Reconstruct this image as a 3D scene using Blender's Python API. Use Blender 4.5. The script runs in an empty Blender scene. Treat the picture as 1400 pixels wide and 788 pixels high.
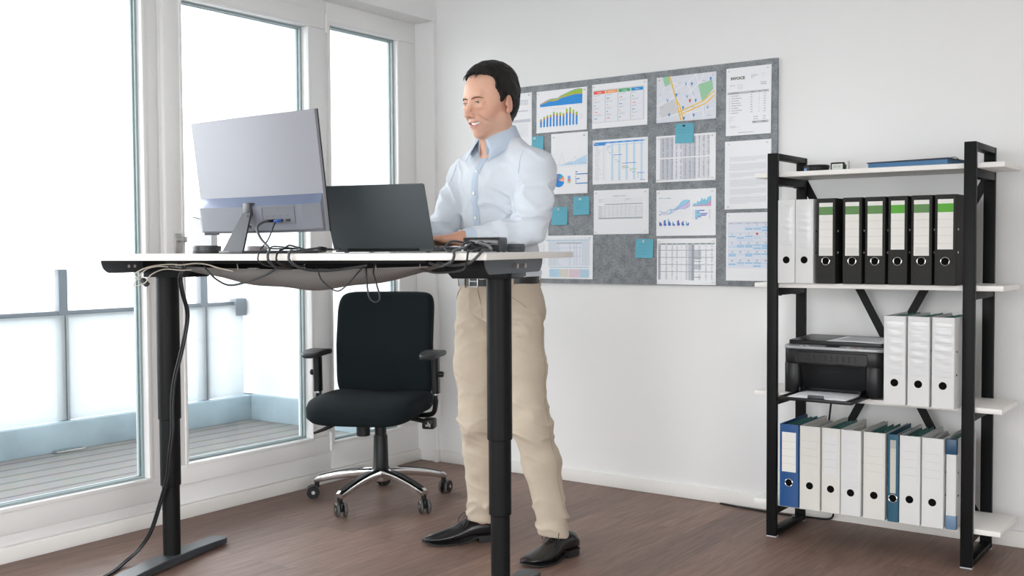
import bpy, bmesh, math, random
import numpy as np
from mathutils import Vector, Matrix, Euler
random.seed(7)
R = math.radians
PI = math.pi
scene = bpy.context.scene
COL = scene.collection

# ------------------------------------------------------------------ helpers
def lin(c):
    return tuple(((v / 12.92) if v <= 0.04045 else ((v + 0.055) / 1.055) ** 2.4) for v in c)

def hexc(h):
    h = h.lstrip('#')
    return lin(tuple(int(h[i:i + 2], 16) / 255 for i in (0, 2, 4)))

MATS = {}
def mat(name, col, rough=0.5, metal=0.0, spec=0.5, noise=0.0, nscale=40.0, bump=0.0, bscale=200.0, coat=0.0, sheen=0.0, sub=0.0, stretch=None):
    if name in MATS:
        return MATS[name]
    if isinstance(col, str):
        col = hexc(col)
    m = bpy.data.materials.new(name)
    m.use_nodes = True
    nt = m.node_tree
    b = nt.nodes['Principled BSDF']
    b.inputs['Base Color'].default_value = (*col, 1)
    b.inputs['Roughness'].default_value = rough
    b.inputs['Metallic'].default_value = metal
    b.inputs['Specular IOR Level'].default_value = spec
    b.inputs['Coat Weight'].default_value = coat
    b.inputs['Sheen Weight'].default_value = sheen
    if sub:
        b.inputs['Subsurface Weight'].default_value = sub
        b.inputs['Subsurface Radius'].default_value = (1.0, 0.35, 0.2)
        b.inputs['Subsurface Scale'].default_value = 0.01
    if noise or bump:
        tc = nt.nodes.new('ShaderNodeTexCoord')
        mp = nt.nodes.new('ShaderNodeMapping')
        nt.links.new(tc.outputs['Object'], mp.inputs[0])
        if stretch:
            mp.inputs['Scale'].default_value = stretch
    if noise:
        n = nt.nodes.new('ShaderNodeTexNoise')
        n.inputs['Scale'].default_value = nscale
        n.inputs['Detail'].default_value = 4
        nt.links.new(mp.outputs[0], n.inputs['Vector'])
        r = nt.nodes.new('ShaderNodeValToRGB')
        r.color_ramp.elements[0].position = 0.3
        r.color_ramp.elements[1].position = 0.7
        r.color_ramp.elements[0].color = (*[max(0, v * (1 - noise)) for v in col], 1)
        r.color_ramp.elements[1].color = (*[min(1, v * (1 + noise)) for v in col], 1)
        nt.links.new(n.outputs['Fac'], r.inputs[0])
        nt.links.new(r.outputs[0], b.inputs['Base Color'])
    if bump:
        n2 = nt.nodes.new('ShaderNodeTexNoise')
        n2.inputs['Scale'].default_value = bscale
        nt.links.new(mp.outputs[0], n2.inputs['Vector'])
        bp = nt.nodes.new('ShaderNodeBump')
        bp.inputs['Strength'].default_value = bump
        bp.inputs['Distance'].default_value = 0.002
        nt.links.new(n2.outputs['Fac'], bp.inputs['Height'])
        nt.links.new(bp.outputs[0], b.inputs['Normal'])
    MATS[name] = m
    return m

def BM():
    return bmesh.new()

def obj(name, bm, mats, parent=None, smooth=None, loc=None, rot=None):
    """Link the bmesh as ONE mesh object."""
    bmesh.ops.recalc_face_normals(bm, faces=bm.faces[:]) if smooth != 'keep' else None
    me = bpy.data.meshes.new(name)
    bm.to_mesh(me)
    bm.free()
    if not isinstance(mats, (list, tuple)):
        mats = [mats]
    for m in mats:
        me.materials.append(m)
    if smooth is not False:
        me.shade_smooth()
        me.set_sharp_from_angle(angle=R(smooth if isinstance(smooth, (int, float)) and smooth is not True else 38))
    o = bpy.data.objects.new(name, me)
    COL.objects.link(o)
    if parent is not None:
        o.parent = parent
    if loc is not None:
        o.location = loc
    if rot is not None:
        o.rotation_euler = rot
    return o

def tag(o, label, cat, group=None, kind=None):
    o['label'] = label
    o['category'] = cat
    if group:
        o['group'] = group
    if kind:
        o['kind'] = kind
    return o

def thing(name, label, cat, loc=(0, 0, 0), rotz=0.0, group=None, rot=None):
    o = bpy.data.objects.new(name, None)
    o.empty_display_size = 0.05
    COL.objects.link(o)
    o.location = loc
    o.rotation_euler = rot if rot else (0, 0, rotz)
    return tag(o, label, cat, group)

def structure(o):
    o['kind'] = 'structure'
    return o

def sroot(name, loc=(0, 0, 0)):
    o = bpy.data.objects.new(name, None)
    COL.objects.link(o)
    o.location = loc
    return structure(o)

def dup(root, label=None, group=None, loc=None, rotz=None):
    r = root.copy()
    COL.objects.link(r)
    if label: r['label'] = label
    if group: r['group'] = group
    if loc is not None: r.location = loc
    if rotz is not None: r.rotation_euler = (0, 0, rotz)
    for ch in list(root.children):
        c = ch.copy(); COL.objects.link(c); c.parent = r
        for g in list(ch.children):
            d = g.copy(); COL.objects.link(d); d.parent = c
    return r

def _setmi(faces, mi):
    for f in faces:
        f.material_index = mi

def box(bm, c, s, bevel=0.0, seg=2, mi=0, rot=None):
    """box centred at c with full sizes s; rot = Matrix 3x3/4x4 or euler tuple."""
    r = bmesh.ops.create_cube(bm, size=1.0)
    vs = r['verts']
    bmesh.ops.scale(bm, vec=Vector(s), verts=vs)
    fs = list({f for v in vs for f in v.link_faces})
    if bevel > 0:
        es = list({e for v in vs for e in v.link_edges})
        rb = bmesh.ops.bevel(bm, geom=es, offset=bevel, segments=seg, profile=0.5, affect='EDGES')
        vs = list({v for f in rb['faces'] for v in f.verts} | {v for v in vs if v.is_valid})
        fs = list({f for v in vs for f in v.link_faces})
    M = Matrix.Identity(3)
    if rot is not None:
        M = Euler(rot).to_matrix() if isinstance(rot, tuple) else rot.to_3x3()
    for v in vs:
        v.co = M @ v.co + Vector(c)
    _setmi(fs, mi)
    return vs

def boxb(bm, lo, hi, bevel=0.0, seg=2, mi=0):
    c = [(a + b) / 2 for a, b in zip(lo, hi)]
    s = [abs(b - a) for a, b in zip(lo, hi)]
    return box(bm, c, s, bevel, seg, mi)

def frame_from(d):
    d = Vector(d).normalized()
    up = Vector((0, 0, 1)) if abs(d.z) < 0.95 else Vector((1, 0, 0))
    a = d.cross(up).normalized()
    b = d.cross(a).normalized()
    return a, b, d

def ring_loft(bm, rings, mi=0, closed=False, cap=True):
    """rings: list of lists of points (equal length)."""
    vr = [[bm.verts.new(p) for p in ring] for ring in rings]
    n = len(vr[0])
    fs = []
    m = len(vr)
    for i in range(m if closed else m - 1):
        A, B = vr[i], vr[(i + 1) % m]
        for j in range(n):
            k = (j + 1) % n
            try:
                fs.append(bm.faces.new((A[j], A[k], B[k], B[j])))
            except ValueError:
                pass
    if cap and not closed:
        try:
            fs.append(bm.faces.new(vr[0][::-1])); fs.append(bm.faces.new(vr[-1]))
        except ValueError:
            pass
    _setmi(fs, mi)
    return vr

def cyl(bm, p0, p1, r0, r1=None, seg=24, mi=0, bevel=0.0):
    p0, p1 = Vector(p0), Vector(p1)
    r1 = r0 if r1 is None else r1
    a, b, d = frame_from(p1 - p0)
    def ring(p, r):
        return [p + (a * math.cos(t) + b * math.sin(t)) * r for t in [2 * PI * i / seg for i in range(seg)]]
    if bevel:
        rs = [ring(p0, r0 - bevel), ring(p0 + d * bevel, r0), ring(p1 - d * bevel, r1), ring(p1, r1 - bevel)]
    else:
        rs = [ring(p0, r0), ring(p1, r1)]
    return ring_loft(bm, rs, mi)

def spline(pts, n=8, closed=False):
    """Catmull-Rom through pts."""
    P = [Vector(p) for p in pts]
    out = []
    m = len(P)
    rng = range(m if closed else m - 1)
    for i in rng:
        if closed:
            p0, p1, p2, p3 = P[(i - 1) % m], P[i], P[(i + 1) % m], P[(i + 2) % m]
        else:
            p1, p2 = P[i], P[i + 1]
            p0 = P[i - 1] if i > 0 else p1 * 2 - p2
            p3 = P[i + 2] if i + 2 < m else p2 * 2 - p1
        for k in range(n):
            t = k / n
            out.append(0.5 * ((2 * p1) + (p2 - p0) * t + (2 * p0 - 5 * p1 + 4 * p2 - p3) * t * t + (3 * p1 - p0 - 3 * p2 + p3) * t ** 3))
    if not closed:
        out.append(P[-1])
    return out

def tube(bm, pts, r, seg=8, mi=0, closed=False, smooth=0, flat=None):
    """tube along pts; r scalar or list; flat=(ra,rb) for elliptical section."""
    P = spline(pts, smooth, closed) if smooth else [Vector(p) for p in pts]
    m = len(P)
    rings = []
    up = None
    for i in range(m):
        if closed:
            t = P[(i + 1) % m] - P[(i - 1) % m]
        else:
            t = P[min(i + 1, m - 1)] - P[max(i - 1, 0)]
        if t.length < 1e-9:
            t = Vector((0, 0, 1))
        t.normalize()
        if up is None:
            a, b, _ = frame_from(t)
        else:
            a = up - t * up.dot(t)
            if a.length < 1e-6:
                a, b, _ = frame_from(t)
            a.normalize()
            b = t.cross(a)
        up = a
        rr = r[min(len(r) - 1, int(i * len(r) / m))] if isinstance(r, (list, tuple)) else r
        ra, rb = (rr, rr) if flat is None else (flat[0] * rr, flat[1] * rr)
        rings.append([P[i] + a * ra * math.cos(q) + b * rb * math.sin(q) for q in [2 * PI * k / seg for k in range(seg)]])
    return ring_loft(bm, rings, mi, closed)

def lathe(bm, prof, seg=32, M=None, mi=0):
    M = M or Matrix.Identity(4)
    rings = [[M @ Vector((max(r, 1e-5) * math.cos(t), max(r, 1e-5) * math.sin(t), z)) for t in [2 * PI * i / seg for i in range(seg)]] for r, z in prof]
    return ring_loft(bm, rings, mi)

def prism(bm, outline, M, depth, mi=0, bevel=0.0, seg=2):
    """2D outline extruded along local z by depth, placed by M."""
    vs = [bm.verts.new((x, y, 0)) for x, y in outline]
    f = bm.faces.new(vs)
    r = bmesh.ops.extrude_face_region(bm, geom=[f])
    nv = [g for g in r['geom'] if isinstance(g, bmesh.types.BMVert)]
    for v in nv:
        v.co.z += depth
    allv = vs + nv
    if bevel:
        es = list({e for v in allv for e in v.link_edges if abs(e.calc_length()) > bevel * 0})
        es = [e for e in es if abs(e.verts[0].co.z - e.verts[1].co.z) < 1e-6]
        rb = bmesh.ops.bevel(bm, geom=es, offset=bevel, segments=seg, profile=0.5, affect='EDGES')
        allv = list({v for f2 in rb['faces'] for v in f2.verts} | {v for v in allv if v.is_valid})
    fs = list({f2 for v in allv for f2 in v.link_faces})
    for v in allv:
        v.co = M @ v.co
    _setmi(fs, mi)
    return allv

def rrect(w, h, r, n=5, cx=0, cy=0):
    pts = []
    for sx, sy, a0 in ((1, 1, 0), (-1, 1, 90), (-1, -1, 180), (1, -1, 270)):
        for k in range(n + 1):
            a = R(a0 + 90 * k / n)
            pts.append((cx + sx * (w / 2 - r) + r * math.cos(a), cy + sy * (h / 2 - r) + r * math.sin(a)))
    return pts

def quad(bm, pts, mi=0):
    f = bm.faces.new([bm.verts.new(p) for p in pts])
    f.material_index = mi
    return f

def text_bm(bm, s, size, M, mi=0, align='LEFT', bold=0.0):
    cu = bpy.data.curves.new('lettering', 'FONT')
    cu.body = s; cu.size = size; cu.align_x = align; cu.resolution_u = 2; cu.offset = bold
    o = bpy.data.objects.new('lettering', cu)
    COL.objects.link(o)
    dg = bpy.context.evaluated_depsgraph_get()
    me = bpy.data.meshes.new_from_object(o.evaluated_get(dg))
    me.transform(M)
    n0 = len(bm.faces)
    bm.from_mesh(me)
    bm.faces.ensure_lookup_table()
    for f in bm.faces[n0:]:
        f.material_index = mi
    bpy.data.objects.remove(o); bpy.data.curves.remove(cu); bpy.data.meshes.remove(me)

def T(x, y, z):
    return Matrix.Translation((x, y, z))
def RZ(a): return Matrix.Rotation(a, 4, 'Z')
def RX(a): return Matrix.Rotation(a, 4, 'X')
def RY(a): return Matrix.Rotation(a, 4, 'Y')

# ------------------------------------------------------------------ camera
CAMZ = 1.12
cam_d = bpy.data.cameras.new('camera')
cam = bpy.data.objects.new('camera', cam_d)
COL.objects.link(cam)
scene.camera = cam
cam_d.sensor_fit = 'HORIZONTAL'
cam_d.sensor_width = 36.0
cam_d.lens = 36.0 * 1441.3 / 1400.0
cam_d.clip_start = 0.05
_yaw, _pit, _rol = R(-36.084), R(-2.1525), R(-0.3232)
_fw = Vector((math.sin(_yaw) * math.cos(_pit), math.cos(_yaw) * math.cos(_pit), math.sin(_pit)))
_r = _fw.cross(Vector((0, 0, 1))).normalized()
_u = _r.cross(_fw)
_r2 = _r * math.cos(_rol) + _u * math.sin(_rol)
_u2 = _u * math.cos(_rol) - _r * math.sin(_rol)
cam.matrix_world = Matrix(((_r2.x, _u2.x, -_fw.x, 0), (_r2.y, _u2.y, -_fw.y, 0), (_r2.z, _u2.z, -_fw.z, CAMZ), (0, 0, 0, 1)))
cam_d.dof.use_dof = True
cam_d.dof.focus_distance = 3.65
cam_d.dof.aperture_fstop = 6.3

# ------------------------------------------------------------------ materials
M_WALL = mat('wall_paint', (0.815, 0.815, 0.805), 0.85, bump=0.12, bscale=350)
M_TRIM = mat('white_trim', (0.80, 0.79, 0.76), 0.45)
M_UPVC = mat('window_plastic', (0.82, 0.82, 0.81), 0.32)
M_SEAL = mat('window_seal', (0.30, 0.37, 0.38), 0.4)
M_BLACK = mat('black_plastic', (0.009, 0.0095, 0.010), 0.42, spec=0.3)
M_BLKGLOSS = mat('black_gloss', (0.012, 0.013, 0.014), 0.12)
M_BLKMETAL = mat('black_coated_steel', (0.0065, 0.007, 0.0072), 0.45, spec=0.16, bump=0.05, bscale=700)
M_GRAPH = mat('graphite_steel', (0.034, 0.042, 0.048), 0.42)
M_SLATE = mat('slate_grey_steel', (0.085, 0.100, 0.115), 0.40)
M_CHROME = mat('chrome', (0.78, 0.78, 0.78), 0.10, metal=1.0)
M_STEEL = mat('brushed_steel', (0.55, 0.55, 0.54), 0.30, metal=1.0)
M_WHITE = mat('white_board', (0.80, 0.79, 0.75), 0.42)
M_PAPER = mat('paper', (0.84, 0.85, 0.87), 0.75)

def floor_material():
    m = bpy.data.materials.new('walnut_floor')
    m.use_nodes = True
    nt = m.node_tree
    b = nt.nodes['Principled BSDF']
    L = nt.links.new
    tc = nt.nodes.new('ShaderNodeTexCoord')
    # planks run along X
    br = nt.nodes.new('ShaderNodeTexBrick')
    br.offset = 0.37
    br.inputs['Scale'].default_value = 1.0
    br.inputs['Brick Width'].default_value = 1.25
    br.inputs['Row Height'].default_value = 0.155
    br.inputs['Mortar Size'].default_value = 0.0010
    br.inputs['Mortar Smooth'].default_value = 0.6
    br.inputs['Bias'].default_value = 0.0
    br.inputs['Color1'].default_value = (0.0, 0.0, 0.0, 1)
    br.inputs['Color2'].default_value = (1, 1, 1, 1)
    br.inputs['Mortar'].default_value = (0.35, 0.35, 0.35, 1)
    rot = nt.nodes.new('ShaderNodeMapping'); rot.inputs['Rotation'].default_value = (0, 0, PI / 2)
    L(tc.outputs['Object'], rot.inputs[0]); L(rot.outputs[0], br.inputs['Vector'])
    sep = nt.nodes.new('ShaderNodeVectorMath'); sep.operation = 'MULTIPLY'
    L(rot.outputs[0], sep.inputs[0]); sep.inputs[1].default_value = (1.3, 13.0, 1.0)
    add = nt.nodes.new('ShaderNodeVectorMath'); add.operation = 'ADD'
    sc = nt.nodes.new('ShaderNodeVectorMath'); sc.operation = 'SCALE'
    L(br.outputs['Color'], sc.inputs[0]); sc.inputs['Scale'].default_value = 7.0
    L(sep.outputs[0], add.inputs[0]); L(sc.outputs[0], add.inputs[1])
    n1 = nt.nodes.new('ShaderNodeTexNoise')
    n1.inputs['Scale'].default_value = 3.2; n1.inputs['Detail'].default_value = 7; n1.inputs['Roughness'].default_value = 0.62
    n1.inputs['Distortion'].default_value = 0.9
    L(add.outputs[0], n1.inputs['Vector'])
    ramp = nt.nodes.new('ShaderNodeValToRGB')
    e = ramp.color_ramp.elements
    e[0].position = 0.28; e[0].color = (0.148, 0.090, 0.070, 1)
    e[1].position = 0.72; e[1].color = (0.268, 0.172, 0.136, 1)
    x = ramp.color_ramp.elements.new(0.5); x.color = (0.206, 0.130, 0.102, 1)
    L(n1.outputs['Fac'], ramp.inputs[0])
    mx = nt.nodes.new('ShaderNodeMix'); mx.data_type = 'RGBA'; mx.blend_type = 'MULTIPLY'
    mx.inputs[0].default_value = 1.0
    r2 = nt.nodes.new('ShaderNodeValToRGB')
    r2.color_ramp.elements[0].color = (0.84, 0.84, 0.84, 1); r2.color_ramp.elements[1].color = (1.12, 1.1, 1.08, 1)
    L(br.outputs['Color'], r2.inputs[0])
    L(ramp.outputs[0], mx.inputs[6]); L(r2.outputs[0], mx.inputs[7])
    mo = nt.nodes.new('ShaderNodeMix'); mo.data_type = 'RGBA'; mo.blend_type = 'MULTIPLY'
    L(br.outputs['Fac'], mo.inputs[0]); L(mx.outputs[2], mo.inputs[6]); mo.inputs[7].default_value = (0.62, 0.6, 0.58, 1)
    L(mo.outputs[2], b.inputs['Base Color'])
    b.inputs['Roughness'].default_value = 0.50
    b.inputs['Specular IOR Level'].default_value = 0.4
    bp = nt.nodes.new('ShaderNodeBump'); bp.inputs['Strength'].default_value = 0.12; bp.inputs['Distance'].default_value = 0.002
    L(n1.outputs['Fac'], bp.inputs['Height']); L(bp.outputs[0], b.inputs['Normal'])
    return m

def glass_material(name, tint=(0.965, 0.975, 0.975), refl=0.045):
    m = bpy.data.materials.new(name)
    m.use_nodes = True
    nt = m.node_tree
    nt.nodes.remove(nt.nodes['Principled BSDF'])
    out = nt.nodes['Material Output']
    tr = nt.nodes.new('ShaderNodeBsdfTransparent'); tr.inputs[0].default_value = (*tint, 1)
    gl = nt.nodes.new('ShaderNodeBsdfGlossy'); gl.inputs['Roughness'].default_value = 0.02
    mix = nt.nodes.new('ShaderNodeMixShader')
    fr = nt.nodes.new('ShaderNodeFresnel'); fr.inputs[0].default_value = 1.25
    nt.links.new(fr.outputs[0], mix.inputs[0])
    nt.links.new(tr.outputs[0], mix.inputs[1]); nt.links.new(gl.outputs[0], mix.inputs[2])
    nt.links.new(mix.outputs[0], out.inputs[0])
    return m

def frosted_material():
    m = bpy.data.materials.new('frosted_glass')
    m.use_nodes = True
    nt = m.node_tree
    nt.nodes.remove(nt.nodes['Principled BSDF'])
    out = nt.nodes['Material Output']
    tr = nt.nodes.new('ShaderNodeBsdfTransparent'); tr.inputs[0].default_value = (0.9, 0.93, 0.94, 1)
    df = nt.nodes.new('ShaderNodeBsdfTranslucent'); df.inputs[0].default_value = (0.60, 0.62, 0.63, 1)
    d2 = nt.nodes.new('ShaderNodeBsdfDiffuse'); d2.inputs[0].default_value = (0.55, 0.57, 0.58, 1)
    m1 = nt.nodes.new('ShaderNodeMixShader'); m1.inputs[0].default_value = 0.45
    nt.links.new(df.outputs[0], m1.inputs[1]); nt.links.new(d2.outputs[0], m1.inputs[2])
    m2 = nt.nodes.new('ShaderNodeMixShader'); m2.inputs[0].default_value = 0.74
    nt.links.new(tr.outputs[0], m2.inputs[1]); nt.links.new(m1.outputs[0], m2.inputs[2])
    nt.links.new(m2.outputs[0], out.inputs[0])
    return m

M_FLOOR = floor_material()
M_GLASS = glass_material('clear_glass')
M_FROST = frosted_material()

# ------------------------------------------------------------------ world (bright overcast sky)
w = bpy.data.worlds.new('sky')
scene.world = w
w.use_nodes = True
nt = w.node_tree
bg = nt.nodes['Background']
tc = nt.nodes.new('ShaderNodeTexCoord')
sx = nt.nodes.new('ShaderNodeSeparateXYZ')
nt.links.new(tc.outputs['Generated'], sx.inputs[0])
rp = nt.nodes.new('ShaderNodeValToRGB')
el = rp.color_ramp.elements
el[0].position = 0.0; el[0].color = (0.36, 0.38, 0.40, 1)
el[1].position = 1.0; el[1].color = (0.42, 0.44, 0.46, 1)
for p, c in ((0.485, (0.48, 0.50, 0.52)), (0.508, (0.93, 0.95, 0.97)), (0.56, (1, 1, 1)), (0.68, (0.95, 0.97, 1.0)), (0.82, (0.60, 0.62, 0.65))):
    q = el.new(p); q.color = (*c, 1)
mr = nt.nodes.new('ShaderNodeMapRange')
mr.inputs['From Min'].default_value = -1; mr.inputs['From Max'].default_value = 1
nt.links.new(sx.outputs['Z'], mr.inputs['Value'])
nt.links.new(mr.outputs[0], rp.inputs[0])
nt.links.new(rp.outputs[0], bg.inputs['Color'])
bg.inputs['Strength'].default_value = WORLD_STRENGTH = 6.0

scene.view_settings.view_transform = 'Standard'
scene.view_settings.look = 'None'
scene.view_settings.gamma = 1.0
scene.view_settings.use_curve_mapping = False
scene.view_settings.exposure = 0.30
cy = scene.cycles
cy.max_bounces = 10; cy.diffuse_bounces = 6; cy.transparent_max_bounces = 16

# ------------------------------------------------------------------ room shell
XL, XW, YB, ZC = -3.565, -3.69, 4.24, 2.62
ROOM_X1, ROOM_Y0 = 1.9, -1.6

bm = BM(); boxb(bm, (-3.72, ROOM_Y0, -0.12), (ROOM_X1, YB + 0.1, 0.0))
structure(obj('floor', bm, M_FLOOR, smooth=False))
bm = BM(); boxb(bm, (-4.0, ROOM_Y0, ZC), (ROOM_X1, YB + 0.2, ZC + 0.2))
structure(obj('ceiling', bm, M_WALL, smooth=False))
bm = BM(); boxb(bm, (-4.0, YB, 0.0), (ROOM_X1, YB + 0.2, ZC))
structure(obj('wall_back', bm, M_WALL, smooth=False))
bm = BM()
boxb(bm, (ROOM_X1, 0.9, 0.0), (ROOM_X1 + 0.15, YB + 0.2, ZC))
boxb(bm, (ROOM_X1, ROOM_Y0 - 0.2, 2.25), (ROOM_X1 + 0.15, 0.9, ZC))
structure(obj('wall_right', bm, M_WALL, smooth=False))
# rear wall with a wide opening
bm = BM()
boxb(bm, (-4.0, ROOM_Y0 - 0.2, 0.0), (-3.3, ROOM_Y0, ZC))
boxb(bm, (-0.3, ROOM_Y0 - 0.2, 0.0), (ROOM_X1, ROOM_Y0, ZC))
boxb(bm, (-3.3, ROOM_Y0 - 0.2, 2.25), (-0.3, ROOM_Y0, ZC))
boxb(bm, (-3.3, ROOM_Y0 - 0.2, 0.0), (-0.3, ROOM_Y0, 0.25))
structure(obj('wall_rear', bm, M_WALL, smooth=False))
# left wall: lintel above the windows, and the narrow pier in the corner
bm = BM()
boxb(bm, (-3.95, ROOM_Y0, 2.30), (XL, YB + 0.1, ZC))
boxb(bm, (-3.95, 4.212, 0.0), (XL, YB + 0.1, 2.30), bevel=0.004)
boxb(bm, (-3.95, ROOM_Y0, 0.0), (XL, 0.62, 2.30))
structure(obj('wall_left', bm, M_WALL, smooth=False))
# baseboards
bm = BM()
boxb(bm, (XL, YB - 0.013, 0.0), (ROOM_X1, YB, 0.062), bevel=0.003)
boxb(bm, (XL - 0.013, 4.20, 0.0), (XL + 0.012, YB, 0.062), bevel=0.003)
structure(obj('baseboard_back', bm, M_TRIM))
bm = BM()
boxb(bm, (-3.70, 0.62, 0.0), (-3.67, 4.212, 0.056), bevel=0.003)
structure(obj('baseboard_left', bm, M_TRIM))

# windows (all facing +x, inner face near XW)
XF0 = -3.77            # outer side of the frames
def frame_ring(bm, y0, y1, z0, z1, gy0, gy1, gz0, gz1, x0, x1, bev=0.004):
    """rectangular frame (y0..y1, z0..z1) around the opening (gy, gz), mitred look by four boxes."""
    boxb(bm, (x0, y0, z0), (x1, y1, gz0), bev)
    boxb(bm, (x0, y0, gz1), (x1, y1, z1), bev)
    boxb(bm, (x0, y0, gz0), (x1, gy0, gz1), bev)
    boxb(bm, (x0, gy1, gz0), (x1, y1, gz1), bev)

def glazing(root, gy0, gy1, gz0, gz1):
    bm = BM()
    boxb(bm, (-3.732, gy0 - 0.005, gz0 - 0.005), (-3.724, gy1 + 0.005, gz1 + 0.005))
    obj('glass', bm, M_GLASS, root, smooth=False)
    bm = BM()
    t = 0.010
    frame_ring(bm, gy0 - 0.004, gy1 + 0.004, gz0 - 0.004, gz1 + 0.004, gy0 + t, gy1 - t, gz0 + t, gz1 - t, -3.723, -3.716, 0)
    frame_ring(bm, gy0 - 0.004, gy1 + 0.004, gz0 - 0.004, gz1 + 0.004, gy0 + t, gy1 - t, gz0 + t, gz1 - t, -3.750, -3.738, 0)
    obj('seal', bm, M_SEAL, root, smooth=False)

# fixed pane on the left
r = sroot('window_1', (0, 0, 0))
bm = BM()
frame_ring(bm, 0.62, 2.632, 0.056, 2.30, 0.80, 2.62, 0.105, 2.25, XF0, XW)
frame_ring(bm, 0.80, 2.622, 0.098, 2.26, 0.90, 2.557, 0.195, 2.17, XF0, -3.684)
frame_ring(bm, 0.885, 2.572, 0.18, 2.185, 0.902, 2.555, 0.197, 2.168, -3.70, -3.679, 0.002)
obj('frame', bm, M_UPVC, r)
glazing(r, 0.90, 2.557, 0.195, 2.17)
# balcony door in the middle
r = sroot('door_1', (0, 0, 0))
bm = BM()
boxb(bm, (XF0, 2.632, 0.056), (XW, 3.571, 0.15), 0.004)
boxb(bm, (XF0, 2.632, 2.235), (XW, 3.571, 2.30), 0.004)
boxb(bm, (XF0, 2.632, 0.15), (XW, 2.66, 2.235), 0.003)
boxb(bm, (XF0, 3.54, 0.15), (XW, 3.571, 2.235), 0.003)
obj('frame', bm, M_UPVC, r)
bm = BM()
frame_ring(bm, 2.648, 3.547, 0.143, 2.243, 2.735, 3.438, 0.227, 2.160, XF0, -3.672, 0.005)
frame_ring(bm, 2.723, 3.450, 0.215, 2.172, 2.737, 3.436, 0.229, 2.158, -3.70, -3.667, 0.002)
obj('sash', bm, M_UPVC, r)
glazing(r, 2.735, 3.438, 0.227, 2.160)
bm = BM()
for z in (0.20, 2.19):
    cyl(bm, (-3.672, 3.556, z - 0.045), (-3.672, 3.556, z + 0.045), 0.008, seg=12, bevel=0.002)
    boxb(bm, (-3.69, 3.548, z - 0.035), (-3.672, 3.566, z + 0.035), 0.002)
obj('hinge', bm, M_UPVC, r)
bm = BM()
boxb(bm, (-3.672, 2.684, 1.105), (-3.660, 2.716, 1.19), 0.006)
cyl(bm, (-3.665, 2.70, 1.165), (-3.625, 2.70, 1.165), 0.011, seg=16)
boxb(bm, (-3.634, 2.690, 1.152), (-3.618, 2.80, 1.176), 0.006)
obj('handle', bm, M_STEEL, r)
# fixed pane on the right
r = sroot('window_2', (0, 0, 0))
bm = BM()
frame_ring(bm, 3.571, 4.212, 0.056, 2.30, 3.592, 4.072, 0.19, 2.195, XF0, XW)
frame_ring(bm, 3.580, 4.084, 0.178, 2.207, 3.594, 4.070, 0.192, 2.193, -3.70, -3.685, 0.002)
obj('frame', bm, M_UPVC, r)
glazing(r, 3.592, 4.072, 0.19, 2.195)

# ------------------------------------------------------------------ balcony outside
M_DECK = None
def deck_material():
    m = bpy.data.materials.new('grey_decking')
    m.use_nodes = True
    nt = m.node_tree; b = nt.nodes['Principled BSDF']; L = nt.links.new
    tc = nt.nodes.new('ShaderNodeTexCoord')
    w1 = nt.nodes.new('ShaderNodeTexWave'); w1.wave_type = 'BANDS'; w1.bands_direction = 'X'
    w1.inputs['Scale'].default_value = 2.15
    L(tc.outputs['Object'], w1.inputs[0])
    r = nt.nodes.new('ShaderNodeValToRGB')
    r.color_ramp.elements[0].position = 0.0; r.color_ramp.elements[0].color = (0.11, 0.106, 0.102, 1)
    r.color_ramp.elements[1].position = 0.12; r.color_ramp.elements[1].color = (0.26, 0.248, 0.238, 1)
    L(w1.outputs['Fac'], r.inputs[0])
    n = nt.nodes.new('ShaderNodeTexNoise'); n.inputs['Scale'].default_value = 9; n.inputs['Detail'].default_value = 5
    L(tc.outputs['Object'], n.inputs['Vector'])
    mx = nt.nodes.new('ShaderNodeMix'); mx.data_type = 'RGBA'; mx.blend_type = 'MULTIPLY'; mx.inputs[0].default_value = 0.35
    L(r.outputs[0], mx.inputs[6]); L(n.outputs['Color'], mx.inputs[7])
    L(mx.outputs[2], b.inputs['Base Color'])
    b.inputs['Roughness'].default_value = 0.6
    return m
bm = BM(); boxb(bm, (-5.9, -0.6, -0.2), (-3.78, 4.9, -0.004))
structure(obj('floor_balcony', bm, deck_material(), smooth=False))
M_KERB = mat('kerb_sheet_metal', (0.36, 0.46, 0.51), 0.5, noise=0.12, nscale=5)
bm = BM()
boxb(bm, (-5.75, -0.6, -0.004), (-5.50, 4.9, 0.155), 0.004)
boxb(bm, (-5.50, 4.60, -0.004), (-4.02, 4.75, 0.163), 0.004)
structure(obj('trim_1', bm, M_KERB))
M_EXTW = mat('render_white', (0.82, 0.83, 0.83), 0.9, bump=0.1, bscale=200)
bm = BM()
boxb(bm, (-5.75, 4.63, 0.163), (-4.025, 4.9, 2.9))
structure(obj('wall_balcony', bm, M_EXTW, smooth=False))
bm = BM()
boxb(bm, (-4.02, 4.203, 0.0), (-3.78, 4.64, 2.9))
structure(obj('wall_facade', bm, M_EXTW, smooth=False))
# unseen slab added overhead to keep zenith light off the deck
bm = BM(); boxb(bm, (-5.3, -0.6, 2.75), (-4.03, 4.62, 2.95))
structure(obj('balcony_shade_slab', bm, M_EXTW, smooth=False))
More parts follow.
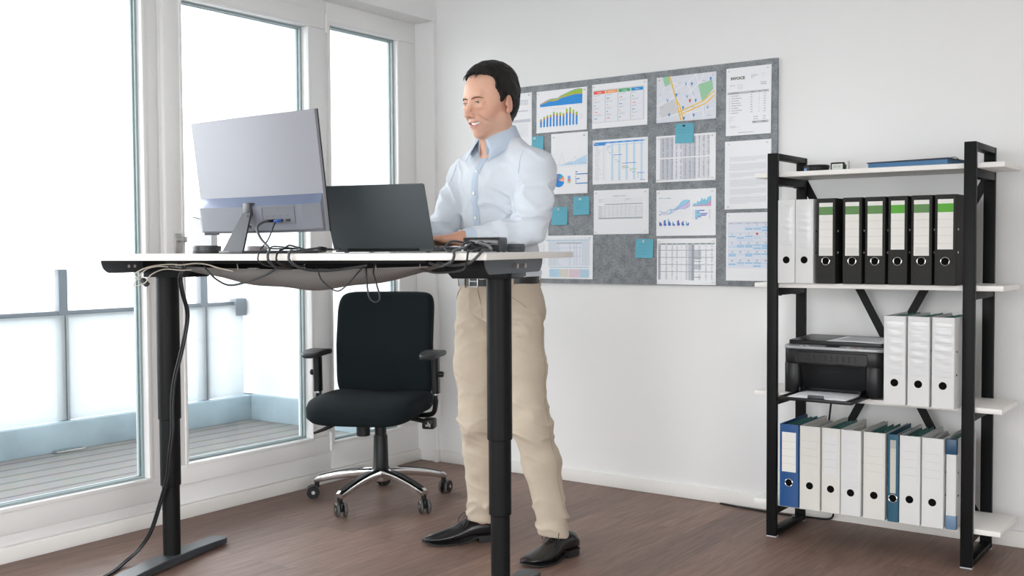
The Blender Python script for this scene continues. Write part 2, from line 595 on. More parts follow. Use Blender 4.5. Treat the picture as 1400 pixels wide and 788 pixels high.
# railing
rl = thing('balcony_railing', 'balcony railing with frosted panels and dark grey rail beyond the glass', 'railing', (-5.60, 2.5, 0.155))
M_RAIL = mat('rail_grey', (0.16, 0.185, 0.21), 0.5)
M_RAILL = mat('rail_light', (0.62, 0.64, 0.66), 0.4, metal=0.4)
bm = BM(); boxb(bm, (-0.02, -3.0, 0.585), (0.02, 2.08, 0.625), 0.004)
obj('rail', bm, M_RAIL, rl)
for y in (-2.2 , -1.16, -0.19 + 0.0, 0.83, 1.80):
    bm = BM(); boxb(bm, (-0.025, y - 0.028, 0.0), (0.025, y + 0.028, 0.86), 0.004)
    obj('post', bm, M_RAIL, rl)
ys = [-3.0, -2.2, -1.16, -0.19, 0.83, 1.80, 2.10]
for a, b_ in zip(ys[:-1], ys[1:]):
    bm = BM(); boxb(bm, (0.03, a + 0.006, 0.005), (0.042, b_ - 0.006, 0.60), 0.002)
    obj('frosted_panel', bm, M_FROST, rl)
bm = BM(); boxb(bm, (-0.03, 2.035, 0.53), (0.05, 2.12, 0.645), 0.008)
obj('end_cap', bm, M_RAIL, rl)
bm = BM(); boxb(bm, (-0.03, -3.0, 0.86), (0.03, 2.11, 0.895), 0.008)
obj('glass_top_bar', bm, M_GLASS, rl)
# drain slot on the deck
dr = BM()
boxb(dr, (-0.022, -0.09, 0.0), (0.022, 0.09, 0.012), 0.003)
for k in range(7):
    boxb(dr, (-0.016, -0.078 + k * 0.024, 0.012), (0.016, -0.066 + k * 0.024, 0.015))
o = obj('drain_grate', dr, M_STEEL, loc=(-5.465, 3.28, -0.003))
tag(o, 'small pale metal drain grate lying at foot of balcony kerb', 'drain grate')
# ------------------------------------------------------------------ standing desk
DX, DY, DR = -2.576, 2.464, R(15.5)
_dc, _ds = math.cos(DR), math.sin(DR)
def dw(a, b, z=0.0):
    """desk coordinates -> world"""
    return Vector((DX + a * _dc - b * _ds, DY + a * _ds + b * _dc, z))
ZT = 1.108
desk = thing('standing_desk', 'height-adjustable standing desk with white top and black telescopic legs', 'desk', (DX, DY, 0), DR)
M_TOP = mat('desk_laminate', (0.82, 0.79, 0.74), 0.38)
bm = BM()
prism(bm, rrect(1.5, 0.8, 0.006, 3), T(0, 0, ZT - 0.020), 0.020, bevel=0.0012, seg=2)
obj('tabletop', bm, M_TOP, desk)
# legs
for s in (-1, 1):
    bm = BM(); cyl(bm, (s * 0.63, 0, 0.52), (s * 0.63, 0, 1.032), 0.0395, seg=40, bevel=0.003)
    leg = obj('leg', bm, M_BLKMETAL, desk)
    bm = BM(); cyl(bm, (s * 0.63, 0, 0.283), (s * 0.63, 0, 0.53), 0.0355, seg=40, bevel=0.003)
    obj('middle_tube', bm, M_BLKMETAL, leg)
    bm = BM(); cyl(bm, (s * 0.63, 0, 0.034), (s * 0.63, 0, 0.29), 0.0305, seg=40)
    obj('inner_tube', bm, M_BLKMETAL, leg)
    bm = BM(); lathe(bm, [(0.034, 0.030), (0.034, 0.036), (0.031, 0.0365), (0.031, 0.030)], 36, T(s * 0.63, 0, 0))
    obj('weld_ring', bm, M_GRAPH, leg)
for s in (-1, 1):
    bm = BM()
    # tapered foot: loft of rounded sections along y
    prof = []
    for y in [-0.293, -0.285, -0.265, -0.20, -0.08, 0, 0.08, 0.20, 0.265, 0.285, 0.293]:
        e = abs(y) / 0.293
        hw = 0.0375 if e < 0.88 else 0.0375 * math.sqrt(max(0.0, 1 - ((e - 0.88) / 0.125) ** 2)) + 0.004
        zt = 0.034 - 0.009 * max(0, (e - 0.3) / 0.7)
        zb = 0.008
        prof.append([(s * 0.63 + px_, y, pz_) for px_, pz_ in ((-hw, zb), (hw, zb), (hw, zt - 0.003), (hw - 0.003, zt), (-hw + 0.003, zt), (-hw, zt - 0.003))])
    ring_loft(bm, prof)
    ft = obj('foot', bm, M_GRAPH, desk)
    for y in (-0.255, 0.255):
        bm = BM(); cyl(bm, (s * 0.63, y, 0.0), (s * 0.63, y, 0.010), 0.018, seg=20)
        obj('levelling_pad', bm, M_BLACK, ft)
# motor housings, side plates, crossbeam
for s in (-1, 1):
    bm = BM()
    x0, x1 = (0.475, 0.684) if s > 0 else (-0.684, -0.475)
    out = [(x0 + 0.022, 1.027), (x1, 1.027), (x1, 1.088), (x0, 1.088), (x0, 1.050)]
    if s < 0:
        out = [(x0, 1.027), (x1 - 0.022, 1.027), (x1, 1.050), (x1, 1.088), (x0, 1.088)]
    prism(bm, out, Matrix(((1, 0, 0, 0), (0, 0, -1, 0.06), (0, 1, 0, 0), (0, 0, 0, 1))), 0.12, bevel=0.003)
    box(bm, ((x0 + x1) / 2, -0.0605, 1.052), (abs(x1 - x0) - 0.03, 0.002, 0.002))
    hs = obj('motor_housing', bm, M_BLKMETAL, desk)
    bm = BM()
    # side plate with rounded lower corners
    o2 = [(-0.26, 1.0875)] + [(-0.235 + 0.045 * math.cos(R(180 + 90 * k / 8)) + 0.02, 1.088 - 0.0 + 0.044 * math.sin(R(180 + 90 * k / 8))) for k in range(1, 9)]
    o2 += [(0.20 + 0.045 * math.cos(R(270 + 90 * k / 8)), 1.088 + 0.044 * math.sin(R(270 + 90 * k / 8))) for k in range(0, 8)] + [(0.245, 1.0875)]
    Mx = Matrix(((0, 0, 1, s * 0.686 if s > 0 else -0.690), (1, 0, 0, 0), (0, 1, 0, 0), (0, 0, 0, 1)))
    prism(bm, o2, Mx, 0.004)
    sp = obj('side_plate', bm, M_SLATE, desk)
    if s < 0:
        bm = BM()
        for b_ in (-0.13, -0.10):
            cyl(bm, (-0.692, b_, 1.066), (-0.684, b_, 1.066), 0.0055, seg=14)
        obj('plate_hole', bm, mat('pale_hole', (0.75, 0.75, 0.75), 0.5), sp)
    for b_ in (-0.035, 0.035):
        bm = BM()
        xs = s * 0.690
        cyl(bm, (xs, b_, 1.066), (xs + s * 0.012, b_, 1.066), 0.0055, seg=16)
        cyl(bm, (xs + s * 0.010, b_, 1.066), (xs + s * 0.017, b_, 1.066), 0.0085, seg=6, bevel=0.001)
        obj('bolt', bm, M_STEEL, sp)
    bm = BM()
    boxb(bm, (s * 0.679 - 0.006, -0.03, 1.030), (s * 0.679 + 0.006, 0.10, 1.05), 0.003)
    obj('gear_cover', bm, M_GRAPH, hs)
bm = BM()
boxb(bm, (-0.475, -0.045, 1.046), (0.475, 0.035, 1.086), 0.004)
obj('crossbeam', bm, M_BLKMETAL, desk)
bm = BM()
boxb(bm, (-0.475, -0.20, 1.076), (0.475, -0.17, 1.087), 0.002)
obj('rim_strip', bm, M_BLKMETAL, desk)
# cable net sagging under the top
def net_material():
    m = bpy.data.materials.new('grey_net')
    m.use_nodes = True
    nt = m.node_tree; b = nt.nodes['Principled BSDF']; L = nt.links.new
    tc = nt.nodes.new('ShaderNodeTexCoord')
    w1 = nt.nodes.new('ShaderNodeTexWave'); w1.wave_type = 'BANDS'; w1.bands_direction = 'DIAGONAL'; w1.inputs['Scale'].default_value = 95
    L(tc.outputs['Object'], w1.inputs[0])
    r = nt.nodes.new('ShaderNodeValToRGB')
    r.color_ramp.elements[0].color = (0.085, 0.082, 0.078, 1); r.color_ramp.elements[1].color = (0.27, 0.26, 0.25, 1)
    L(w1.outputs['Fac'], r.inputs[0]); L(r.outputs[0], b.inputs['Base Color'])
    b.inputs['Roughness'].default_value = 0.8
    return m
bm = BM()
NX, NY = 44, 14
grid = []
for i in range(NX + 1):
    u = i / NX
    x = -0.47 + 0.945 * u
    env = (math.sin(PI * min(1, max(0, u))) ** 0.62)
    row = []
    for j in range(NY + 1):
        v = j / NY
        y = -0.185 + 0.20 * v
        zr = 1.066 - 0.010 * math.sin(PI * u)
        sag = 0.070 * env * (math.sin(PI * v) ** 0.55) * (0.92 + 0.08 * math.cos(u * 2 * PI - PI))
        sag += 0.004 * math.sin(u * 23 + v * 4) * env * math.sin(PI * v)
        row.append((x, y, zr - sag + (0.012 * v)))
    grid.append(row)
vr = [[bm.verts.new(p) for p in row] for row in grid]
for i in range(NX):
    for j in range(NY):
        bm.faces.new((vr[i][j], vr[i + 1][j], vr[i + 1][j + 1], vr[i][j + 1]))
net = obj('cable_net', bm, net_material(), desk)
so = net.modifiers.new('thick', 'SOLIDIFY'); so.thickness = 0.0015
bm = BM()
tube(bm, [grid[i][0] for i in range(NX + 1)], 0.0022, 6)
obj('net_hem', bm, mat('net_hem', (0.22, 0.21, 0.2), 0.8), net)
for x in (-0.44, -0.2, 0.05, 0.3, 0.45):
    bm = BM()
    k = int(round((x + 0.47) / 0.945 * NX))
    p = grid[k][0]
    tube(bm, [(x, -0.185, 1.079), (x, -0.192, 1.073), (x, -0.188, p[2] - 0.001)], 0.002, 6)
    obj('net_hook', bm, M_STEEL, net)

# ------------------------------------------------------------------ monitor
MON = Vector((-2.626, 2.262, ZT + 0.0004))
mon = thing('monitor', 'large curved monitor seen from behind on the standing desk', 'monitor', MON, R(-0.6))
M_MON = mat('monitor_shell', (0.255, 0.26, 0.285), 0.42, metal=0.25, bump=0.03, bscale=900)
M_MON2 = mat('monitor_lower_shell', (0.14, 0.15, 0.175), 0.45, stretch=(1, 1, 40), bump=0.08, bscale=60)
M_MONB = mat('monitor_ridge', (0.16, 0.20, 0.30), 0.3, metal=0.3)
MT = RX(R(7.5))            # lean: top towards the camera (-y)
MZ = 0.068                 # lower edge above desk
def mpt(x, y, z):
    """monitor local: y is towards the user from the back; curved so the middle bulges to the back"""
    c = 0.020 * (1 - (x / 0.305) ** 2)
    return MT @ Vector((x, y - c, z)) + Vector((0, 0, MZ))
def mslab(bm, x0, x1, z0, z1, y0, y1, n=24, mi=0, f=None):
    rings = []
    for i in range(n + 1):
        x = x0 + (x1 - x0) * i / n
        rings.append([mpt(x, y0, z0), mpt(x, y1, z0), mpt(x, y1, z1), mpt(x, y0, z1)])
    ring_loft(bm, rings, mi)
W2, MH = 0.296, 0.366
bm = BM(); mslab(bm, -W2, W2, 0.0, MH, -0.006, 0.004)
pan = obj('back_panel', bm, M_MON, mon)
bm = BM(); mslab(bm, -W2, W2, -0.001, MH + 0.001, 0.004, 0.009)
obj('bezel', bm, M_BLACK, mon)
bm = BM(); mslab(bm, -W2 + 0.006, W2 - 0.006, 0.014, MH - 0.006, 0.009, 0.0098)
obj('screen', bm, M_BLKGLOSS, mon)
# lower housing with bevelled top and chamfered ends
bm = BM()
rings = []
for i in range(25):
    x = -W2 + 0.004 + (2 * W2 - 0.008) * i / 24
    e = min(1.0, (W2 - abs(x)) / 0.055)
    d = 0.010 + 0.030 * min(1.0, e)
    rings.append([mpt(x, -0.006, 0.002), mpt(x, -0.006 - d * 0.75, 0.004), mpt(x, -0.006 - d, 0.012), mpt(x, -0.006 - d, 0.088), mpt(x, -0.006, 0.116)])
ring_loft(bm, rings)
for f in bm.faces:
    f.normal_update()
lower = obj('lower_housing', bm, [M_MON2, M_MONB], mon, smooth=20)
for p in lower.data.polygons:
    zs = [lower.data.vertices[v].co.z - MZ for v in p.vertices]
    if min(zs) > 0.07 and max(zs) > 0.1:
        p.material_index = 1
bm = BM()
for (x0, x1, z0, z1) in ((0.075, 0.215, 0.030, 0.033), (0.075, 0.215, 0.082, 0.085), (0.075, 0.078, 0.033, 0.082), (0.212, 0.215, 0.033, 0.082)):
    mslab(bm, x0, x1, z0, z1, -0.048, -0.046, 4)
mslab(bm, 0.078, 0.212, 0.033, 0.082, -0.0466, -0.046, 6)
pp = obj('port_panel', bm, mat('port_panel', (0.12, 0.125, 0.145), 0.5), lower)
bm = BM()
for x in (0.098, 0.128, 0.155, 0.185):
    box(bm, mpt(x, -0.0475, 0.042), (0.016, 0.004, 0.007))
    box(bm, mpt(x, -0.0468, 0.056), (0.007, 0.001, 0.0015), mi=1)
obj('port', bm, [M_BLACK, mat('port_mark', (0.06, 0.06, 0.07), 0.6)], lower)
bm = BM()
for k in range(9):
    box(bm, mpt(-0.25 + k * 0.009, -0.03, 0.001), (0.005, 0.008, 0.006))
obj('vent_slot', bm, M_BLACK, lower)
# stand: sloping arm and flat base
M_STAND = mat('stand_dark', (0.045, 0.047, 0.055), 0.35)
bm = BM()
P0 = mpt(0.018, -0.046, 0.080); P1 = Vector((0.030, -0.150, 0.004))
rings = []
for t in [0, 0.15, 0.3, 0.5, 0.7, 0.9, 1.0]:
    p = P0.lerp(P1, t)
    hw = 0.014 + 0.034 * t
    th = 0.005 if t > 0 else 0.004
    nrm = Vector((0, 0.42, -0.9)) * th
    rings.append([p + Vector((-hw, 0, 0)) - nrm, p + Vector((hw, 0, 0)) - nrm, p + Vector((hw, 0, 0)) + nrm, p + Vector((-hw, 0, 0)) + nrm])
ring_loft(bm, rings)
arm = obj('stand_arm', bm, M_STAND, mon)
bm = BM()
for s in (-1, 1):
    a = [Vector((0.03, -0.165, 0.0)), Vector((0.03 + s * 0.055, -0.16, 0)), Vector((0.03 + s * 0.14, 0.07, 0)), Vector((0.03 + s * 0.115, 0.075, 0)), Vector((0.03, -0.11, 0))]
    if s < 0: a = a[::-1]
    prism(bm, [(p.x, p.y) for p in a], T(0, 0, 0.0), 0.009, bevel=0.001)
obj('stand_base', bm, M_STAND, mon)
bm = BM()
boxb(bm, (-0.016, -0.012, -0.02), (0.016, 0.02, 0.02), 0.004)
for v in bm.verts:
    v.co = v.co + P0
obj('hinge_block', bm, M_STAND, mon)
bm = BM()
tube(bm, [P0 + Vector((0.012, -0.015, -0.02)), P0 + Vector((0.018, -0.02, -0.05)), P0 + Vector((0.03, -0.018, -0.058))], 0.004, 8)
obj('cable_hook', bm, M_STAND, arm)

# ------------------------------------------------------------------ laptop
lc = dw(0.196, 0.06, ZT + 0.0004)
lap = thing('laptop', 'open dark grey laptop seen from behind its tilted lid on the desk', 'laptop', lc, DR + R(2))
M_LAP = mat('laptop_dark', (0.066, 0.080, 0.088), 0.5, bump=0.03, bscale=1500)
LW, LD = 0.366, 0.250
bm = BM()
prism(bm, rrect(LW, LD, 0.012, 4, 0, LD / 2 + 0.004), T(0, 0, 0.002), 0.015, bevel=0.002)
base = obj('base', bm, M_LAP, lap)
bm = BM()
for r_ in range(5):
    for c_ in range(14):
        boxb(bm, (-0.150 + c_ * 0.0215, 0.030 + r_ * 0.020, 0.017), (-0.150 + c_ * 0.0215 + 0.018, 0.030 + r_ * 0.020 + 0.0165, 0.0185))
obj('keyboard', bm, M_BLACK, base)
bm = BM()
boxb(bm, (-0.055, 0.155, 0.0168), (0.055, 0.235, 0.0174), 0.0002)
obj('touchpad', bm, M_GRAPH, base)
for sx_ in (-0.15, 0.15):
    for sy_ in (0.03, 0.22):
        bm = BM(); cyl(bm, (sx_, sy_, 0), (sx_, sy_, 0.003), 0.008, seg=12)
        obj('rubber_foot', bm, M_BLACK, base)
LT = T(0, 0.004, 0.012) @ RX(R(22)) 
bm = BM()
prism(bm, rrect(LW, 0.224, 0.008, 4, 0, 0.112), LT @ Matrix(((1, 0, 0, 0), (0, 0, 1, -0.004), (0, 1, 0, 0), (0, 0, 0, 1))), 0.007, bevel=0.0015)
lid = obj('lid', bm, M_LAP, lap)
bm = BM()
prism(bm, rrect(LW - 0.014, 0.206, 0.003, 3, 0, 0.113), LT @ Matrix(((1, 0, 0, 0), (0, 0, 1, 0.0031), (0, 1, 0, 0), (0, 0, 0, 1))), 0.0006)
obj('screen', bm, M_BLKGLOSS, lid)
bm = BM()
cyl(bm, (-0.13, 0.004, 0.012), (0.13, 0.004, 0.012), 0.006, seg=14)
obj('hinge', bm, M_BLACK, lap)

# ------------------------------------------------------------------ small things on the desk
# glossy black docking box
dk = thing('docking_station', 'glossy black box with trailing cables at right end of the desk', 'docking station', dw(0.573, 0.03, ZT + 0.0004), DR + R(3))
bm = BM()
boxb(bm, (-0.060, -0.030, 0.002), (0.060, 0.045, 0.047), 0.006, 3)
obj('case', bm, mat('dock_slate', (0.055, 0.065, 0.08), 0.4), dk)
bm = BM()
boxb(bm, (-0.062, -0.0335, 0.004), (0.056, -0.029, 0.046), 0.002)
fp = obj('front_panel', bm, M_BLKGLOSS, dk)
bm = BM()
for x in (-0.045, -0.02, 0.005, 0.03):
    box(bm, (x, -0.0345, 0.018), (0.014, 0.004, 0.006))
obj('socket', bm, M_BLACK, fp)
for x in (-0.05, 0.05):
    for y in (-0.02, 0.035):
        bm = BM(); cyl(bm, (x, y, 0), (x, y, 0.004), 0.006, seg=12)
        obj('rubber_foot', bm, M_BLACK, dk)
# small flat dark box
bx = thing('power_adapter', 'small matt dark grey box just right of the glossy black box', 'power adapter', dw(0.668, 0.13, ZT + 0.0004), DR + R(3))
bm = BM(); boxb(bm, (-0.050, -0.03, 0.0), (-0.006, 0.03, 0.0265), 0.004, 3)
bc = obj('case', bm, mat('adapter_slate', (0.075, 0.085, 0.10), 0.5), bx)
bm = BM(); boxb(bm, (-0.051, -0.0305, 0.0125), (-0.005, 0.0305, 0.0137))
obj('seam', bm, M_BLACK, bx)
# round pucks
def puck(a, b_, label, col, r_=0.0475, h=0.026):
    t_ = thing('round_puck', label, 'puck', dw(a, b_, ZT + 0.0004), 0.0)
    bm = BM(); lathe(bm, [(0, 0), (r_ - 0.001, 0), (r_, 0.002), (r_, h * 0.46), (r_ - 0.0015, h * 0.47), (r_ - 0.0015, h * 0.53), (r_, h * 0.54), (r_, h - 0.002), (r_ - 0.002, h), (0, h)], 40)
    obj('body', bm, mat('puck_' + str(round(col[0], 3)), col, 0.35), t_)
    bm = BM(); lathe(bm, [(0, h), (r_ * 0.82, h), (r_ * 0.82, h + 0.0008), (0, h + 0.0008)], 36)
    obj('top_pad', bm, M_BLACK, t_)
    return t_
puck(-0.392, -0.09, 'dark grey round puck left of the monitor stand', (0.035, 0.038, 0.042))
puck(-0.322, 0.10, 'rosy grey round puck behind the monitor stand', (0.22, 0.19, 0.20), 0.036, 0.024)
# white upright sheet holder
hd = thing('brochure_holder', 'white upright holder with slanted top standing left of the monitor', 'holder', dw(-0.672, 0.26, ZT + 0.0004), DR + R(4))
M_ACR = mat('white_acrylic', (0.80, 0.81, 0.83), 0.25)
side = [(-0.035, 0), (0.035, 0), (0.035, 0.118), (-0.035, 0.142)]
bm = BM()
prism(bm, [(-0.055, 0.0), (0.05, 0.0), (0.05, 0.115), (-0.055, 0.142)], Matrix(((1, 0, 0, 0), (0, 0, 1, -0.02), (0, 1, 0, 0), (0, 0, 0, 1))), 0.004, bevel=0.001)
obj('front_panel', bm, M_ACR, hd)
bm = BM()
prism(bm, [(-0.055, 0.0), (0.05, 0.0), (0.05, 0.115), (-0.055, 0.142)], Matrix(((1, 0, 0, 0), (0, 0, 1, 0.02), (0, 1, 0, 0), (0, 0, 0, 1))), 0.004, bevel=0.001)
obj('rear_panel', bm, M_ACR, hd)
bm = BM(); boxb(bm, (-0.055, -0.017, 0.0), (0.05, 0.021, 0.006))
obj('floor_panel', bm, M_ACR, hd)
bm = BM()
cyl(bm, (-0.045, 0.003, 0.135), (0.035, 0.003, 0.118), 0.0035, seg=10)
obj('pen_rail', bm, M_GRAPH, hd)
# ------------------------------------------------------------------ shelf unit
SX, SY = -1.217, 4.004
shf = thing('shelf_unit', 'open shelf unit with black steel frames and four white boards against the wall', 'shelf', (SX, SY, 0))
M_BOARD = mat('shelf_board', (0.80, 0.785, 0.75), 0.42)
PL = [1.405, 0.982, 0.561, 0.138]
PT = 0.018
for cx, nm in ((-1.5715, 'l'), (-0.8625, 'r')):
    x = cx - SX
    bm = BM()
    for y in (3.855, 4.153):
        boxb(bm, (x - 0.020, y - 0.010 - SY, 0.004), (x + 0.020, y + 0.010 - SY, 1.477), 0.0025)
    for z0, z1 in [(0.004, 0.026), (1.455, 1.477)] + [(z - PT - 0.030, z - PT) for z in PL]:
        boxb(bm, (x - 0.019, 3.864 - SY, z0), (x + 0.019, 4.144 - SY, z1), 0.002)
    fr = obj('side_frame', bm, M_BLKMETAL, shf)
    for y in (3.86, 4.15):
        bm = BM(); boxb(bm, (x - 0.020, y - 0.014 - SY, 0.0), (x + 0.020, y + 0.014 - SY, 0.005), 0.001)
        obj('floor_pad', bm, mat('pad_grey', (0.45, 0.47, 0.5), 0.6), fr)
    for z in [q - PT - 0.031 for q in PL] + [0.0265]:
        for y in (3.93, 4.08):
            bm = BM(); cyl(bm, (x, y - SY, z - 0.003), (x, y - SY, z + 0.002), 0.006, seg=10)
            obj('screw', bm, M_BLACK, fr)
for z in PL:
    bm = BM(); boxb(bm, (-1.651 - SX, 3.868 - SY, z - PT), (-0.757 - SX, 4.140 - SY, z), 0.0012)
    obj('shelf_board', bm, M_BOARD, shf)
bm = BM()
for (xa, za, xb, zb) in ((-1.575, 1.40, -0.86, 0.04), (-0.86, 1.40, -1.575, 0.04)):
    d = Vector((xb - xa, 0, zb - za)); n_ = Vector((d.z, 0, -d.x)).normalized() * 0.0155
    y = (4.166 if xa < xb else 4.170) - SY
    ps = [Vector((xa - SX, y, za)) + n_, Vector((xa - SX, y, za)) - n_, Vector((xb - SX, y, zb)) - n_, Vector((xb - SX, y, zb)) + n_]
    ring_loft(bm, [ps, [p + Vector((0, 0.003, 0)) for p in ps]])
    obj('cross_brace', bm, M_BLKMETAL, shf)
    bm = BM()
bm.free()

# ------------------------------------------------------------------ ring binders
M_BW = mat('binder_white', (0.62, 0.625, 0.62), 0.38)
M_BW2 = mat('binder_cream', (0.62, 0.61, 0.575), 0.42)
M_BK = mat('binder_black', (0.014, 0.014, 0.0125), 0.6, noise=0.5, nscale=220, spec=0.3)
M_BBLUE = mat('binder_blue', (0.007, 0.066, 0.215), 0.4)
M_BTEAL = mat('binder_teal', (0.010, 0.078, 0.130), 0.35)
M_LABEL = mat('label_paper', (0.72, 0.71, 0.67), 0.6)
M_LINE = mat('label_line', (0.42, 0.42, 0.41), 0.7)
M_POCKET = mat('clear_pocket', (0.63, 0.635, 0.64), 0.16, bump=0.5, bscale=18, stretch=(1, 1, 3.0))
M_GREEN = mat('label_green_dull', (0.105, 0.235, 0.072), 0.6)
M_GREEN2 = mat('label_green_bright', (0.085, 0.36, 0.028), 0.6)
M_BEIGE = mat('label_beige', (0.50, 0.50, 0.44), 0.6)
M_GREYL = mat('label_grey', (0.38, 0.38, 0.35), 0.6)
M_NAVY = mat('binder_navy', (0.010, 0.055, 0.115), 0.4)
M_SLB = mat('binder_slate_blue', (0.12, 0.20, 0.31), 0.4)
M_HOLE = mat('hole_dark', (0.004, 0.004, 0.004), 0.8, spec=0.05)

def binder(x0, x1, yf, z, H, cover, style, label, group, D=0.285, flare=0.0, yaw=0.0, seed=0, pocket_top=0.045, lab=(0.05, 0.20), lines=0, stripe=None, ring=True, hole_z=0.088, labmat=None, caps=None, pages=True):
    rnd = random.Random(seed)
    wd = x1 - x0
    b = thing('ring_binder', label, 'binder', ((x0 + x1) / 2, yf, z + 0.0006), yaw, group)
    h = wd / 2
    t = 0.0028
    # cover: one continuous folded shell, spine + two sides (slightly opening to the back)
    hb = h + flare
    out = [(-h + 0.004, 0.0), (h - 0.004, 0.0), (h - 0.001, 0.001), (h, 0.004), (hb, D), (hb - t, D), (h - t, 0.006), (-h + t, 0.006), (-hb + t, D), (-hb, D), (-h, 0.004), (-h + 0.001, 0.001)]
    bm = BM(); prism(bm, out, T(0, 0, 0), H, bevel=0.0006, seg=1)
    cv = obj('cover', bm, cover, b)
    # hole and ring
    zc = hole_z
    bm = BM(); cyl(bm, (0, 0.0005, zc), (0, -0.0006, zc), 0.0135, seg=28)
    obj('finger_hole', bm, M_HOLE, b)
    if ring:
        bm = BM()
        tube(bm, [(0.0142 * math.cos(a), -0.0008, zc + 0.0142 * math.sin(a)) for a in [2 * PI * k / 28 for k in range(28)]], 0.0013, 6, closed=True)
        obj('finger_ring', bm, M_CHROME, b)
    # label / pocket
    lw = wd - 0.020
    zt = H - lab[0]; zb = H - lab[0] - lab[1]
    if style == 'label':
        bm = BM(); boxb(bm, (-lw / 2, -0.0010, zb), (lw / 2, 0.0002, zt))
        if stripe:
            boxb(bm, (-lw / 2, -0.0012, zt - 0.045), (lw / 2, -0.0009, zt - 0.015), mi=1)
        for k in range(lines):
            zz = zt - (0.070 if stripe else 0.035) - k * 0.028
            if zz > zb + 0.01:
                boxb(bm, (-lw / 2, -0.0012, zz - 0.0004), (lw / 2, -0.0009, zz + 0.0004), mi=2)
        if stripe and lab[1] > 0.19 and seed != 99:
            boxb(bm, (-lw / 2 + 0.004, -0.0016, zb + 0.002), (lw / 2 - 0.002, -0.0011, zb + 0.030), mi=3)
        obj('spine_label', bm, [labmat or M_LABEL, stripe or M_LABEL, M_LINE, M_BW2], b, smooth=False)
    elif style == 'pocket':
        bm = BM()
        # slightly rippled clear pocket
        nx, nz = 6, 26
        gv = []
        for i in range(nz + 1):
            row = []
            for j in range(nx + 1):
                u = j / nx; v = i / nz
                rip = 0.0008 + 0.0010 * math.sin(PI * u) * math.sin(PI * v) * (0.6 + 0.6 * math.sin(v * 38 + u * 3 + seed))
                if i in (0, nz) or j in (0, nx): rip = 0.0002
                row.append(bm.verts.new((-lw / 2 + lw * u, -rip, zb + (zt - zb) * v)))
            gv.append(row)
        for i in range(nz):
            for j in range(nx):
                bm.faces.new((gv[i][j], gv[i][j + 1], gv[i + 1][j + 1], gv[i + 1][j]))
        for k in range(lines):
            zz = zt - 0.012 - k * (zt - zb - 0.05) / max(1, lines)
            boxb(bm, (-lw / 2 + 0.004, -0.0024, zz - 0.0005), (lw / 2 - 0.004, -0.0016, zz + 0.0005), mi=1)
        obj('spine_pocket', bm, [M_POCKET, M_LINE], b, smooth='keep')
    if caps:
        bm = BM(); boxb(bm, (-h - 0.0006, -0.0008, H - 0.052), (h + 0.0006, 0.02, H + 0.0004), 0.0006)
        obj('top_band', bm, caps[0], b)
        bm = BM(); boxb(bm, (-h - 0.0006, -0.0008, -0.0000), (h + 0.0006, 0.02, 0.048), 0.0006)
        obj('bottom_band', bm, caps[1], b)
    # rivets on the side
    for zz in (0.115, 0.195):
        bm = BM()
        box(bm, (h + flare * 0.1 + 0.0003, 0.028, zz), (0.003, 0.009, 0.007), 0.001)
        obj('rivet', bm, M_STEEL if cover is not M_BW else M_GRAPH, b)
    if pages:
        bm = BM()
        n = rnd.randint(3, 5)
        xs = -h + 0.006
        for k in range(n):
            tk = (wd - 0.014) / n * rnd.uniform(0.55, 0.9)
            hh = H - 0.012 - rnd.uniform(0.0, 0.016)
            yo = rnd.uniform(0.035, 0.05)
            lean = rnd.uniform(-0.004, 0.004)
            rg = []
            for zz, dx in ((0.008, 0), (hh, lean)):
                rg.append([(xs + dx, yo, zz), (xs + tk + dx, yo, zz), (xs + tk + dx, yo + 0.212, zz), (xs + dx, yo + 0.212, zz)])
            ring_loft(bm, rg, mi=k % 3)
            xs += (wd - 0.014) / n
        obj('page_block', bm, [mat('pages_white', (0.74, 0.74, 0.71), 0.8, stretch=(900, 1, 1), noise=0.12, nscale=1), mat('pages_grey', (0.52, 0.54, 0.53), 0.8), mat('pages_cream', (0.66, 0.65, 0.60), 0.8)], b, smooth=False)
        if seed % 2:
            bm = BM()
            for k in range(3):
                xx = -h + 0.012 + k * (wd - 0.03) / 2
                boxb(bm, (xx, 0.05, 0.20), (xx + 0.0008, 0.245, H - 0.006 + 0.004 * k), mi=0)
            obj('divider', bm, mat('divider_green', (0.10, 0.26, 0.24), 0.6), b, smooth=False)
    return b

G2 = 'binders on the second board'
yb2 = 3.846
binder(-1.549, -1.481, yb2, 0.982, 0.315, M_BW, 'pocket', 'white ring binder at left end of the row beside six black binders', G2, seed=1, lab=(0.022, 0.150), ring=False)
binder(-1.480, -1.410, yb2, 0.982, 0.315, M_BW, 'pocket', 'white ring binder touching the leftmost black binder', G2, seed=2, lab=(0.022, 0.160), ring=False)
blk = [(-1.398, -1.327, 0.215, M_GREEN, 'leftmost black ring binder, next to the two white binders'),
       (-1.300, -1.230, 0.215, M_GREEN, 'second black ring binder from the white pair, dull green stripe'),
       (-1.219, -1.146, 0.215, M_GREEN, 'third black ring binder from the white pair, dull green stripe'),
       (-1.136, -1.069, 0.200, M_GREEN2, 'black ring binder with bright green stripe between two dull green striped ones'),
       (-1.057, -0.985, 0.215, M_GREEN, 'fourth of the dull green striped black binders, between two bright green ones'),
       (-0.974, -0.903, 0.200, M_GREEN2, 'rightmost black ring binder with bright green stripe beside right shelf post')]
for i, (a, c, ln, st, lb) in enumerate(blk):
    binder(a, c, yb2 - (0.010 if i == 5 else 0.0), 0.982, 0.316, M_BK, 'label', lb, G2, seed=10 + i * 2, lab=(0.0165, 0.196 if ln > 0.21 else 0.174), stripe=st, lines=4, hole_z=0.0835, yaw=R(0.6 if i % 2 else -0.5))
G3 = 'white binders beside the printer'
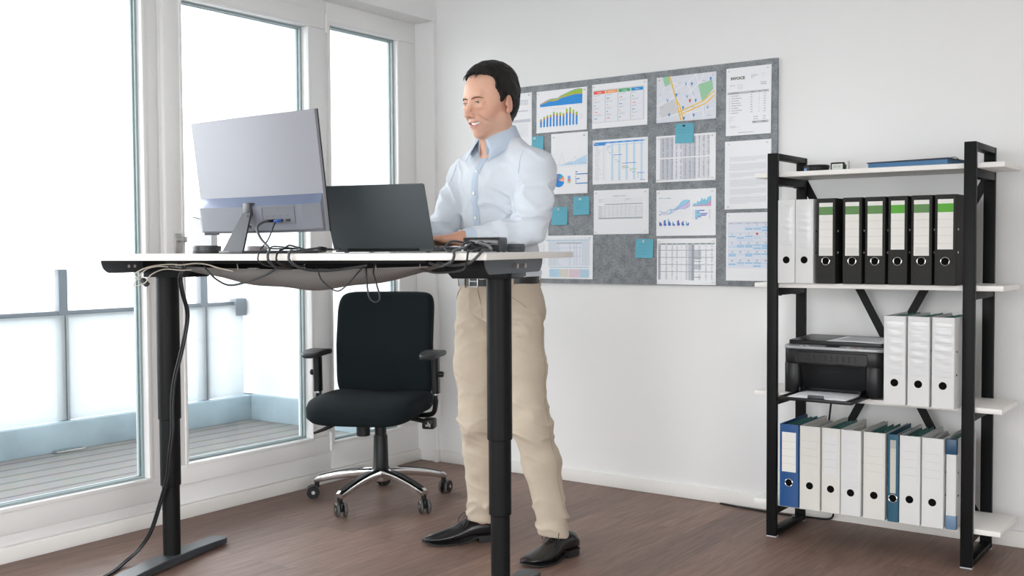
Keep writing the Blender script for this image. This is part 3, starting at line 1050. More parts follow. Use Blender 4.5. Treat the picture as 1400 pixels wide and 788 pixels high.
for i, (a, c, lb, nl) in enumerate(((-1.129, -1.053, 'white ring binder directly right of the black printer, its pocket without lines', 0), (-1.047, -0.973, 'middle of the three white binders right of the printer', 5), (-0.966, -0.891, 'white binder right of the printer nearest to the right shelf post', 5))):
    binder(a, c, 3.780, 0.561, 0.313, M_BW, 'pocket', lb, G3, seed=21 + i * 2, lab=(0.020, 0.188), lines=nl, ring=False, hole_z=0.078, flare=0.0 if i < 2 else 0.004)
G4 = 'binders on the lowest board'
def sc(x, y): return x * y / 3.845
Y4 = 3.802
bot = [(-1.538, -1.463, M_BBLUE, 'label', dict(lab=(0.030, 0.150), lines=4, hole_z=0.092), 'bright blue ring binder with white label at left end of the lowest board'),
       (-1.459, -1.380, M_BW2, 'label', dict(lab=(0.020, 0.150), lines=5, ring=False, labmat=M_BW2, hole_z=0.090), 'white binder right beside the bright blue binder on the lowest board'),
       (-1.374, -1.304, M_BW2, 'label', dict(lab=(0.024, 0.150), lines=5, ring=False, labmat=M_BW, hole_z=0.088), 'cream white binder, second to the right of the bright blue one'),
       (-1.302, -1.227, M_BW, 'pocket', dict(lab=(0.022, 0.190), ring=False, hole_z=0.084), 'cool white binder with plain pocket, third right of the bright blue one'),
       (-1.219, -1.140, M_BW2, 'label', dict(lab=(0.022, 0.150), lines=5, ring=False, labmat=M_BW2, hole_z=0.086), 'white binder on the left side of the narrow teal binder'),
       (-1.132, -1.092, M_BTEAL, 'label', dict(lab=(0.020, 0.190), lines=3, hole_z=0.084, labmat=M_BEIGE), 'narrow dark teal binder with beige label on the lowest board'),
       (-1.090, -1.018, M_BW, 'label', dict(lab=(0.020, 0.150), lines=5, ring=False, labmat=M_BW, hole_z=0.088), 'white binder on the right side of the narrow teal binder'),
       (-1.013, -0.939, M_BW, 'label', dict(lab=(0.020, 0.150), lines=5, ring=False, labmat=M_BW, hole_z=0.088), 'white binder just left of the navy banded binder on the lowest board'),
       (-0.931, -0.897, M_BW, 'plain', dict(ring=False, caps=(M_NAVY, M_SLB), hole_z=0.03), 'white binder with navy top band and slate blue foot beside right shelf post')]
for i, (a, c, cm, st, kw, lb) in enumerate(bot):
    y_ = Y4 + (0.01 if i == 8 else 0.0)
    bb = binder(sc(a, y_), sc(c, y_), y_, 0.138, 0.313, cm, st, lb, G4, seed=31 + i, **kw)
    if i == 5:
        bm = BM(); boxb(bm, (-0.010, -0.0014, 0.263), (0.010, -0.0009, 0.293))
        obj('label_field', bm, M_GREYL, bb)
    if i == 8:
        for ch in list(bb.children):
            if ch.name.startswith('finger_hole'):
                bpy.data.objects.remove(ch)

# ------------------------------------------------------------------ printer
pr = thing('printer', 'black multifunction laser printer with open paper tray on the third board', 'printer', (-1.3405, 3.848, 0.5616))
M_PRN = mat('printer_black', (0.008, 0.0085, 0.0095), 0.34, spec=0.3)
M_PRN2 = mat('printer_silver', (0.36, 0.37, 0.38), 0.35, metal=0.4)
PWD, PDP, PHT = 0.372, 0.275, 0.172
bm = BM()
# body: shell with a front recess
def pbody():
    w2 = PWD / 2
    out = rrect(PWD, PDP, 0.028, 6, 0, PDP / 2)
    prism(bm, out, T(0, 0, 0.116), PHT - 0.116, bevel=0.003)          # upper block
    for s in (-1, 1):                                                  # side cheeks
        cx = s * (w2 - 0.0325)
        prism(bm, rrect(0.065, PDP, 0.024, 5, cx, PDP / 2), T(0, 0, 0.006), 0.112, bevel=0.002)
    boxb(bm, (-w2 + 0.05, 0.055, 0.012), (w2 - 0.05, PDP - 0.01, 0.118))  # inner back of the bay
    boxb(bm, (-w2 + 0.03, 0.03, 0.006), (w2 - 0.03, PDP - 0.01, 0.016))
pbody()
body = obj('body', bm, M_PRN, pr)
bm = BM()
vs = []
for yz in ((0.010, 0.118), (0.010, 0.108), (0.050, 0.020), (0.056, 0.020)):
    pass
ring_loft(bm, [[(-0.128, 0.012, 0.116), (0.128, 0.012, 0.116), (0.128, 0.017, 0.116), (-0.128, 0.017, 0.116)], [(-0.128, 0.040, 0.024), (0.128, 0.040, 0.024), (0.128, 0.047, 0.024), (-0.128, 0.047, 0.024)]])
fl = obj('front_flap', bm, M_PRN, body)
bm = BM()
boxb(bm, (-0.045, 0.0185, 0.0905), (0.032, 0.0215, 0.0985), 0.002)
obj('badge', bm, M_BLACK, fl)
# output slot
bm = BM()
prism(bm, rrect(0.268, 0.040, 0.008, 4, -0.002, 0.1425), Matrix(((1, 0, 0, 0), (0, 0, -1, 0.001), (0, 1, 0, 0), (0, 0, 0, 1))), 0.003)
obj('output_slot', bm, mat('slot_black', (0.004, 0.004, 0.005), 0.2), body)
bm = BM()
tube(bm, [(p[0], -0.003, p[1]) for p in rrect(0.270, 0.042, 0.009, 4, -0.002, 0.1425)], 0.0016, 6, closed=True)
boxb(bm, (-0.085, -0.012, 0.1195), (0.02, 0.002, 0.1235), 0.001)
boxb(bm, (0.05, -0.008, 0.1195), (0.128, 0.002, 0.1235), 0.001)
for k in range(9):
    boxb(bm, (-0.09 + k * 0.022, -0.0030, 0.131), (-0.085 + k * 0.022, -0.0018, 0.154))
obj('slot_rim', bm, M_PRN, body)
# control panel (silver sloping band)
bm = BM()
prism(bm, rrect(PWD + 0.004, 0.075, 0.028, 6, 0, 0.0355), T(0, 0, PHT), 0.012, bevel=0.004)
for v in bm.verts:
    v.co.z += 0.10 * max(0.0, v.co.y) if v.co.z > PHT + 0.004 else 0
cp = obj('control_panel', bm, M_PRN2, pr)
bm = BM()
box(bm, (0.0, 0.016, PHT + 0.0145), (0.052, 0.020, 0.002), rot=(R(6), 0, 0))
obj('display', bm, M_BLKGLOSS, cp)
for x, c_, nm in ((-0.12, (0.7, 0.7, 0.7), 'a'), (-0.095, (0.7, 0.7, 0.7), 'a'), (0.058, (0.75, 0.76, 0.76), 'b'), (0.085, (0.32, 0.05, 0.04), 'c'), (0.118, (0.03, 0.05, 0.06), 'd')):
    bm = BM()
    prism(bm, rrect(0.013, 0.006, 0.0028, 3, x, 0.012), T(0, 0, PHT + 0.0125), 0.002)
    obj('button', bm, mat('button_' + nm, c_, 0.4), cp)
# scanner lid
bm = BM()
prism(bm, rrect(PWD - 0.012, PDP - 0.035, 0.012, 4, 0, PDP / 2 + 0.020), T(0, 0, PHT + 0.0125), 0.018, bevel=0.003)
for v in bm.verts:
    v.co.z += 0.006 * max(0.0, v.co.y) / PDP
obj('scanner_lid', bm, M_PRN, pr)
# paper tray
bm = BM()
boxb(bm, (-0.128, -0.165, 0.0005), (0.128, 0.05, 0.0075), 0.002)
boxb(bm, (-0.134, -0.168, 0.0005), (-0.126, 0.05, 0.014), 0.002)
boxb(bm, (0.126, -0.168, 0.0005), (0.134, 0.05, 0.014), 0.002)
boxb(bm, (-0.134, -0.175, 0.0005), (0.134, -0.165, 0.0125), 0.002)
tr = obj('paper_tray', bm, M_PRN, pr)
bm = BM()
boxb(bm, (-0.030, -0.164, 0.008), (0.030, -0.158, 0.024), 0.003)
boxb(bm, (-0.012, -0.1655, 0.010), (0.012, -0.1635, 0.022), 0.001)
obj('paper_stop', bm, M_GRAPH, tr)
bm = BM()
boxb(bm, (0.110, -0.02, 0.007), (0.116, 0.045, 0.030), 0.002)
boxb(bm, (-0.116, -0.02, 0.007), (-0.110, 0.045, 0.030), 0.002)
obj('paper_guide', bm, M_PRN, tr)
for x in (-0.15, 0.15):
    for y in (0.03, 0.24):
        bm = BM(); cyl(bm, (x, y, 0), (x, y, 0.008), 0.012, seg=14)
        obj('rubber_foot', bm, M_BLACK, body)
bm = BM(); boxb(bm, (-0.106, -0.155, 0.0), (0.106, 0.025, 0.0045), 0.0004)
o = obj('paper_stack', bm, M_PAPER, loc=(-1.3405, 3.848, 0.5706))
tag(o, 'stack of blank white paper lying in the open printer tray', 'paper')
bm = BM()
gv = []
for i in range(9):
    row = []
    for j in range(9):
        u, v = i / 8, j / 8
        row.append(bm.verts.new((-0.105 + 0.21 * u, -0.105 + 0.20 * v, 0.0004 + 0.0016 * (math.sin(PI * u) ** 2))))
    gv.append(row)
for i in range(8):
    for j in range(8):
        bm.faces.new((gv[i][j], gv[i + 1][j], gv[i + 1][j + 1], gv[i][j + 1]))
for k in range(9):
    yy = 0.07 - k * 0.018
    quad(bm, [(-0.08, yy, 0.0026), (-0.08 + 0.11 + 0.04 * math.sin(k * 2.1), yy, 0.0026), (-0.08 + 0.11 + 0.04 * math.sin(k * 2.1), yy + 0.004, 0.0026), (-0.08, yy + 0.004, 0.0026)], 1)
o = obj('paper_sheet', bm, [M_PAPER, mat('print_grey', (0.35, 0.36, 0.38), 0.8)], loc=(-1.262, 3.985, 0.561 + PHT + 0.0345), rot=(R(1.2), 0, R(-4)))
so = o.modifiers.new('thick', 'SOLIDIFY'); so.thickness = 0.0004
tag(o, 'printed white sheet lying on top of the black printer lid', 'paper')

# ------------------------------------------------------------------ things on the top board
tn = thing('round_tin', 'low black round tin with pale blue side label on the top board', 'tin', (-1.462, 4.02, 1.4055))
bm = BM(); lathe(bm, [(0, 0), (0.046, 0), (0.047, 0.002), (0.047, 0.018), (0.0, 0.018)], 40)
obj('body', bm, M_BLACK, tn)
bm = BM(); lathe(bm, [(0, 0.018), (0.0485, 0.018), (0.0485, 0.028), (0.047, 0.030), (0, 0.030)], 40)
obj('lid', bm, M_BLACK, tn)
bm = BM()
ar = [R(206 + k * 2.5) for k in range(14)]
for i in range(13):
    quad(bm, [(0.0476 * math.cos(ar[i]), 0.0476 * math.sin(ar[i]), 0.003), (0.0476 * math.cos(ar[i + 1]), 0.0476 * math.sin(ar[i + 1]), 0.003), (0.0476 * math.cos(ar[i + 1]), 0.0476 * math.sin(ar[i + 1]), 0.0175), (0.0476 * math.cos(ar[i]), 0.0476 * math.sin(ar[i]), 0.0175)])
obj('side_label', bm, mat('tin_label_blue', (0.16, 0.33, 0.62), 0.4), tn)
ck = thing('desk_clock', 'tiny black framed clock with pale display standing on the top board', 'clock', (-1.368, 3.99, 1.4055))
bm = BM(); prism(bm, rrect(0.052, 0.034, 0.004, 3, 0, 0.018), Matrix(((1, 0, 0, 0), (0, 0, 1, -0.008), (0, 1, 0, 0), (0, 0, 0, 1))), 0.014, bevel=0.001)
cb = obj('case', bm, M_BLACK, ck)
bm = BM(); boxb(bm, (-0.021, -0.0092, 0.007), (0.021, -0.0078, 0.029))
dsp = obj('display', bm, mat('lcd_pale', (0.62, 0.66, 0.60), 0.3), ck)
bm = BM()
for i, (x, hgt) in enumerate(((-0.013, 0.006), (-0.006, 0.006), (0.004, 0.006), (0.010, 0.006))):
    boxb(bm, (x - 0.0022, -0.0097, 0.017), (x + 0.0022, -0.0091, 0.0175 + hgt * 0.2))
    boxb(bm, (x + 0.0014, -0.0097, 0.017), (x + 0.0022, -0.0091, 0.023))
obj('digit', bm, mat('lcd_digit', (0.10, 0.11, 0.11), 0.4), dsp)
bm = BM(); boxb(bm, (0.026, -0.003, 0.008), (0.036, 0.004, 0.026), 0.001)
obj('clip', bm, M_GRAPH, ck)
bm = BM(); boxb(bm, (0.036, -0.010, 0.0), (0.042, 0.012, 0.038), 0.001)
obj('stand_plate', bm, mat('stand_pale', (0.6, 0.6, 0.57), 0.4), ck)
fo = thing('document_folder', 'flat blue elastic folder lying on the top board', 'folder', (-1.075, 3.985, 1.4055), R(-2))
M_FOL = mat('folder_blue', (0.006, 0.115, 0.27), 0.35)
M_FOLD = mat('folder_navy', (0.006, 0.014, 0.032), 0.4)
bm = BM()
ring_loft(bm, [[(-0.142, -0.105, 0.0005), (-0.138, 0.105, 0.0005), (-0.138, 0.105, 0.016), (-0.142, -0.105, 0.016)], [(0.135, -0.105, 0.0005), (0.142, 0.105, 0.0005), (0.142, 0.105, 0.019), (0.135, -0.105, 0.018)]])
obj('body', bm, M_FOL, fo)
bm = BM()
ring_loft(bm, [[(-0.146, -0.112, 0.016), (-0.142, 0.108, 0.016), (-0.142, 0.108, 0.020), (-0.146, -0.106, 0.020)], [(0.140, -0.112, 0.0185), (0.146, 0.108, 0.0195), (0.146, 0.108, 0.0235), (0.140, -0.106, 0.0235)]])
obj('flap', bm, M_FOLD, fo)
bm = BM()
tube(bm, [(0.139, -0.09, 0.022), (0.150, -0.06, 0.026), (0.156, -0.02, 0.014), (0.152, 0.03, 0.010), (0.140, 0.06, 0.022)], 0.0013, 6, smooth=5)
obj('elastic_band', bm, M_FOLD, fo)
# ------------------------------------------------------------------ felt pin board
def felt_material():
    m = bpy.data.materials.new('grey_felt')
    m.use_nodes = True
    nt = m.node_tree; b = nt.nodes['Principled BSDF']; L = nt.links.new
    tc = nt.nodes.new('ShaderNodeTexCoord')
    n1 = nt.nodes.new('ShaderNodeTexNoise'); n1.inputs['Scale'].default_value = 120; n1.inputs['Detail'].default_value = 6; n1.inputs['Roughness'].default_value = 0.75
    n2 = nt.nodes.new('ShaderNodeTexNoise'); n2.inputs['Scale'].default_value = 26; n2.inputs['Detail'].default_value = 3
    L(tc.outputs['Object'], n1.inputs['Vector']); L(tc.outputs['Object'], n2.inputs['Vector'])
    ad = nt.nodes.new('ShaderNodeMath'); ad.operation = 'ADD'
    mu = nt.nodes.new('ShaderNodeMath'); mu.operation = 'MULTIPLY'; mu.inputs[1].default_value = 0.45
    L(n2.outputs['Fac'], mu.inputs[0]); L(n1.outputs['Fac'], ad.inputs[0]); L(mu.outputs[0], ad.inputs[1])
    r = nt.nodes.new('ShaderNodeValToRGB')
    r.color_ramp.elements[0].position = 0.52; r.color_ramp.elements[0].color = (0.135, 0.150, 0.162, 1)
    r.color_ramp.elements[1].position = 0.92; r.color_ramp.elements[1].color = (0.36, 0.385, 0.405, 1)
    L(ad.outputs[0], r.inputs[0]); L(r.outputs[0], b.inputs['Base Color'])
    b.inputs['Roughness'].default_value = 0.95
    bp = nt.nodes.new('ShaderNodeBump'); bp.inputs['Strength'].default_value = 0.35; bp.inputs['Distance'].default_value = 0.002
    L(n1.outputs['Fac'], bp.inputs['Height']); L(bp.outputs[0], b.inputs['Normal'])
    return m
BF = 4.2255
bm = BM(); boxb(bm, (-3.19, BF, 0.952), (-1.705, 4.2392, 1.908), 0.002)
o = obj('pin_board', bm, felt_material())
bm = BM(); boxb(bm, (-3.1, 4.2390, 1.80), (-1.8, 4.2398, 1.84))
obj('mounting_strip', bm, M_STEEL, o)
tag(o, 'large grey felt pin board covered with papers on the back wall', 'pin board')

def ink(c):
    return mat('ink_' + c, c, 0.75)

class Sheet:
    """one sheet of paper with everything printed on it: a single mesh"""
    def __init__(s, x0, x1, z1, z0, tilt=0.5, skew=0.0, col=None):
        s.x0, s.z1, s.W, s.H = x0, z1, x1 - x0, z1 - z0
        s.tilt, s.skew = tilt, skew
        s.bm = BM(); s.mats = [col or M_PAPER]; s.k = 0
        boxb(s.bm, (0, -0.0004, -s.H), (s.W, 0.0010, 0))
    def mi(s, c):
        m = ink(c)
        if m not in s.mats: s.mats.append(m)
        return s.mats.index(m)
    def y(s, lay):
        return -0.0005 - 0.00012 * lay
    def rect(s, u0, v0, u1, v1, c, lay=1):
        y = s.y(lay)
        quad(s.bm, [(u0 * s.W, y, -v1 * s.H), (u1 * s.W, y, -v1 * s.H), (u1 * s.W, y, -v0 * s.H), (u0 * s.W, y, -v0 * s.H)], s.mi(c))
    def poly(s, pts, c, lay=1):
        quad(s.bm, [(u * s.W, s.y(lay), -v * s.H) for u, v in pts], s.mi(c))
    def strip(s, pts, wd, c, lay=2):
        """line of width wd (metres)"""
        P = [Vector((u * s.W, -v * s.H)) for u, v in pts]
        y = s.y(lay); mi = s.mi(c)
        for a, b in zip(P[:-1], P[1:]):
            d = (b - a)
            if d.length < 1e-7: continue
            n = Vector((-d.y, d.x)).normalized() * wd / 2
            quad(s.bm, [(p.x, y, p.y) for p in (a - n, b - n, b + n, a + n)], mi)
    def dashes(s, u0, u1, v, c, h=0.010, lay=1, rnd=None, fill=0.8):
        """a line of illegible small print"""
        rnd = rnd or random
        u = u0
        while u < u1:
            w_ = min(rnd.uniform(0.012, 0.04), u1 - u)
            s.rect(u, v, u + w_ * fill, v + h, c, lay)
            u += w_ + 0.006
    def disc(s, u, v, r, c, lay=2, a0=0, a1=360, n=20):
        y = s.y(lay)
        pts = [(u * s.W + r * math.cos(R(a0 + (a1 - a0) * k / n)), y, -v * s.H + r * math.sin(R(a0 + (a1 - a0) * k / n))) for k in range(n + (0 if a1 - a0 >= 360 else 1))]
        if a1 - a0 < 360: pts = [(u * s.W, y, -v * s.H)] + pts
        quad(s.bm, pts, s.mi(c))
    def text(s, u, v, size, st, c, align='LEFT', lay=2, bold=0.0):
        M = T(u * s.W, s.y(lay), -v * s.H) @ RX(R(90))
        text_bm(s.bm, st, size, M, s.mi(c), align, bold)
    def done(s, name, label, cat='paper', group='papers on the pin board'):
        o = obj(name, s.bm, s.mats, loc=(s.x0, BF - 0.0006, s.z1), rot=(R(-s.tilt), R(s.skew), 0), smooth=False)
        tag(o, label, cat, group)
        return o

PINS = []
def pins(s, *corners, dx=0.014, dz=0.012, what=''):
    for c in corners:
        x = s.x0 + (dx if 'L' in c else s.W - dx)
        z = s.z1 - (dz if 'T' in c else s.H - dz)
        PINS.append((x, z, {'TL': 'top left', 'TR': 'top right', 'BL': 'bottom left', 'BR': 'bottom right'}[c], what, s, (dz if 'T' in c else s.H - dz)))

GR, LG, DG, BL, SK = '#8c9096', '#c9ccd1', '#555a60', '#3d97d8', '#a9cfe8'
# 1 far left invoice half hidden by the head
s = Sheet(-3.158, -2.953, 1.878, 1.588)
s.rect(0.06, 0.44, 0.96, 0.49, LG)
for k in range(9): s.dashes(0.1, 0.9, 0.52 + k * 0.025, LG, 0.008, rnd=random.Random(k))
for k in range(4): s.dashes(0.6, 0.9, 0.12 + k * 0.022, GR, 0.008, rnd=random.Random(k + 20))
s.rect(0.6, 0.29, 0.9, 0.31, LG)
s.done('paper_sheet', 'pale table sheet at upper left of the board, partly hidden behind the head')
pins(s, 'TR', what='the sheet behind the head')
# 2 area chart and stacked bars
s = Sheet(-2.924, -2.637, 1.876, 1.676, 1.2)
xs = [0.07 + 0.84 * k / 12 for k in range(13)]
b1 = [.05, .075, .105, .125, .115, .125, .17, .185, .20, .215, .23, .225, .22]
b2 = [.065, .10, .14, .165, .17, .165, .22, .25, .28, .31, .335, .345, .33]
for i in range(12):
    base = 0.375
    s.poly([(xs[i], base), (xs[i + 1], base), (xs[i + 1], base - b1[i + 1]), (xs[i], base - b1[i])], '#2e8fd6')
    s.poly([(xs[i], base - b1[i]), (xs[i + 1], base - b1[i + 1]), (xs[i + 1], base - b1[i + 1] - .012), (xs[i], base - b1[i] - .012)], '#ef9560')
    s.poly([(xs[i], base - b1[i] - .012), (xs[i + 1], base - b1[i + 1] - .012), (xs[i + 1], base - b2[i + 1]), (xs[i], base - b2[i])], '#9cc445')
s.strip([(xs[i], 0.375 - b2[i] - .004) for i in range(13)], 0.002, '#8079b8')
s.dashes(0.32, 0.60, 0.44, LG, 0.012, rnd=random.Random(3))
for k in range(12): s.rect(0.07 + k * 0.073, 0.40, 0.085 + k * 0.073, 0.408, LG)
hh = [.125, .165, .19, .20, .235, .215, .21, .195, .25, .26, .225, .185]
for i, q in enumerate(hh):
    u = 0.075 + i * 0.0645
    tot = q + [.035, .035, .035, .035, .05, .045, .05, .045, .075, .085, .065, .06][i]
    tot *= 1.18; q2 = q * 1.12
    s.rect(u, 0.865 - q2, u + 0.036, 0.865, '#2e8fd6'); s.rect(u, 0.865 - q2 - 0.022, u + 0.036, 0.865 - q2, '#e0604c'); s.rect(u, 0.865 - tot - 0.012, u + 0.036, 0.865 - q2 - 0.022, '#9cc445')
    s.rect(u + 0.008, 0.885, u + 0.028, 0.893, LG)
for k in range(5): s.dashes(0.86, 0.93, 0.62 + k * 0.028, LG, 0.008, rnd=random.Random(k)); s.rect(0.03, 0.55 + k * 0.07, 0.05, 0.558 + k * 0.07, LG)
s.done('chart_sheet', 'sheet with a green and blue area chart above stacked bars', 'chart')
pins(s, 'TL', 'TR', what='the area chart sheet')
# 3 kanban
s = Sheet(-2.609, -2.317, 1.880, 1.675, 0.8)
s.rect(0.015, 0.13, 0.945, 0.875, '#d3d6db')
for i, (t_, c) in enumerate((('To-Do', '#e8614e'), ('In Progress', '#f3a55c'), ('Testing', '#4bb079'), ('Done', '#2f93d6'))):
    u0 = 0.03 + i * 0.229; u1 = u0 + 0.207
    s.rect(u0, 0.155, u1, 0.86, '#e6e8ee', 2)
    s.rect(u0, 0.155, u1, 0.225, c, 3)
    s.text((u0 + u1) / 2, 0.205, 0.0085, t_, '#ffffff', 'CENTER', 4)
    rr = random.Random(40 + i)
    for k in range(4):
        v = 0.25 + k * 0.148
        s.dashes(u0 + 0.015, u0 + rr.uniform(0.09, 0.16), v, '#8d9299', 0.009, 3, rr); s.dashes(u0 + 0.015, u0 + rr.uniform(0.04, 0.1), v + 0.018, LG, 0.007, 3, rr)
        cols = [['#f3a55c'], ['#4bb049'], ['#f3a55c', '#e05a4c'], ['#2f83d6', '#4bb049']][(k + i * 3) % 4]
        for q, cc in enumerate(cols):
            s.disc(u0 + 0.025 + q * 0.03, v + 0.085, 0.0030, cc, 4, n=10)
        if k < 3: s.rect(u0 + 0.01, v + 0.118, u1 - 0.02, v + 0.121, ['#f3c9a0', '#f3c9a0', '#a5d8bd', '#a0cdef'][i], 3)
s.done('kanban_sheet', 'task sheet with four columns headed red, orange, green and blue', 'chart')
pins(s, 'TL', 'TR', what='the four-column task sheet')
# 4 map
s = Sheet(-2.270, -1.981, 1.879, 1.677, 1.0)
s.rect(0.0, 0.0, 1.0, 1.0, '#dcdfe6')
s.poly([(0.10, 0.0), (0.215, 0.0), (0.235, 0.165), (0.145, 0.215)], '#9dcca6', 2)
s.poly([(0.705, 0.24), (0.93, 0.17), (0.955, 0.36), (0.80, 0.60), (0.765, 0.59)], '#9dcca6', 2)
s.poly([(0.05, 0.66), (0.20, 0.56), (0.31, 0.50), (0.365, 0.80), (0.09, 0.90)], '#cfd1d3', 2)
for pts in (((0, .62), (.3, .47)), ((.14, .2), (.05, .5)), ((.28, .16), (.52, .2), (.68, .0)), ((.52, .2), (.58, .35), (.45, .55)), ((.58, .35), (.74, .2), (.8, 0)), ((.58, .35), (.64, .6)), ((.0, .92), (.38, .84), (.6, .82), (.95, .78)), ((.78, .7), (.80, .95)), ((.57, .75), (.6, .98)), ((.22, .36), (.5, .2)), ((.66, 0), (.72, .22))):
    s.strip(pts, 0.0022, '#f3f4f7', 3)
for pts, w_ in (([(.225, 0), (.345, .55), (.36, .66), (.42, .98)], .0055), ([(.345, .55), (.40, .66), (.46, .98)], .0050), ([(.375, .80), (.79, .60), (.975, .40)], .0048), ([(.39, .865), (.83, .66), (.975, .50)], .0048)):
    s.strip(pts, w_, '#f6c733', 4)
def mpin(u, v, c, hollow=False):
    s.disc(u, v, 0.0052, c, 5, n=14); s.poly([(u - 0.016, v + 0.012), (u + 0.016, v + 0.012), (u, v + 0.062)], c, 5)
    if hollow: s.disc(u, v - 0.005, 0.0034, '#dbe6f2', 6, n=10)
for u, v in ((.60, .20), (.91, .13), (.34, .41), (.665, .565), (.455, .70), (.22, .83), (.635, .88), (.47, .93)): mpin(u, v, '#4a9ad4')
for u, v in ((.50, .18), (.19, .50), (.52, .45), (.865, .73)): mpin(u, v, '#5f9fd0', True)
mpin(.57, .56, '#d9534f')
for k, (u, v, a) in enumerate(((.40, .17, 0), (.38, .40, 40), (.07, .38, 60), (.62, .42, -70), (.09, .66, 20), (.80, .17, -15), (.89, .92, -8), (.63, .72, -22), (.81, .78, 85), (.06, .80, 85))):
    d = Vector((math.cos(R(a)), math.sin(R(a)))) * 0.03
    s.strip([(u - d.x, v + d.y), (u + d.x, v - d.y)], 0.0022, '#aab0b8', 5)
s.done('street_map', 'printed street map with yellow roads, green parks and blue markers', 'map')
pins(s, 'TL', 'TR', what='the street map')
# 5 invoice
s = Sheet(-1.934, -1.731, 1.884, 1.596, 1.2)
s.text(0.10, 0.175, 0.0165, 'INVOICE', '#1f4a22', bold=0.0006)
rr = random.Random(5)
for k in range(3): s.dashes(0.56, 0.56 + (0.15, 0.12, 0.06)[k], 0.125 + k * 0.018, GR, 0.007, rnd=rr)
s.dashes(0.78, 0.88, 0.115, LG, 0.007, rnd=rr); s.dashes(0.79, 0.86, 0.15, LG, 0.007, rnd=rr)
s.dashes(0.75, 0.9, 0.24, GR, 0.008, rnd=rr); s.dashes(0.78, 0.90, 0.265, '#5b7a5d', 0.012, rnd=rr)
s.dashes(0.09, 0.20, 0.255, GR, 0.008, rnd=rr)
for k in range(4): s.dashes(0.26, 0.38, 0.25 + k * 0.02, LG, 0.008, rnd=rr)
s.rect(0.03, 0.355, 0.95, 0.39, '#bcbfc4')
for a, b_ in ((.08, .28), (.55, .65), (.72, .77), (.85, .9)): s.dashes(a, b_, 0.368, DG, 0.009, 2, rr)
for k in range(8):
    v = 0.41 + k * 0.036
    s.dashes(0.07, 0.09, v, GR, 0.009, rnd=rr); s.dashes(0.12, 0.12 + rr.uniform(.13, .26), v, GR, 0.010, rnd=rr); s.dashes(.55, .60, v, GR, .010, rnd=rr); s.rect(.735, v, .745, v + .010, GR); s.dashes(.84, .89, v, GR, .010, rnd=rr)
for k in range(2): s.dashes(0.62, 0.72, 0.735 + k * 0.035, GR, 0.010, rnd=rr); s.dashes(.83, .89, 0.735 + k * .035, GR, .010, rnd=rr)
s.rect(0.59, 0.80, 0.95, 0.835, '#bcbfc4'); s.dashes(0.61, 0.68, 0.812, DG, 0.012, 2, rr); s.dashes(.80, .90, .812, DG, .012, 2, rr)
for k in range(4): s.dashes(0.07, 0.07 + (.14, .08, .12, .06)[k], 0.72 + k * 0.022, LG, 0.008, rnd=rr)
s.strip([(0.08, .875), (0.13, .85), (0.12, .89), (0.17, .855), (0.16, .885), (0.21, .855), (0.2, .885), (.29, .87)], 0.0008, '#8f97b5')
s.dashes(0.28, 0.62, 0.955, GR, 0.009, rnd=rr)
s.done('invoice_sheet', 'invoice with dark green heading and grey total bar at upper right of the board', 'invoice')
pins(s, 'TL', 'TR', dx=0.013, what='the invoice')
# 6 pie chart sheet
s = Sheet(-2.841, -2.634, 1.667, 1.378, 0.8)
for k in range(6): s.rect(0.06, 0.285 + k * 0.045, 0.98, 0.287 + k * 0.045, '#d8dbe0')
ar = [0, .01, .02, .04, .06, .05, .08, .11, .13, .15]
for i in range(9):
    u0, u1 = .15 + i * .092, .15 + (i + 1) * .092
    s.poly([(u0, .53), (u1, .53), (u1, .53 - ar[i + 1]), (u0, .53 - ar[i])], '#bcd9ee', 2)
s.strip([(.1, .52), (.23, .50), (.30, .32), (.38, .5), (.55, .51), (.65, .39), (.72, .45), (.80, .5), (.97, .51)], .0008, '#c6b3a6', 3)
for k in range(9): s.rect(.2 + k * .09, .555, .23 + k * .09, .560, '#b4b8bf')
for a0, a1, c in ((80, 150, '#7a86c8'), (40, 95, '#35b3de'), (18, 42, '#f0956e'), (-14, 18, '#f5bda2'), (-120, -14, '#2a8fdc'), (150, 240, '#4d6fc0')):
    s.disc(0.22, 0.775, 0.032, c, 2, a0, a1, 12)
for k, c in enumerate(('#7fb7e6', '#8fb0d8', '#e8929a', '#a9d08e')): s.rect(.46, .705 + k * .03, .54, .735 + k * .03, c)
for k, L_ in enumerate((.06, .33, .015, .12, .035, .33)): s.rect(.67, .638 + k * .038, .67 + L_, .653 + k * .038, '#1f7fc4')
s.done('chart_sheet', 'upright sheet with a faint line chart above a pie and blue bars', 'chart')
pins(s, 'TL', 'TR', dx=0.016, dz=0.016, what='the pie chart sheet')
# 7 gantt
s = Sheet(-2.607, -2.315, 1.621, 1.416, 0.7)
s.rect(0.02, 0.05, 0.24, 0.125, '#3e93dc'); s.rect(0.24, 0.05, 0.95, 0.085, '#3e93dc')
s.dashes(0.04, 0.11, 0.08, '#dbe9f7', 0.012, 2, random.Random(1))
for k in range(5): s.dashes(0.27 + k * .14, 0.33 + k * .14, 0.06, '#cfe2f5', 0.01, 2, random.Random(k))
for k in range(5): s.rect(0.345 + k * 0.132, 0.10, 0.378 + k * 0.132, 0.93, '#c2dcec')
s.rect(0.24, 0.125, .95, .132, '#9cc8e8')
rr = random.Random(9)
for k in range(26):
    v = .15 + k * .030
    s.dashes(.05 if k % 6 else .03, rr.uniform(.10, .17), v, '#aeb5bd', .008, rnd=rr); s.dashes(.19, .225, v, '#aeb5bd', .008, rnd=rr)
s.rect(.24, .13, .243, .93, '#c5d6e4')
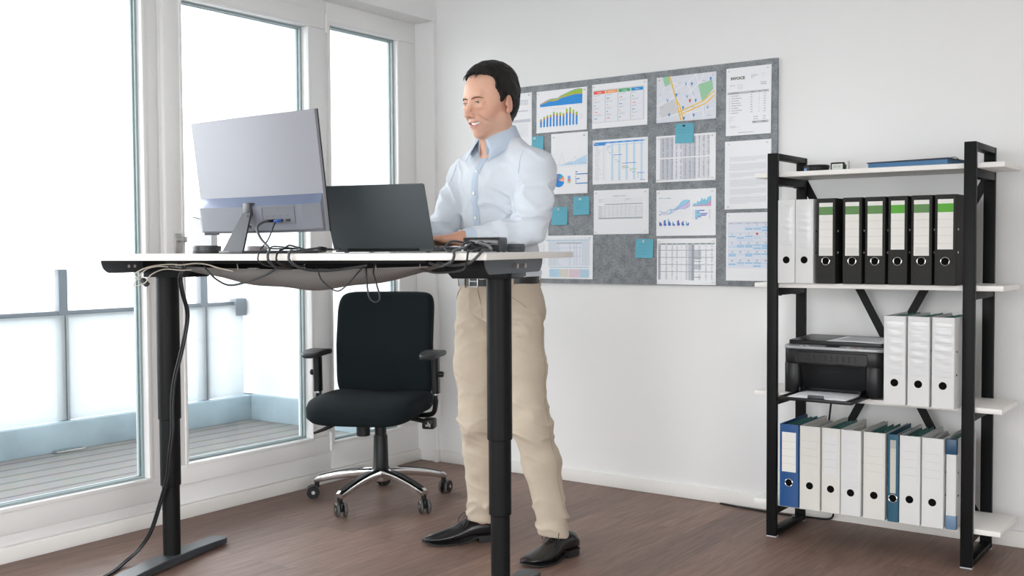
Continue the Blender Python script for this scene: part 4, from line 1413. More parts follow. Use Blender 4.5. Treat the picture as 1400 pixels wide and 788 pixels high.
for u0, u1, v, c in ((.27, .33, .16, '#6fa8dc'), (.25, .295, .20, '#a8d3a0'), (.27, .30, .235, '#c0c8d8'), (.30, .33, .285, '#8cc78a'), (.32, .335, .32, '#c0c8d8'), (.38, .54, .35, '#4d92d2'), (.375, .41, .40, '#b9c2d6'), (.41, .45, .46, '#8cc78a'), (.45, .51, .50, '#8cc78a'), (.54, .80, .545, '#4d92d2'), (.54, .60, .60, '#f0c09a'), (.54, .65, .62, '#a9b6d6'), (.54, .67, .65, '#8cc78a'), (.68, .80, .685, '#8cc78a'), (.68, .71, .72, '#b9c2d6'), (.72, .79, .75, '#a9b6d6'), (.81, .94, .775, '#4d92d2'), (.81, .83, .81, '#8cc78a'), (.83, .845, .84, '#8cc78a'), (.81, .84, .875, '#b9c2d6'), (.86, .95, .93, '#8f9fd0')):
    s.rect(u0, v - .0, u1, v + .013, c, 3)
s.done('schedule_sheet', 'project schedule sheet with blue header band and pale blue columns', 'chart')
pins(s, 'TL', 'TR', what='the blue-headed schedule')
# 8 dense grey table
s = Sheet(-2.273, -1.983, 1.618, 1.412, 0.7)
rr = random.Random(11)
for k, g in enumerate(('#c5c9d0', '#c5c9d0', '#c5c9d0', '#e2e4ea', '#e2e4ea', '#c9cdd4', '#c9cdd4', '#c5c9d0', '#dfe1e6', '#dadce2', '#dadce2')):
    u = .07 + k * .076
    for v0, v1 in ((.04, .475), (.50, .955)):
        s.rect(u, v0, u + .074, v1, g)
        n_ = int((v1 - v0) / .016)
        for q in range(n_):
            if rr.random() < .9:
                w_ = rr.uniform(.015, .034)
                s.rect(u + .066 - w_, v0 + .004 + q * .016, u + .066, v0 + .012 + q * .016, '#8f949c', 2)
s.done('table_sheet', 'dense grey number table under the sticky note with dark pin', 'table sheet')
pins(s, 'TL', 'TR', 'BL', 'BR', what='the dense grey table')
# 9 text page
s = Sheet(-1.940, -1.731, 1.573, 1.282, 0.6)
rr = random.Random(13)
v = .235
for n_ in (4, 6, 4, 6, 5, 6):
    for q in range(n_):
        s.dashes(.11, .90 if q < n_ - 1 else rr.uniform(.35, .75), v, '#b9bec6', .0055, rnd=rr, fill=.9); v += .0175
    v += .030
s.done('letter_sheet', 'text page with six grey paragraphs below the invoice', 'letter')
pins(s, 'TL', 'TR', 'BL', dx=0.018, dz=0.012, what='the text page')
# 10 time sheet
s = Sheet(-2.602, -2.311, 1.388, 1.183, 0.6)
s.text(.48, .155, .0085, 'Weekly Time Sheet', '#8a8f99', 'CENTER')
for v in (.20, .245, .275): s.rect(.09, v, .89, v + .004, '#c5cad2')
s.rect(.58, .20, .584, .275, '#c5cad2'); s.dashes(.10, .18, .215, '#a7acb5', .012, rnd=random.Random(2)); s.dashes(.10, .15, .255, '#a7acb5', .012, rnd=random.Random(3)); s.dashes(.59, .68, .215, '#a7acb5', .012, rnd=random.Random(4))
s.rect(.21, .315, .89, .332, '#9aa1aa')
for k in range(10): s.rect(.09, .36 + k * .029, .89, .367 + k * .029, '#bcc2ca')
for u in (.09, .205, .285, .36, .435, .51, .585, .66, .77, .887): s.rect(u, .332, u + .0035, .655, '#a9b0ba')
for k in range(9): s.dashes(.10, .16, .372 + k * .029, '#b4bac3', .010, rnd=random.Random(k))
s.rect(.09, .625, .89, .655, '#aab0b8', 2)
s.done('time_sheet', 'time sheet with a thin ruled table, pinned at all four corners', 'table sheet')
pins(s, 'TL', 'TR', 'BL', 'BR', what='the ruled time sheet')
# 11 cyan and violet charts
s = Sheet(-2.272, -1.982, 1.377, 1.172, 0.7)
for k in range(7): s.rect(.05, .22 + k * .055, .57, .222 + k * .055, '#d2dae4')
for k in range(12): s.rect(.06 + k * .044, .22, .062 + k * .044, .58, '#d9e0ea')
a = [.46, .48, .50, .50, .51, .44, .40, .35, .27, .24, .23, .25]; b_ = [.54, .50, .49, .47, .42, .44, .44, .40, .36, .34, .30, .24]; c_ = [.55, .53, .53, .53, .52, .49, .44, .42, .41, .42, .40, .36]
for i in range(11):
    u0, u1 = .05 + i * .0475, .05 + (i + 1) * .0475
    if i >= 4:
        s.poly([(u0, max(a[i], b_[i])), (u1, max(a[i + 1], b_[i + 1])), (u1, min(a[i + 1], b_[i + 1])), (u0, min(a[i], b_[i]))], '#9bd3ec', 2)
    if i >= 6:
        s.poly([(u0, c_[i]), (u1, c_[i + 1]), (u1, b_[i + 1]), (u0, b_[i])], '#cfc2e0', 2)
for q, c in ((a, '#55b7e0'), (b_, '#a78cc8'), (c_, '#6f8fd0')): s.strip([(.05 + i * .0475, q[i]) for i in range(12)], .0016, c, 3)
s.dashes(.05, .26, .175, '#9fb4cc', .012, rnd=random.Random(8)); s.disc(.055, .18, .0022, '#3fb0dd', 3, n=8); s.disc(.20, .18, .0022, '#3a5fb0', 3, n=8)
for i in range(13):
    u = .62 + i * .0235
    h1 = [.05, .07, .06, .11, .09, .12, .17, .14, .16, .13, .18, .20, .21][i]; h2 = [.01, .015, .01, .04, .02, .03, .05, .02, .03, .03, .05, .08, .12][i]
    s.rect(u, .375 - h1, u + .0225, .375, '#86c9de', 2); s.rect(u, .375 - h2, u + .0225, .375, '#d79ec4', 3)
for k, L_ in enumerate((.155, .075, .205, .185, .10, .045)):
    v = .455 + k * .034
    s.rect(.66, v, .66 + L_ * .5, v + .022, '#42b4dc', 2); s.rect(.66 + L_ * .5, v, .66 + L_, v + .022, '#6a74c0', 2); s.dashes(.62, .645, v + .006, '#b5bcc8', .010, rnd=random.Random(k)); s.dashes(.89, .92, v + .006, '#9aa5bb', .010, rnd=random.Random(k + 5))
for i in range(7):
    u = .05 + i * .0765
    for q, c in enumerate(('#2da5d8', '#3f6fc0', '#9464a8', '#3560b0')):
        hq = [(.09, .08, .07, .05), (.11, .12, .13, .05), (.15, .10, .09, .06), (.09, .06, .04, .02), (.10, .11, .12, .06), (.07, .08, .10, .03), (.09, .03, .05, .06)][i][q]
        s.rect(u + q * .012, .78 - hq, u + (q + 1) * .012, .78, c, 2)
    s.rect(u + .01, .80, u + .04, .808, '#b9c2d0')
s.done('chart_sheet', 'sheet with violet and cyan line charts and small grouped bars', 'chart')
pins(s, 'TL', 'TR', what='the violet and cyan charts')
# 12 ruled table with dark header
s = Sheet(-2.269, -1.981, 1.160, 0.955, 0.7)
s.rect(.015, .105, .975, .132, '#7f9189')
rr = random.Random(17)
for u0, u1 in ((.02, .065), (.145, .18), (.25, .28), (.33, .36), (.42, .43), (.49, .53), (.60, .635), (.71, .74), (.82, .85), (.92, .945)):
    s.rect(u0, .112, u1, .125, '#d7dedb', 2)
    for q in range(44):
        if rr.random() < .88: s.rect(u0 + rr.uniform(0, .008), .145 + q * .0172, u1, .152 + q * .0172, '#9aa0a9', 3)
s.rect(.02, .135, .065, .895, '#b2b7bf'); s.rect(.54, .135, .595, .905, '#c3c7ce'); s.rect(.595, .135, .64, .905, '#a4a9b2')
s.rect(.64, .25, .755, .445, '#c3c7ce'); s.rect(.64, .57, .755, .67, '#c3c7ce')
for v in (.25, .405, .56, .715): s.rect(.02, v, .965, v + .010, '#8d969c', 2)
for v in (.435, .49, .83): s.rect(.64, v, .755, v + .012, '#6f7880', 3)
s.done('table_sheet', 'grey spreadsheet with thin dark green header row at the board bottom', 'table sheet')
pins(s, 'TL', 'TR', 'BL', 'BR', what='the green-headed spreadsheet')
# 13 calendar
s = Sheet(-1.933, -1.729, 1.267, 0.976, 0.7)
s.rect(.04, .135, .97, .815, '#d3d8e2')
rr = random.Random(23)
num = [[None, None, '1', '2', '3'], ['5', '6', '7', '8', '9'], ['12', '13', '14', '15', '16'], ['19', '20', '21', '22', '23'], ['26', '27', '28', '29', '30']]
for c in range(5):
    s.dashes(.075 + c * .185, .15 + c * .185, .152, GR, .006, 2, rr)
    for r_ in range(5):
        u = .045 + c * .185; v = .165 + r_ * .130
        s.rect(u, v + .004, u + .181, v + .127, '#dfe4ee', 2)
        if num[r_][c]:
            if num[r_][c] == '8': s.disc(u + .09, v + .018, .0052, '#d9534f', 3, n=16)
            s.text(u + .09, v + .031, .0095, num[r_][c], '#3b4048', 'CENTER', 4)
            for q in range(rr.choice((1, 2, 2, 3))):
                s.rect(u + .012, v + .045 + q * .024 + rr.choice((0, .012)), u + .175, v + .058 + q * .024 + .004, '#8fc4e4', 3)
s.done('calendar_sheet', 'month calendar with pale blue entries behind the left shelf post', 'calendar')
pins(s, 'TL', dx=0.012, what='the month calendar')
# 15 mostly hidden upright page, then 14 on top
s = Sheet(-3.066, -2.861, 1.265, 0.973, 0.2)
for k in range(24): s.dashes(.1, .9, .12 + k * .03, LG, .007, rnd=random.Random(k))
s.done('letter_sheet', 'upright page hidden behind the elbow at lower left of the board', 'letter')
s = Sheet(-2.900, -2.608, 1.180, 0.973, 0.8)
s.rect(.10, .095, .94, .125, '#b4cede')
for k in range(6): s.dashes(.47 + k * .075, .52 + k * .075, .055, '#aebccb', .012, rnd=random.Random(k))
s.rect(.14, .135, .94, .70, '#d3dae2'); s.rect(.30, .17, .79, .69, '#dfe4ee', 2); s.rect(.30, .17, .79, .185, '#8b9199', 3)
rr = random.Random(29)
for k in range(17):
    s.dashes(.31, .31 + rr.uniform(.02, .09), .20 + k * .029, '#a7afbb', .009, 3, rr)
    for u in (.56, .645, .69, .745): s.rect(u, .20 + k * .029, u + .02, .208 + k * .029, '#a7afbb', 3)
for v in (.28, .47): s.rect(.30, v, .79, v + .008, '#b9c1cc', 3)
for u in (.55, .635, .685): s.rect(u, .17, u + .004, .69, '#bcc4cf', 3)
for k in range(4): s.dashes(.03, .08, .22 + k * .04, '#b3c3cf', .01, rnd=rr); s.dashes(.03, .08, .52 + k * .04, '#b3c3cf', .01, rnd=rr)
s.rect(.16, .72, .935, .745, '#b4cede')
for k, c in enumerate(('#b5d5ea', '#e0dcd2', '#e6ccd6', '#b9d3e4')):
    s.rect(.16 + k * .195, .775, .352 + k * .195, .965, c)
    for q in range(6): s.rect(.175 + k * .195 + q * .029, .78, .180 + k * .195 + q * .029, .96, '#a9b6c2', 2)
s.done('table_sheet', 'sheet with blue, cream and pink table columns right of the desk end', 'table sheet')
pins(s, 'TL', 'TR', what='the pastel column table')

# sticky notes
M_STICK = mat('sticky_turquoise', (0.13, 0.43, 0.54), 0.8)
def note(x, z, label, lines, skew=0.0, sz=0.089, pin=None):
    s = Sheet(x, x + sz, z, z - sz * 0.97, 3.0, skew, M_STICK)
    rr = random.Random(int(x * -1000))
    for k in range(lines):
        u = .14
        v = .30 + k * .16
        pts = []
        while u < rr.uniform(.55, .85):
            pts.append((u, v + rr.uniform(-.035, .035))); u += .03
        s.strip(pts, .0007, '#3f7f92', 1)
    o = s.done('sticky_note', label, 'sticky note', 'turquoise sticky notes on the pin board')
    PINS.append((x + sz * 0.5, z - 0.010, None, pin, s, 0.010))
note(-2.974, 1.663, 'turquoise sticky note half hidden behind the raised shoulder', 1, 0, pin='the sticky note at the shoulder')
note(-2.175, 1.667, 'turquoise sticky note with dark blue pin overlapping the dense grey table', 2, 1.2, pin='DARK')
note(-2.716, 1.362, 'turquoise sticky note left of the ruled time sheet, upper of a pair', 3, -1.0, pin='the upper note of the pair')
note(-2.838, 1.317, 'turquoise sticky note close to the shirt sleeve, lower of a pair', 1, 0.3, pin='the lower note of the pair')
note(-2.377, 1.160, 'turquoise sticky note alone below the ruled time sheet', 4, 1.2, pin='the lone lower note')

M_PIN = mat('pin_white', (0.80, 0.80, 0.76), 0.3)
M_PIND = mat('pin_dark', (0.006, 0.02, 0.06), 0.3)
pin_me = None
def pin_mesh(bm):
    lathe(bm, [(0.0006, 0.0), (0.0006, -0.004), (0.0042, -0.0042), (0.0042, -0.0056), (0.0024, -0.0066), (0.0026, -0.0105), (0.0038, -0.0122), (0.0038, -0.0135), (0, -0.0138)], 14, RX(R(-90)))
for x, z, corner, what, sh, dv in PINS:
    yoff = BF - 0.0012 - math.sin(R(sh.tilt)) * dv
    dark = what == 'DARK'
    bm = BM(); pin_mesh(bm)
    o = obj('pushpin', bm, M_PIND if dark else M_PIN, loc=(x, yoff, z), rot=(R(8), 0, R(random.uniform(-12, 12))))
    if dark: lb = 'dark blue pushpin through the sticky note on the dense grey table'
    elif corner is None: lb = 'white pushpin through ' + what
    else: lb = 'white pushpin at the %s corner of %s' % (corner, what)
    tag(o, lb, 'pushpin', 'pushpins in the pin board')
# socket cable along the wall foot behind the shelf
bm = BM()
tube(bm, [(-1.95, 4.205, 0.006), (-1.80, 4.19, 0.005), (-1.66, 4.185, 0.005), (-1.56, 4.197, 0.005), (-1.47, 4.197, 0.010), (-1.45, 4.197, 0.035), (-1.47, 4.197, 0.07), (-1.49, 4.197, 0.12), (-1.48, 4.197, 0.30), (-1.45, 4.197, 0.56), (-1.40, 4.18, 0.62), (-1.38, 4.15, 0.63), (-1.38, 4.127, 0.63)], 0.0042, 8, smooth=6)
o = obj('power_cable', bm, M_BLACK)
tag(o, 'black power cable lying at the wall foot behind the shelf', 'cable')
# ------------------------------------------------------------------ office chair
CH = thing('office_chair', 'black upholstered swivel chair with chrome five-star base by the window', 'office chair', (-3.22, 3.42, 0))
M_FAB = mat('chair_fabric', (0.0075, 0.0125, 0.0150), 0.9, spec=0.2, bump=0.12, bscale=900)
CA = R(-82)
M_BASE = mat('polished_aluminium', (0.72, 0.72, 0.71), 0.16, metal=1.0)
bm = BM()
hub = [(0.0, 0.092), (0.032, 0.092), (0.034, 0.10), (0.034, 0.135), (0.030, 0.14), (0, 0.14)]
lathe(bm, hub, 32)
bs = obj('base_hub', bm, M_BASE, CH)
for k in range(5):
    a = CA + k * 2 * PI / 5
    ca, sa = math.cos(a), math.sin(a)
    bm = BM()
    rings = []
    N = 14
    for i in range(N + 1):
        t = i / N
        r_ = 0.020 + 0.288 * t
        z = 0.128 - 0.045 * t ** 1.9
        hw = 0.029 - 0.008 * t
        hh = 0.021 - 0.006 * t
        if i == N: hw *= 0.8; hh *= 0.8
        ring = []
        for q in range(12):
            b_ = 2 * PI * q / 12
            x_ = hw * math.copysign(abs(math.cos(b_)) ** 0.7, math.cos(b_)); z_ = hh * math.copysign(abs(math.sin(b_)) ** 0.7, math.sin(b_))
            ring.append((r_ * ca - x_ * sa, r_ * sa + x_ * ca, z + z_))
        rings.append(ring)
    ring_loft(bm, rings)
    sp = obj('base_spoke', bm, M_BASE, CH)
    # dark grip strip on the top of the spoke
    bm = BM()
    rings = []
    for i in range(3, N):
        t = i / N
        r_ = 0.020 + 0.288 * t; z = 0.128 - 0.045 * t ** 1.9 + 0.021 - 0.006 * t
        rings.append([((r_) * ca - s_ * sa, r_ * sa + s_ * ca, z + dz) for s_, dz in ((-0.013, -0.004), (0.013, -0.004), (0.012, 0.0012), (-0.012, 0.0012))])
    ring_loft(bm, rings)
    obj('grip_strip', bm, M_BLACK, sp)
    # caster: stem, fork hood and twin wheels; trailing
    rc = 0.300
    cx, cy = rc * ca, rc * sa
    ta = a + [0.9, -0.5, 0.7, -0.9, 0.4][k]
    tx, ty = math.cos(ta), math.sin(ta)
    nx, ny = -ty, tx
    wx, wy = cx + tx * 0.018, cy + ty * 0.018
    bm = BM()
    cyl(bm, (cx, cy, 0.050), (cx, cy, 0.078), 0.011, seg=16)
    box(bm, (wx, wy, 0.040), (0.040, 0.013, 0.036), 0.005, rot=Matrix.Rotation(ta, 3, 'Z'))
    cs = obj('caster', bm, M_BLACK, CH)
    for s_ in (-1, 1):
        bm = BM()
        o1 = Vector((wx + nx * 0.008 * s_, wy + ny * 0.008 * s_, 0.0300)); o2 = Vector((wx + nx * 0.024 * s_, wy + ny * 0.024 * s_, 0.0300))
        cyl(bm, o1, o2, 0.0295, seg=28, bevel=0.004)
        wh = obj('wheel', bm, M_BLKGLOSS, cs)
        bm = BM()
        cyl(bm, o1.lerp(o2, 0.18), o1.lerp(o2, 0.80), 0.0300, seg=28)
        cyl(bm, o2, o2 + Vector((nx, ny, 0)) * 0.0015 * s_, 0.008, seg=12, mi=1)
        me = obj('tread', bm, [mat('tread_grey', (0.10, 0.10, 0.10), 0.35), M_STEEL], cs)
# gas lift column
bm = BM()
lathe(bm, [(0, 0.085), (0.018, 0.085), (0.018, 0.13), (0.0, 0.13)], 24)
obj('lift_stub', bm, M_BLACK, CH)
bm = BM()
lathe(bm, [(0.0, 0.135), (0.042, 0.135), (0.038, 0.150), (0.034, 0.155), (0.031, 0.285), (0.030, 0.295), (0.026, 0.296), (0.026, 0.345), (0, 0.345)], 32)
obj('lift_cover', bm, M_BLACK, CH)
# seat: faces ca, everything above the lift turns together
FA = R(-65)            # direction the chair faces
fx = Vector((math.cos(FA), math.sin(FA), 0)); lx = Vector((-math.sin(FA), math.cos(FA), 0))   # forward, sitter's left
def cp_(f, l, z):
    return fx * f + lx * l + Vector((-0.024, -0.018, z))
bm = BM()
box(bm, (0, 0, 0.372), (0.20, 0.16, 0.05), 0.012, rot=Matrix.Rotation(FA, 3, 'Z'))
cyl(bm, cp_(0.055, -0.03, 0.30), cp_(0.055, -0.03, 0.38), 0.030, seg=20, bevel=0.003)
mech = obj('tilt_mechanism', bm, M_BLACK, CH)
bm = BM()
tube(bm, [cp_(0.03, -0.07, 0.375), cp_(0.06, -0.14, 0.355), cp_(0.085, -0.21, 0.325), cp_(0.095, -0.245, 0.312)], [0.006, 0.007, 0.009, 0.0075, 0.006], 10, smooth=5)
obj('lever', bm, M_BLACK, mech)
bm = BM()
tube(bm, [cp_(0.0, 0.09, 0.385), cp_(-0.005, 0.17, 0.372), cp_(-0.005, 0.235, 0.360)], 0.010, 10, smooth=5)
box(bm, cp_(-0.005, 0.255, 0.352), (0.060, 0.055, 0.045), 0.008, rot=Matrix.Rotation(FA, 3, 'Z'))
kn = obj('adjusting_knob', bm, M_BLACK, mech)
bm = BM()
fpos = cp_(0.0262, 0.258, 0.352)
Mk = Matrix(((lx.x, 0, fx.x, fpos.x), (lx.y, 0, fx.y, fpos.y), (0, 1, 0, fpos.z), (0, 0, 0, 1)))
for out in ([(-.003, -.009), (.001, -.009), (.001, .010), (-.003, .010)], [(-.012, -.009), (-.006, -.009), (-.006, -.001), (-.012, -.001)], [(.004, -.012), (.009, -.012), (.009, .004), (.004, .004)]):
    prism(bm, out, Mk, 0.0008)
obj('pictogram', bm, mat('pictogram_white', (0.55, 0.58, 0.58), 0.5), kn)
# seat cushion: superellipse loft
bm = BM()
def cushion(bm, prof, pos):
    rings = []
    for (z, sx_, sy_) in prof:
        ring = []
        for q in range(48):
            b_ = 2 * PI * q / 48
            e = 0.42
            x_ = math.copysign(abs(math.cos(b_)) ** e, math.cos(b_)); y_ = math.copysign(abs(math.sin(b_)) ** e, math.sin(b_))
            ring.append(pos(x_ * sx_, y_ * sy_, z))
        rings.append(ring)
    return ring_loft(bm, rings)
def seat_pos(f, l, z):
    u = f / 0.24
    dz = -0.030 * max(0, u) ** 3 + 0.010 * (abs(l) / 0.245) ** 2 * (1 if z > 0.44 else 0) - 0.006 * max(0, -u) ** 2
    f2 = f - 0.02 * (abs(l) / 0.245) ** 4 * (1 if f > 0 else 0)
    return cp_(f2 * 1.10 + 0.035, l, z + dz)
cushion(bm, [(0.392, 0.12, 0.13), (0.394, 0.195, 0.205), (0.402, 0.225, 0.232), (0.420, 0.240, 0.245), (0.445, 0.240, 0.245), (0.462, 0.232, 0.238), (0.472, 0.21, 0.22), (0.478, 0.16, 0.17), (0.479, 0.06, 0.07)], seat_pos)
obj('seat', bm, M_FAB, CH, smooth=80)
bm = BM()
box(bm, cp_(0.0, 0, 0.392), (0.36, 0.34, 0.014), 0.005, rot=Matrix.Rotation(FA, 3, 'Z'))
obj('seat_pan', bm, M_BLACK, CH)
# backrest: slab leaning back a little, curved
def back_pos(l, z, d):
    """d thickness direction towards the front"""
    zz = z - 0.455
    lean = -0.205 - 0.10 * zz + 0.035 * math.sin(min(1, max(0, zz / 0.5)) * PI)
    curve = 0.030 * (l / 0.23) ** 2
    return cp_(lean + d + curve, l, z)
bm = BM()
prof = [(-0.036, 0.90), (-0.030, 0.97), (-0.015, 1.0), (0.015, 1.0), (0.028, 0.975), (0.034, 0.92), (0.036, 0.80), (0.037, 0.45), (0.037, 0.05)]
def ring_b(d, sc):
    ring = []
    for q in range(56):
        b_ = 2 * PI * q / 56
        e = 0.22
        x_ = math.copysign(abs(math.cos(b_)) ** e, math.cos(b_)); y_ = math.copysign(abs(math.sin(b_)) ** e, math.sin(b_))
        l = x_ * (0.226 - (1 - sc) * 0.12) * (1.0 - 0.045 * (1 - (y_ + 1) / 2) * 0)
        z = 0.683 + y_ * (0.240 - (1 - sc) * 0.12)
        if sc < 0.6:
            l = x_ * 0.226 * sc; z = 0.683 + y_ * 0.24 * sc
        ring.append(back_pos(l, z, d))
    return ring
ring_loft(bm, [ring_b(-0.036, 0.05)] + [ring_b(-0.036, 0.45)] + [ring_b(d, s_) for d, s_ in prof])
obj('backrest', bm, M_FAB, CH, smooth=80)
bm = BM()
tube(bm, [cp_(-0.09, 0, 0.375), cp_(-0.20, 0, 0.37), cp_(-0.262, 0, 0.42), cp_(-0.272, 0, 0.55), cp_(-0.280, 0, 0.66)], 0.012, 10, smooth=5, flat=(2.4, 1))
obj('back_bracket', bm, M_BLACK, CH)
# armrests
for s_ in (-1, 1):
    bm = BM()
    tube(bm, [cp_(-0.03, s_ * 0.12, 0.385), cp_(-0.035, s_ * 0.22, 0.383), cp_(-0.04, s_ * 0.262, 0.392), cp_(-0.04, s_ * 0.274, 0.43), cp_(-0.045, s_ * 0.276, 0.47)], 0.011, 10, smooth=5, flat=(1.7, 1))
    ar = obj('armrest', bm, M_BLACK, CH)
    bm = BM(); cyl(bm, cp_(-0.045, s_ * 0.276, 0.455), cp_(-0.045, s_ * 0.276, 0.53), 0.015, seg=16)
    obj('chrome_post', bm, M_STEEL, ar)
    bm = BM()
    ring = lambda z, f: [cp_(-0.045 + f + a_, s_ * 0.276 + b_, z) for a_, b_ in rrect(0.050, 0.030, 0.010, 3)]
    ring_loft(bm, [ring(0.480, 0), ring(0.60, 0.004), ring(0.652, 0.008)])
    cyl(bm, cp_(-0.042, s_ * 0.288, 0.565), cp_(-0.042, s_ * 0.311, 0.565), 0.013, seg=16, bevel=0.003)
    obj('sleeve', bm, M_BLACK, ar)
    bm = BM()
    rings = []
    for z, sc in ((0.648, 0.86), (0.652, 0.97), (0.662, 1.0), (0.670, 0.95), (0.673, 0.82)):
        ring_ = []
        for q in range(36):
            b_ = 2 * PI * q / 36
            f = 0.125 * math.copysign(abs(math.cos(b_)) ** 0.6, math.cos(b_)); l = 0.044 * math.copysign(abs(math.sin(b_)) ** 0.75, math.sin(b_))
            ring_.append(cp_(-0.02 + f * sc, s_ * 0.270 + l * sc, z - 0.008 * (f / 0.125) ** 2))
        rings.append(ring_)
    ring_loft(bm, rings)
    obj('arm_pad', bm, mat('arm_pad', (0.028, 0.029, 0.031), 0.5), ar)
# ------------------------------------------------------------------ the man
V3 = lambda *a: np.array(a, float)
def unit(v):
    v = np.array(v, float); return v / np.linalg.norm(v)

class Field:
    """smooth union / difference of round cones and ellipsoids"""
    def __init__(s):
        s.p = []           # (kind, data, k, sign)
    def cone(s, a, b, r0, r1=None, k=0.02, sign=1):
        s.p.append(('c', (np.array(a, float), np.array(b, float), r0, r0 if r1 is None else r1), k, sign)); return s
    def chain(s, pts, rs, k=0.02):
        for i in range(len(pts) - 1):
            s.cone(pts[i], pts[i + 1], rs[i], rs[i + 1], k)
        return s
    def ell(s, c, r, M=None, k=0.02, sign=1):
        s.p.append(('e', (np.array(c, float), np.array(r, float), np.eye(3) if M is None else np.array(M, float)), k, sign)); return s
    @staticmethod
    def dist(kind, d, P):
        if kind == 'c':
            a, b, r0, r1 = d
            ab = b - a; L2 = float(ab @ ab) + 1e-12
            t = np.clip(((P - a) @ ab) / L2, 0, 1)
            q = P - a - t[:, None] * ab
            return np.sqrt(np.einsum('ij,ij->i', q, q)) - (r0 + (r1 - r0) * t)
        c, r, M = d
        q = (P - c) @ M.T          # rows of M are the local axes
        k0 = np.sqrt((((q / r)) ** 2).sum(1)) + 1e-9
        k1 = np.sqrt(((q / (r * r)) ** 2).sum(1)) + 1e-9
        return k0 * (k0 - 1.0) / k1
    def __call__(s, P):
        D = None
        for kind, d, k, sign in s.p:
            x = s.dist(kind, d, P)
            if D is None:
                D = x; continue
            if sign > 0:
                h = np.clip(0.5 + 0.5 * (D - x) / k, 0, 1)
                D = D * (1 - h) + x * h - k * h * (1 - h)
            else:
                h = np.clip(0.5 - 0.5 * (D + x) / k, 0, 1)
                D = D * (1 - h) + (-x) * h + k * h * (1 - h)
        return D

_rng = np.random.RandomState(5)
_lat = _rng.rand(32, 32, 32)
def vnoise(P, f=(1, 1, 1), off=0.0):
    Q = P * np.array(f, float) + off
    i = np.floor(Q).astype(int); t = Q - i; t = t * t * (3 - 2 * t)
    i0 = i % 32; i1 = (i + 1) % 32
    def g(a, b, c): return _lat[a, b, c]
    x0, y0, z0 = i0.T; x1, y1, z1 = i1.T; tx, ty, tz = t.T
    c00 = g(x0, y0, z0) * (1 - tx) + g(x1, y0, z0) * tx
    c10 = g(x0, y1, z0) * (1 - tx) + g(x1, y1, z0) * tx
    c01 = g(x0, y0, z1) * (1 - tx) + g(x1, y0, z1) * tx
    c11 = g(x0, y1, z1) * (1 - tx) + g(x1, y1, z1) * tx
    return (c00 * (1 - ty) + c10 * ty) * (1 - tz) + (c01 * (1 - ty) + c11 * ty) * tz - 0.5

def sstep(a, b, x):
    t = np.clip((x - a) / (b - a), 0, 1); return t * t * (3 - 2 * t)

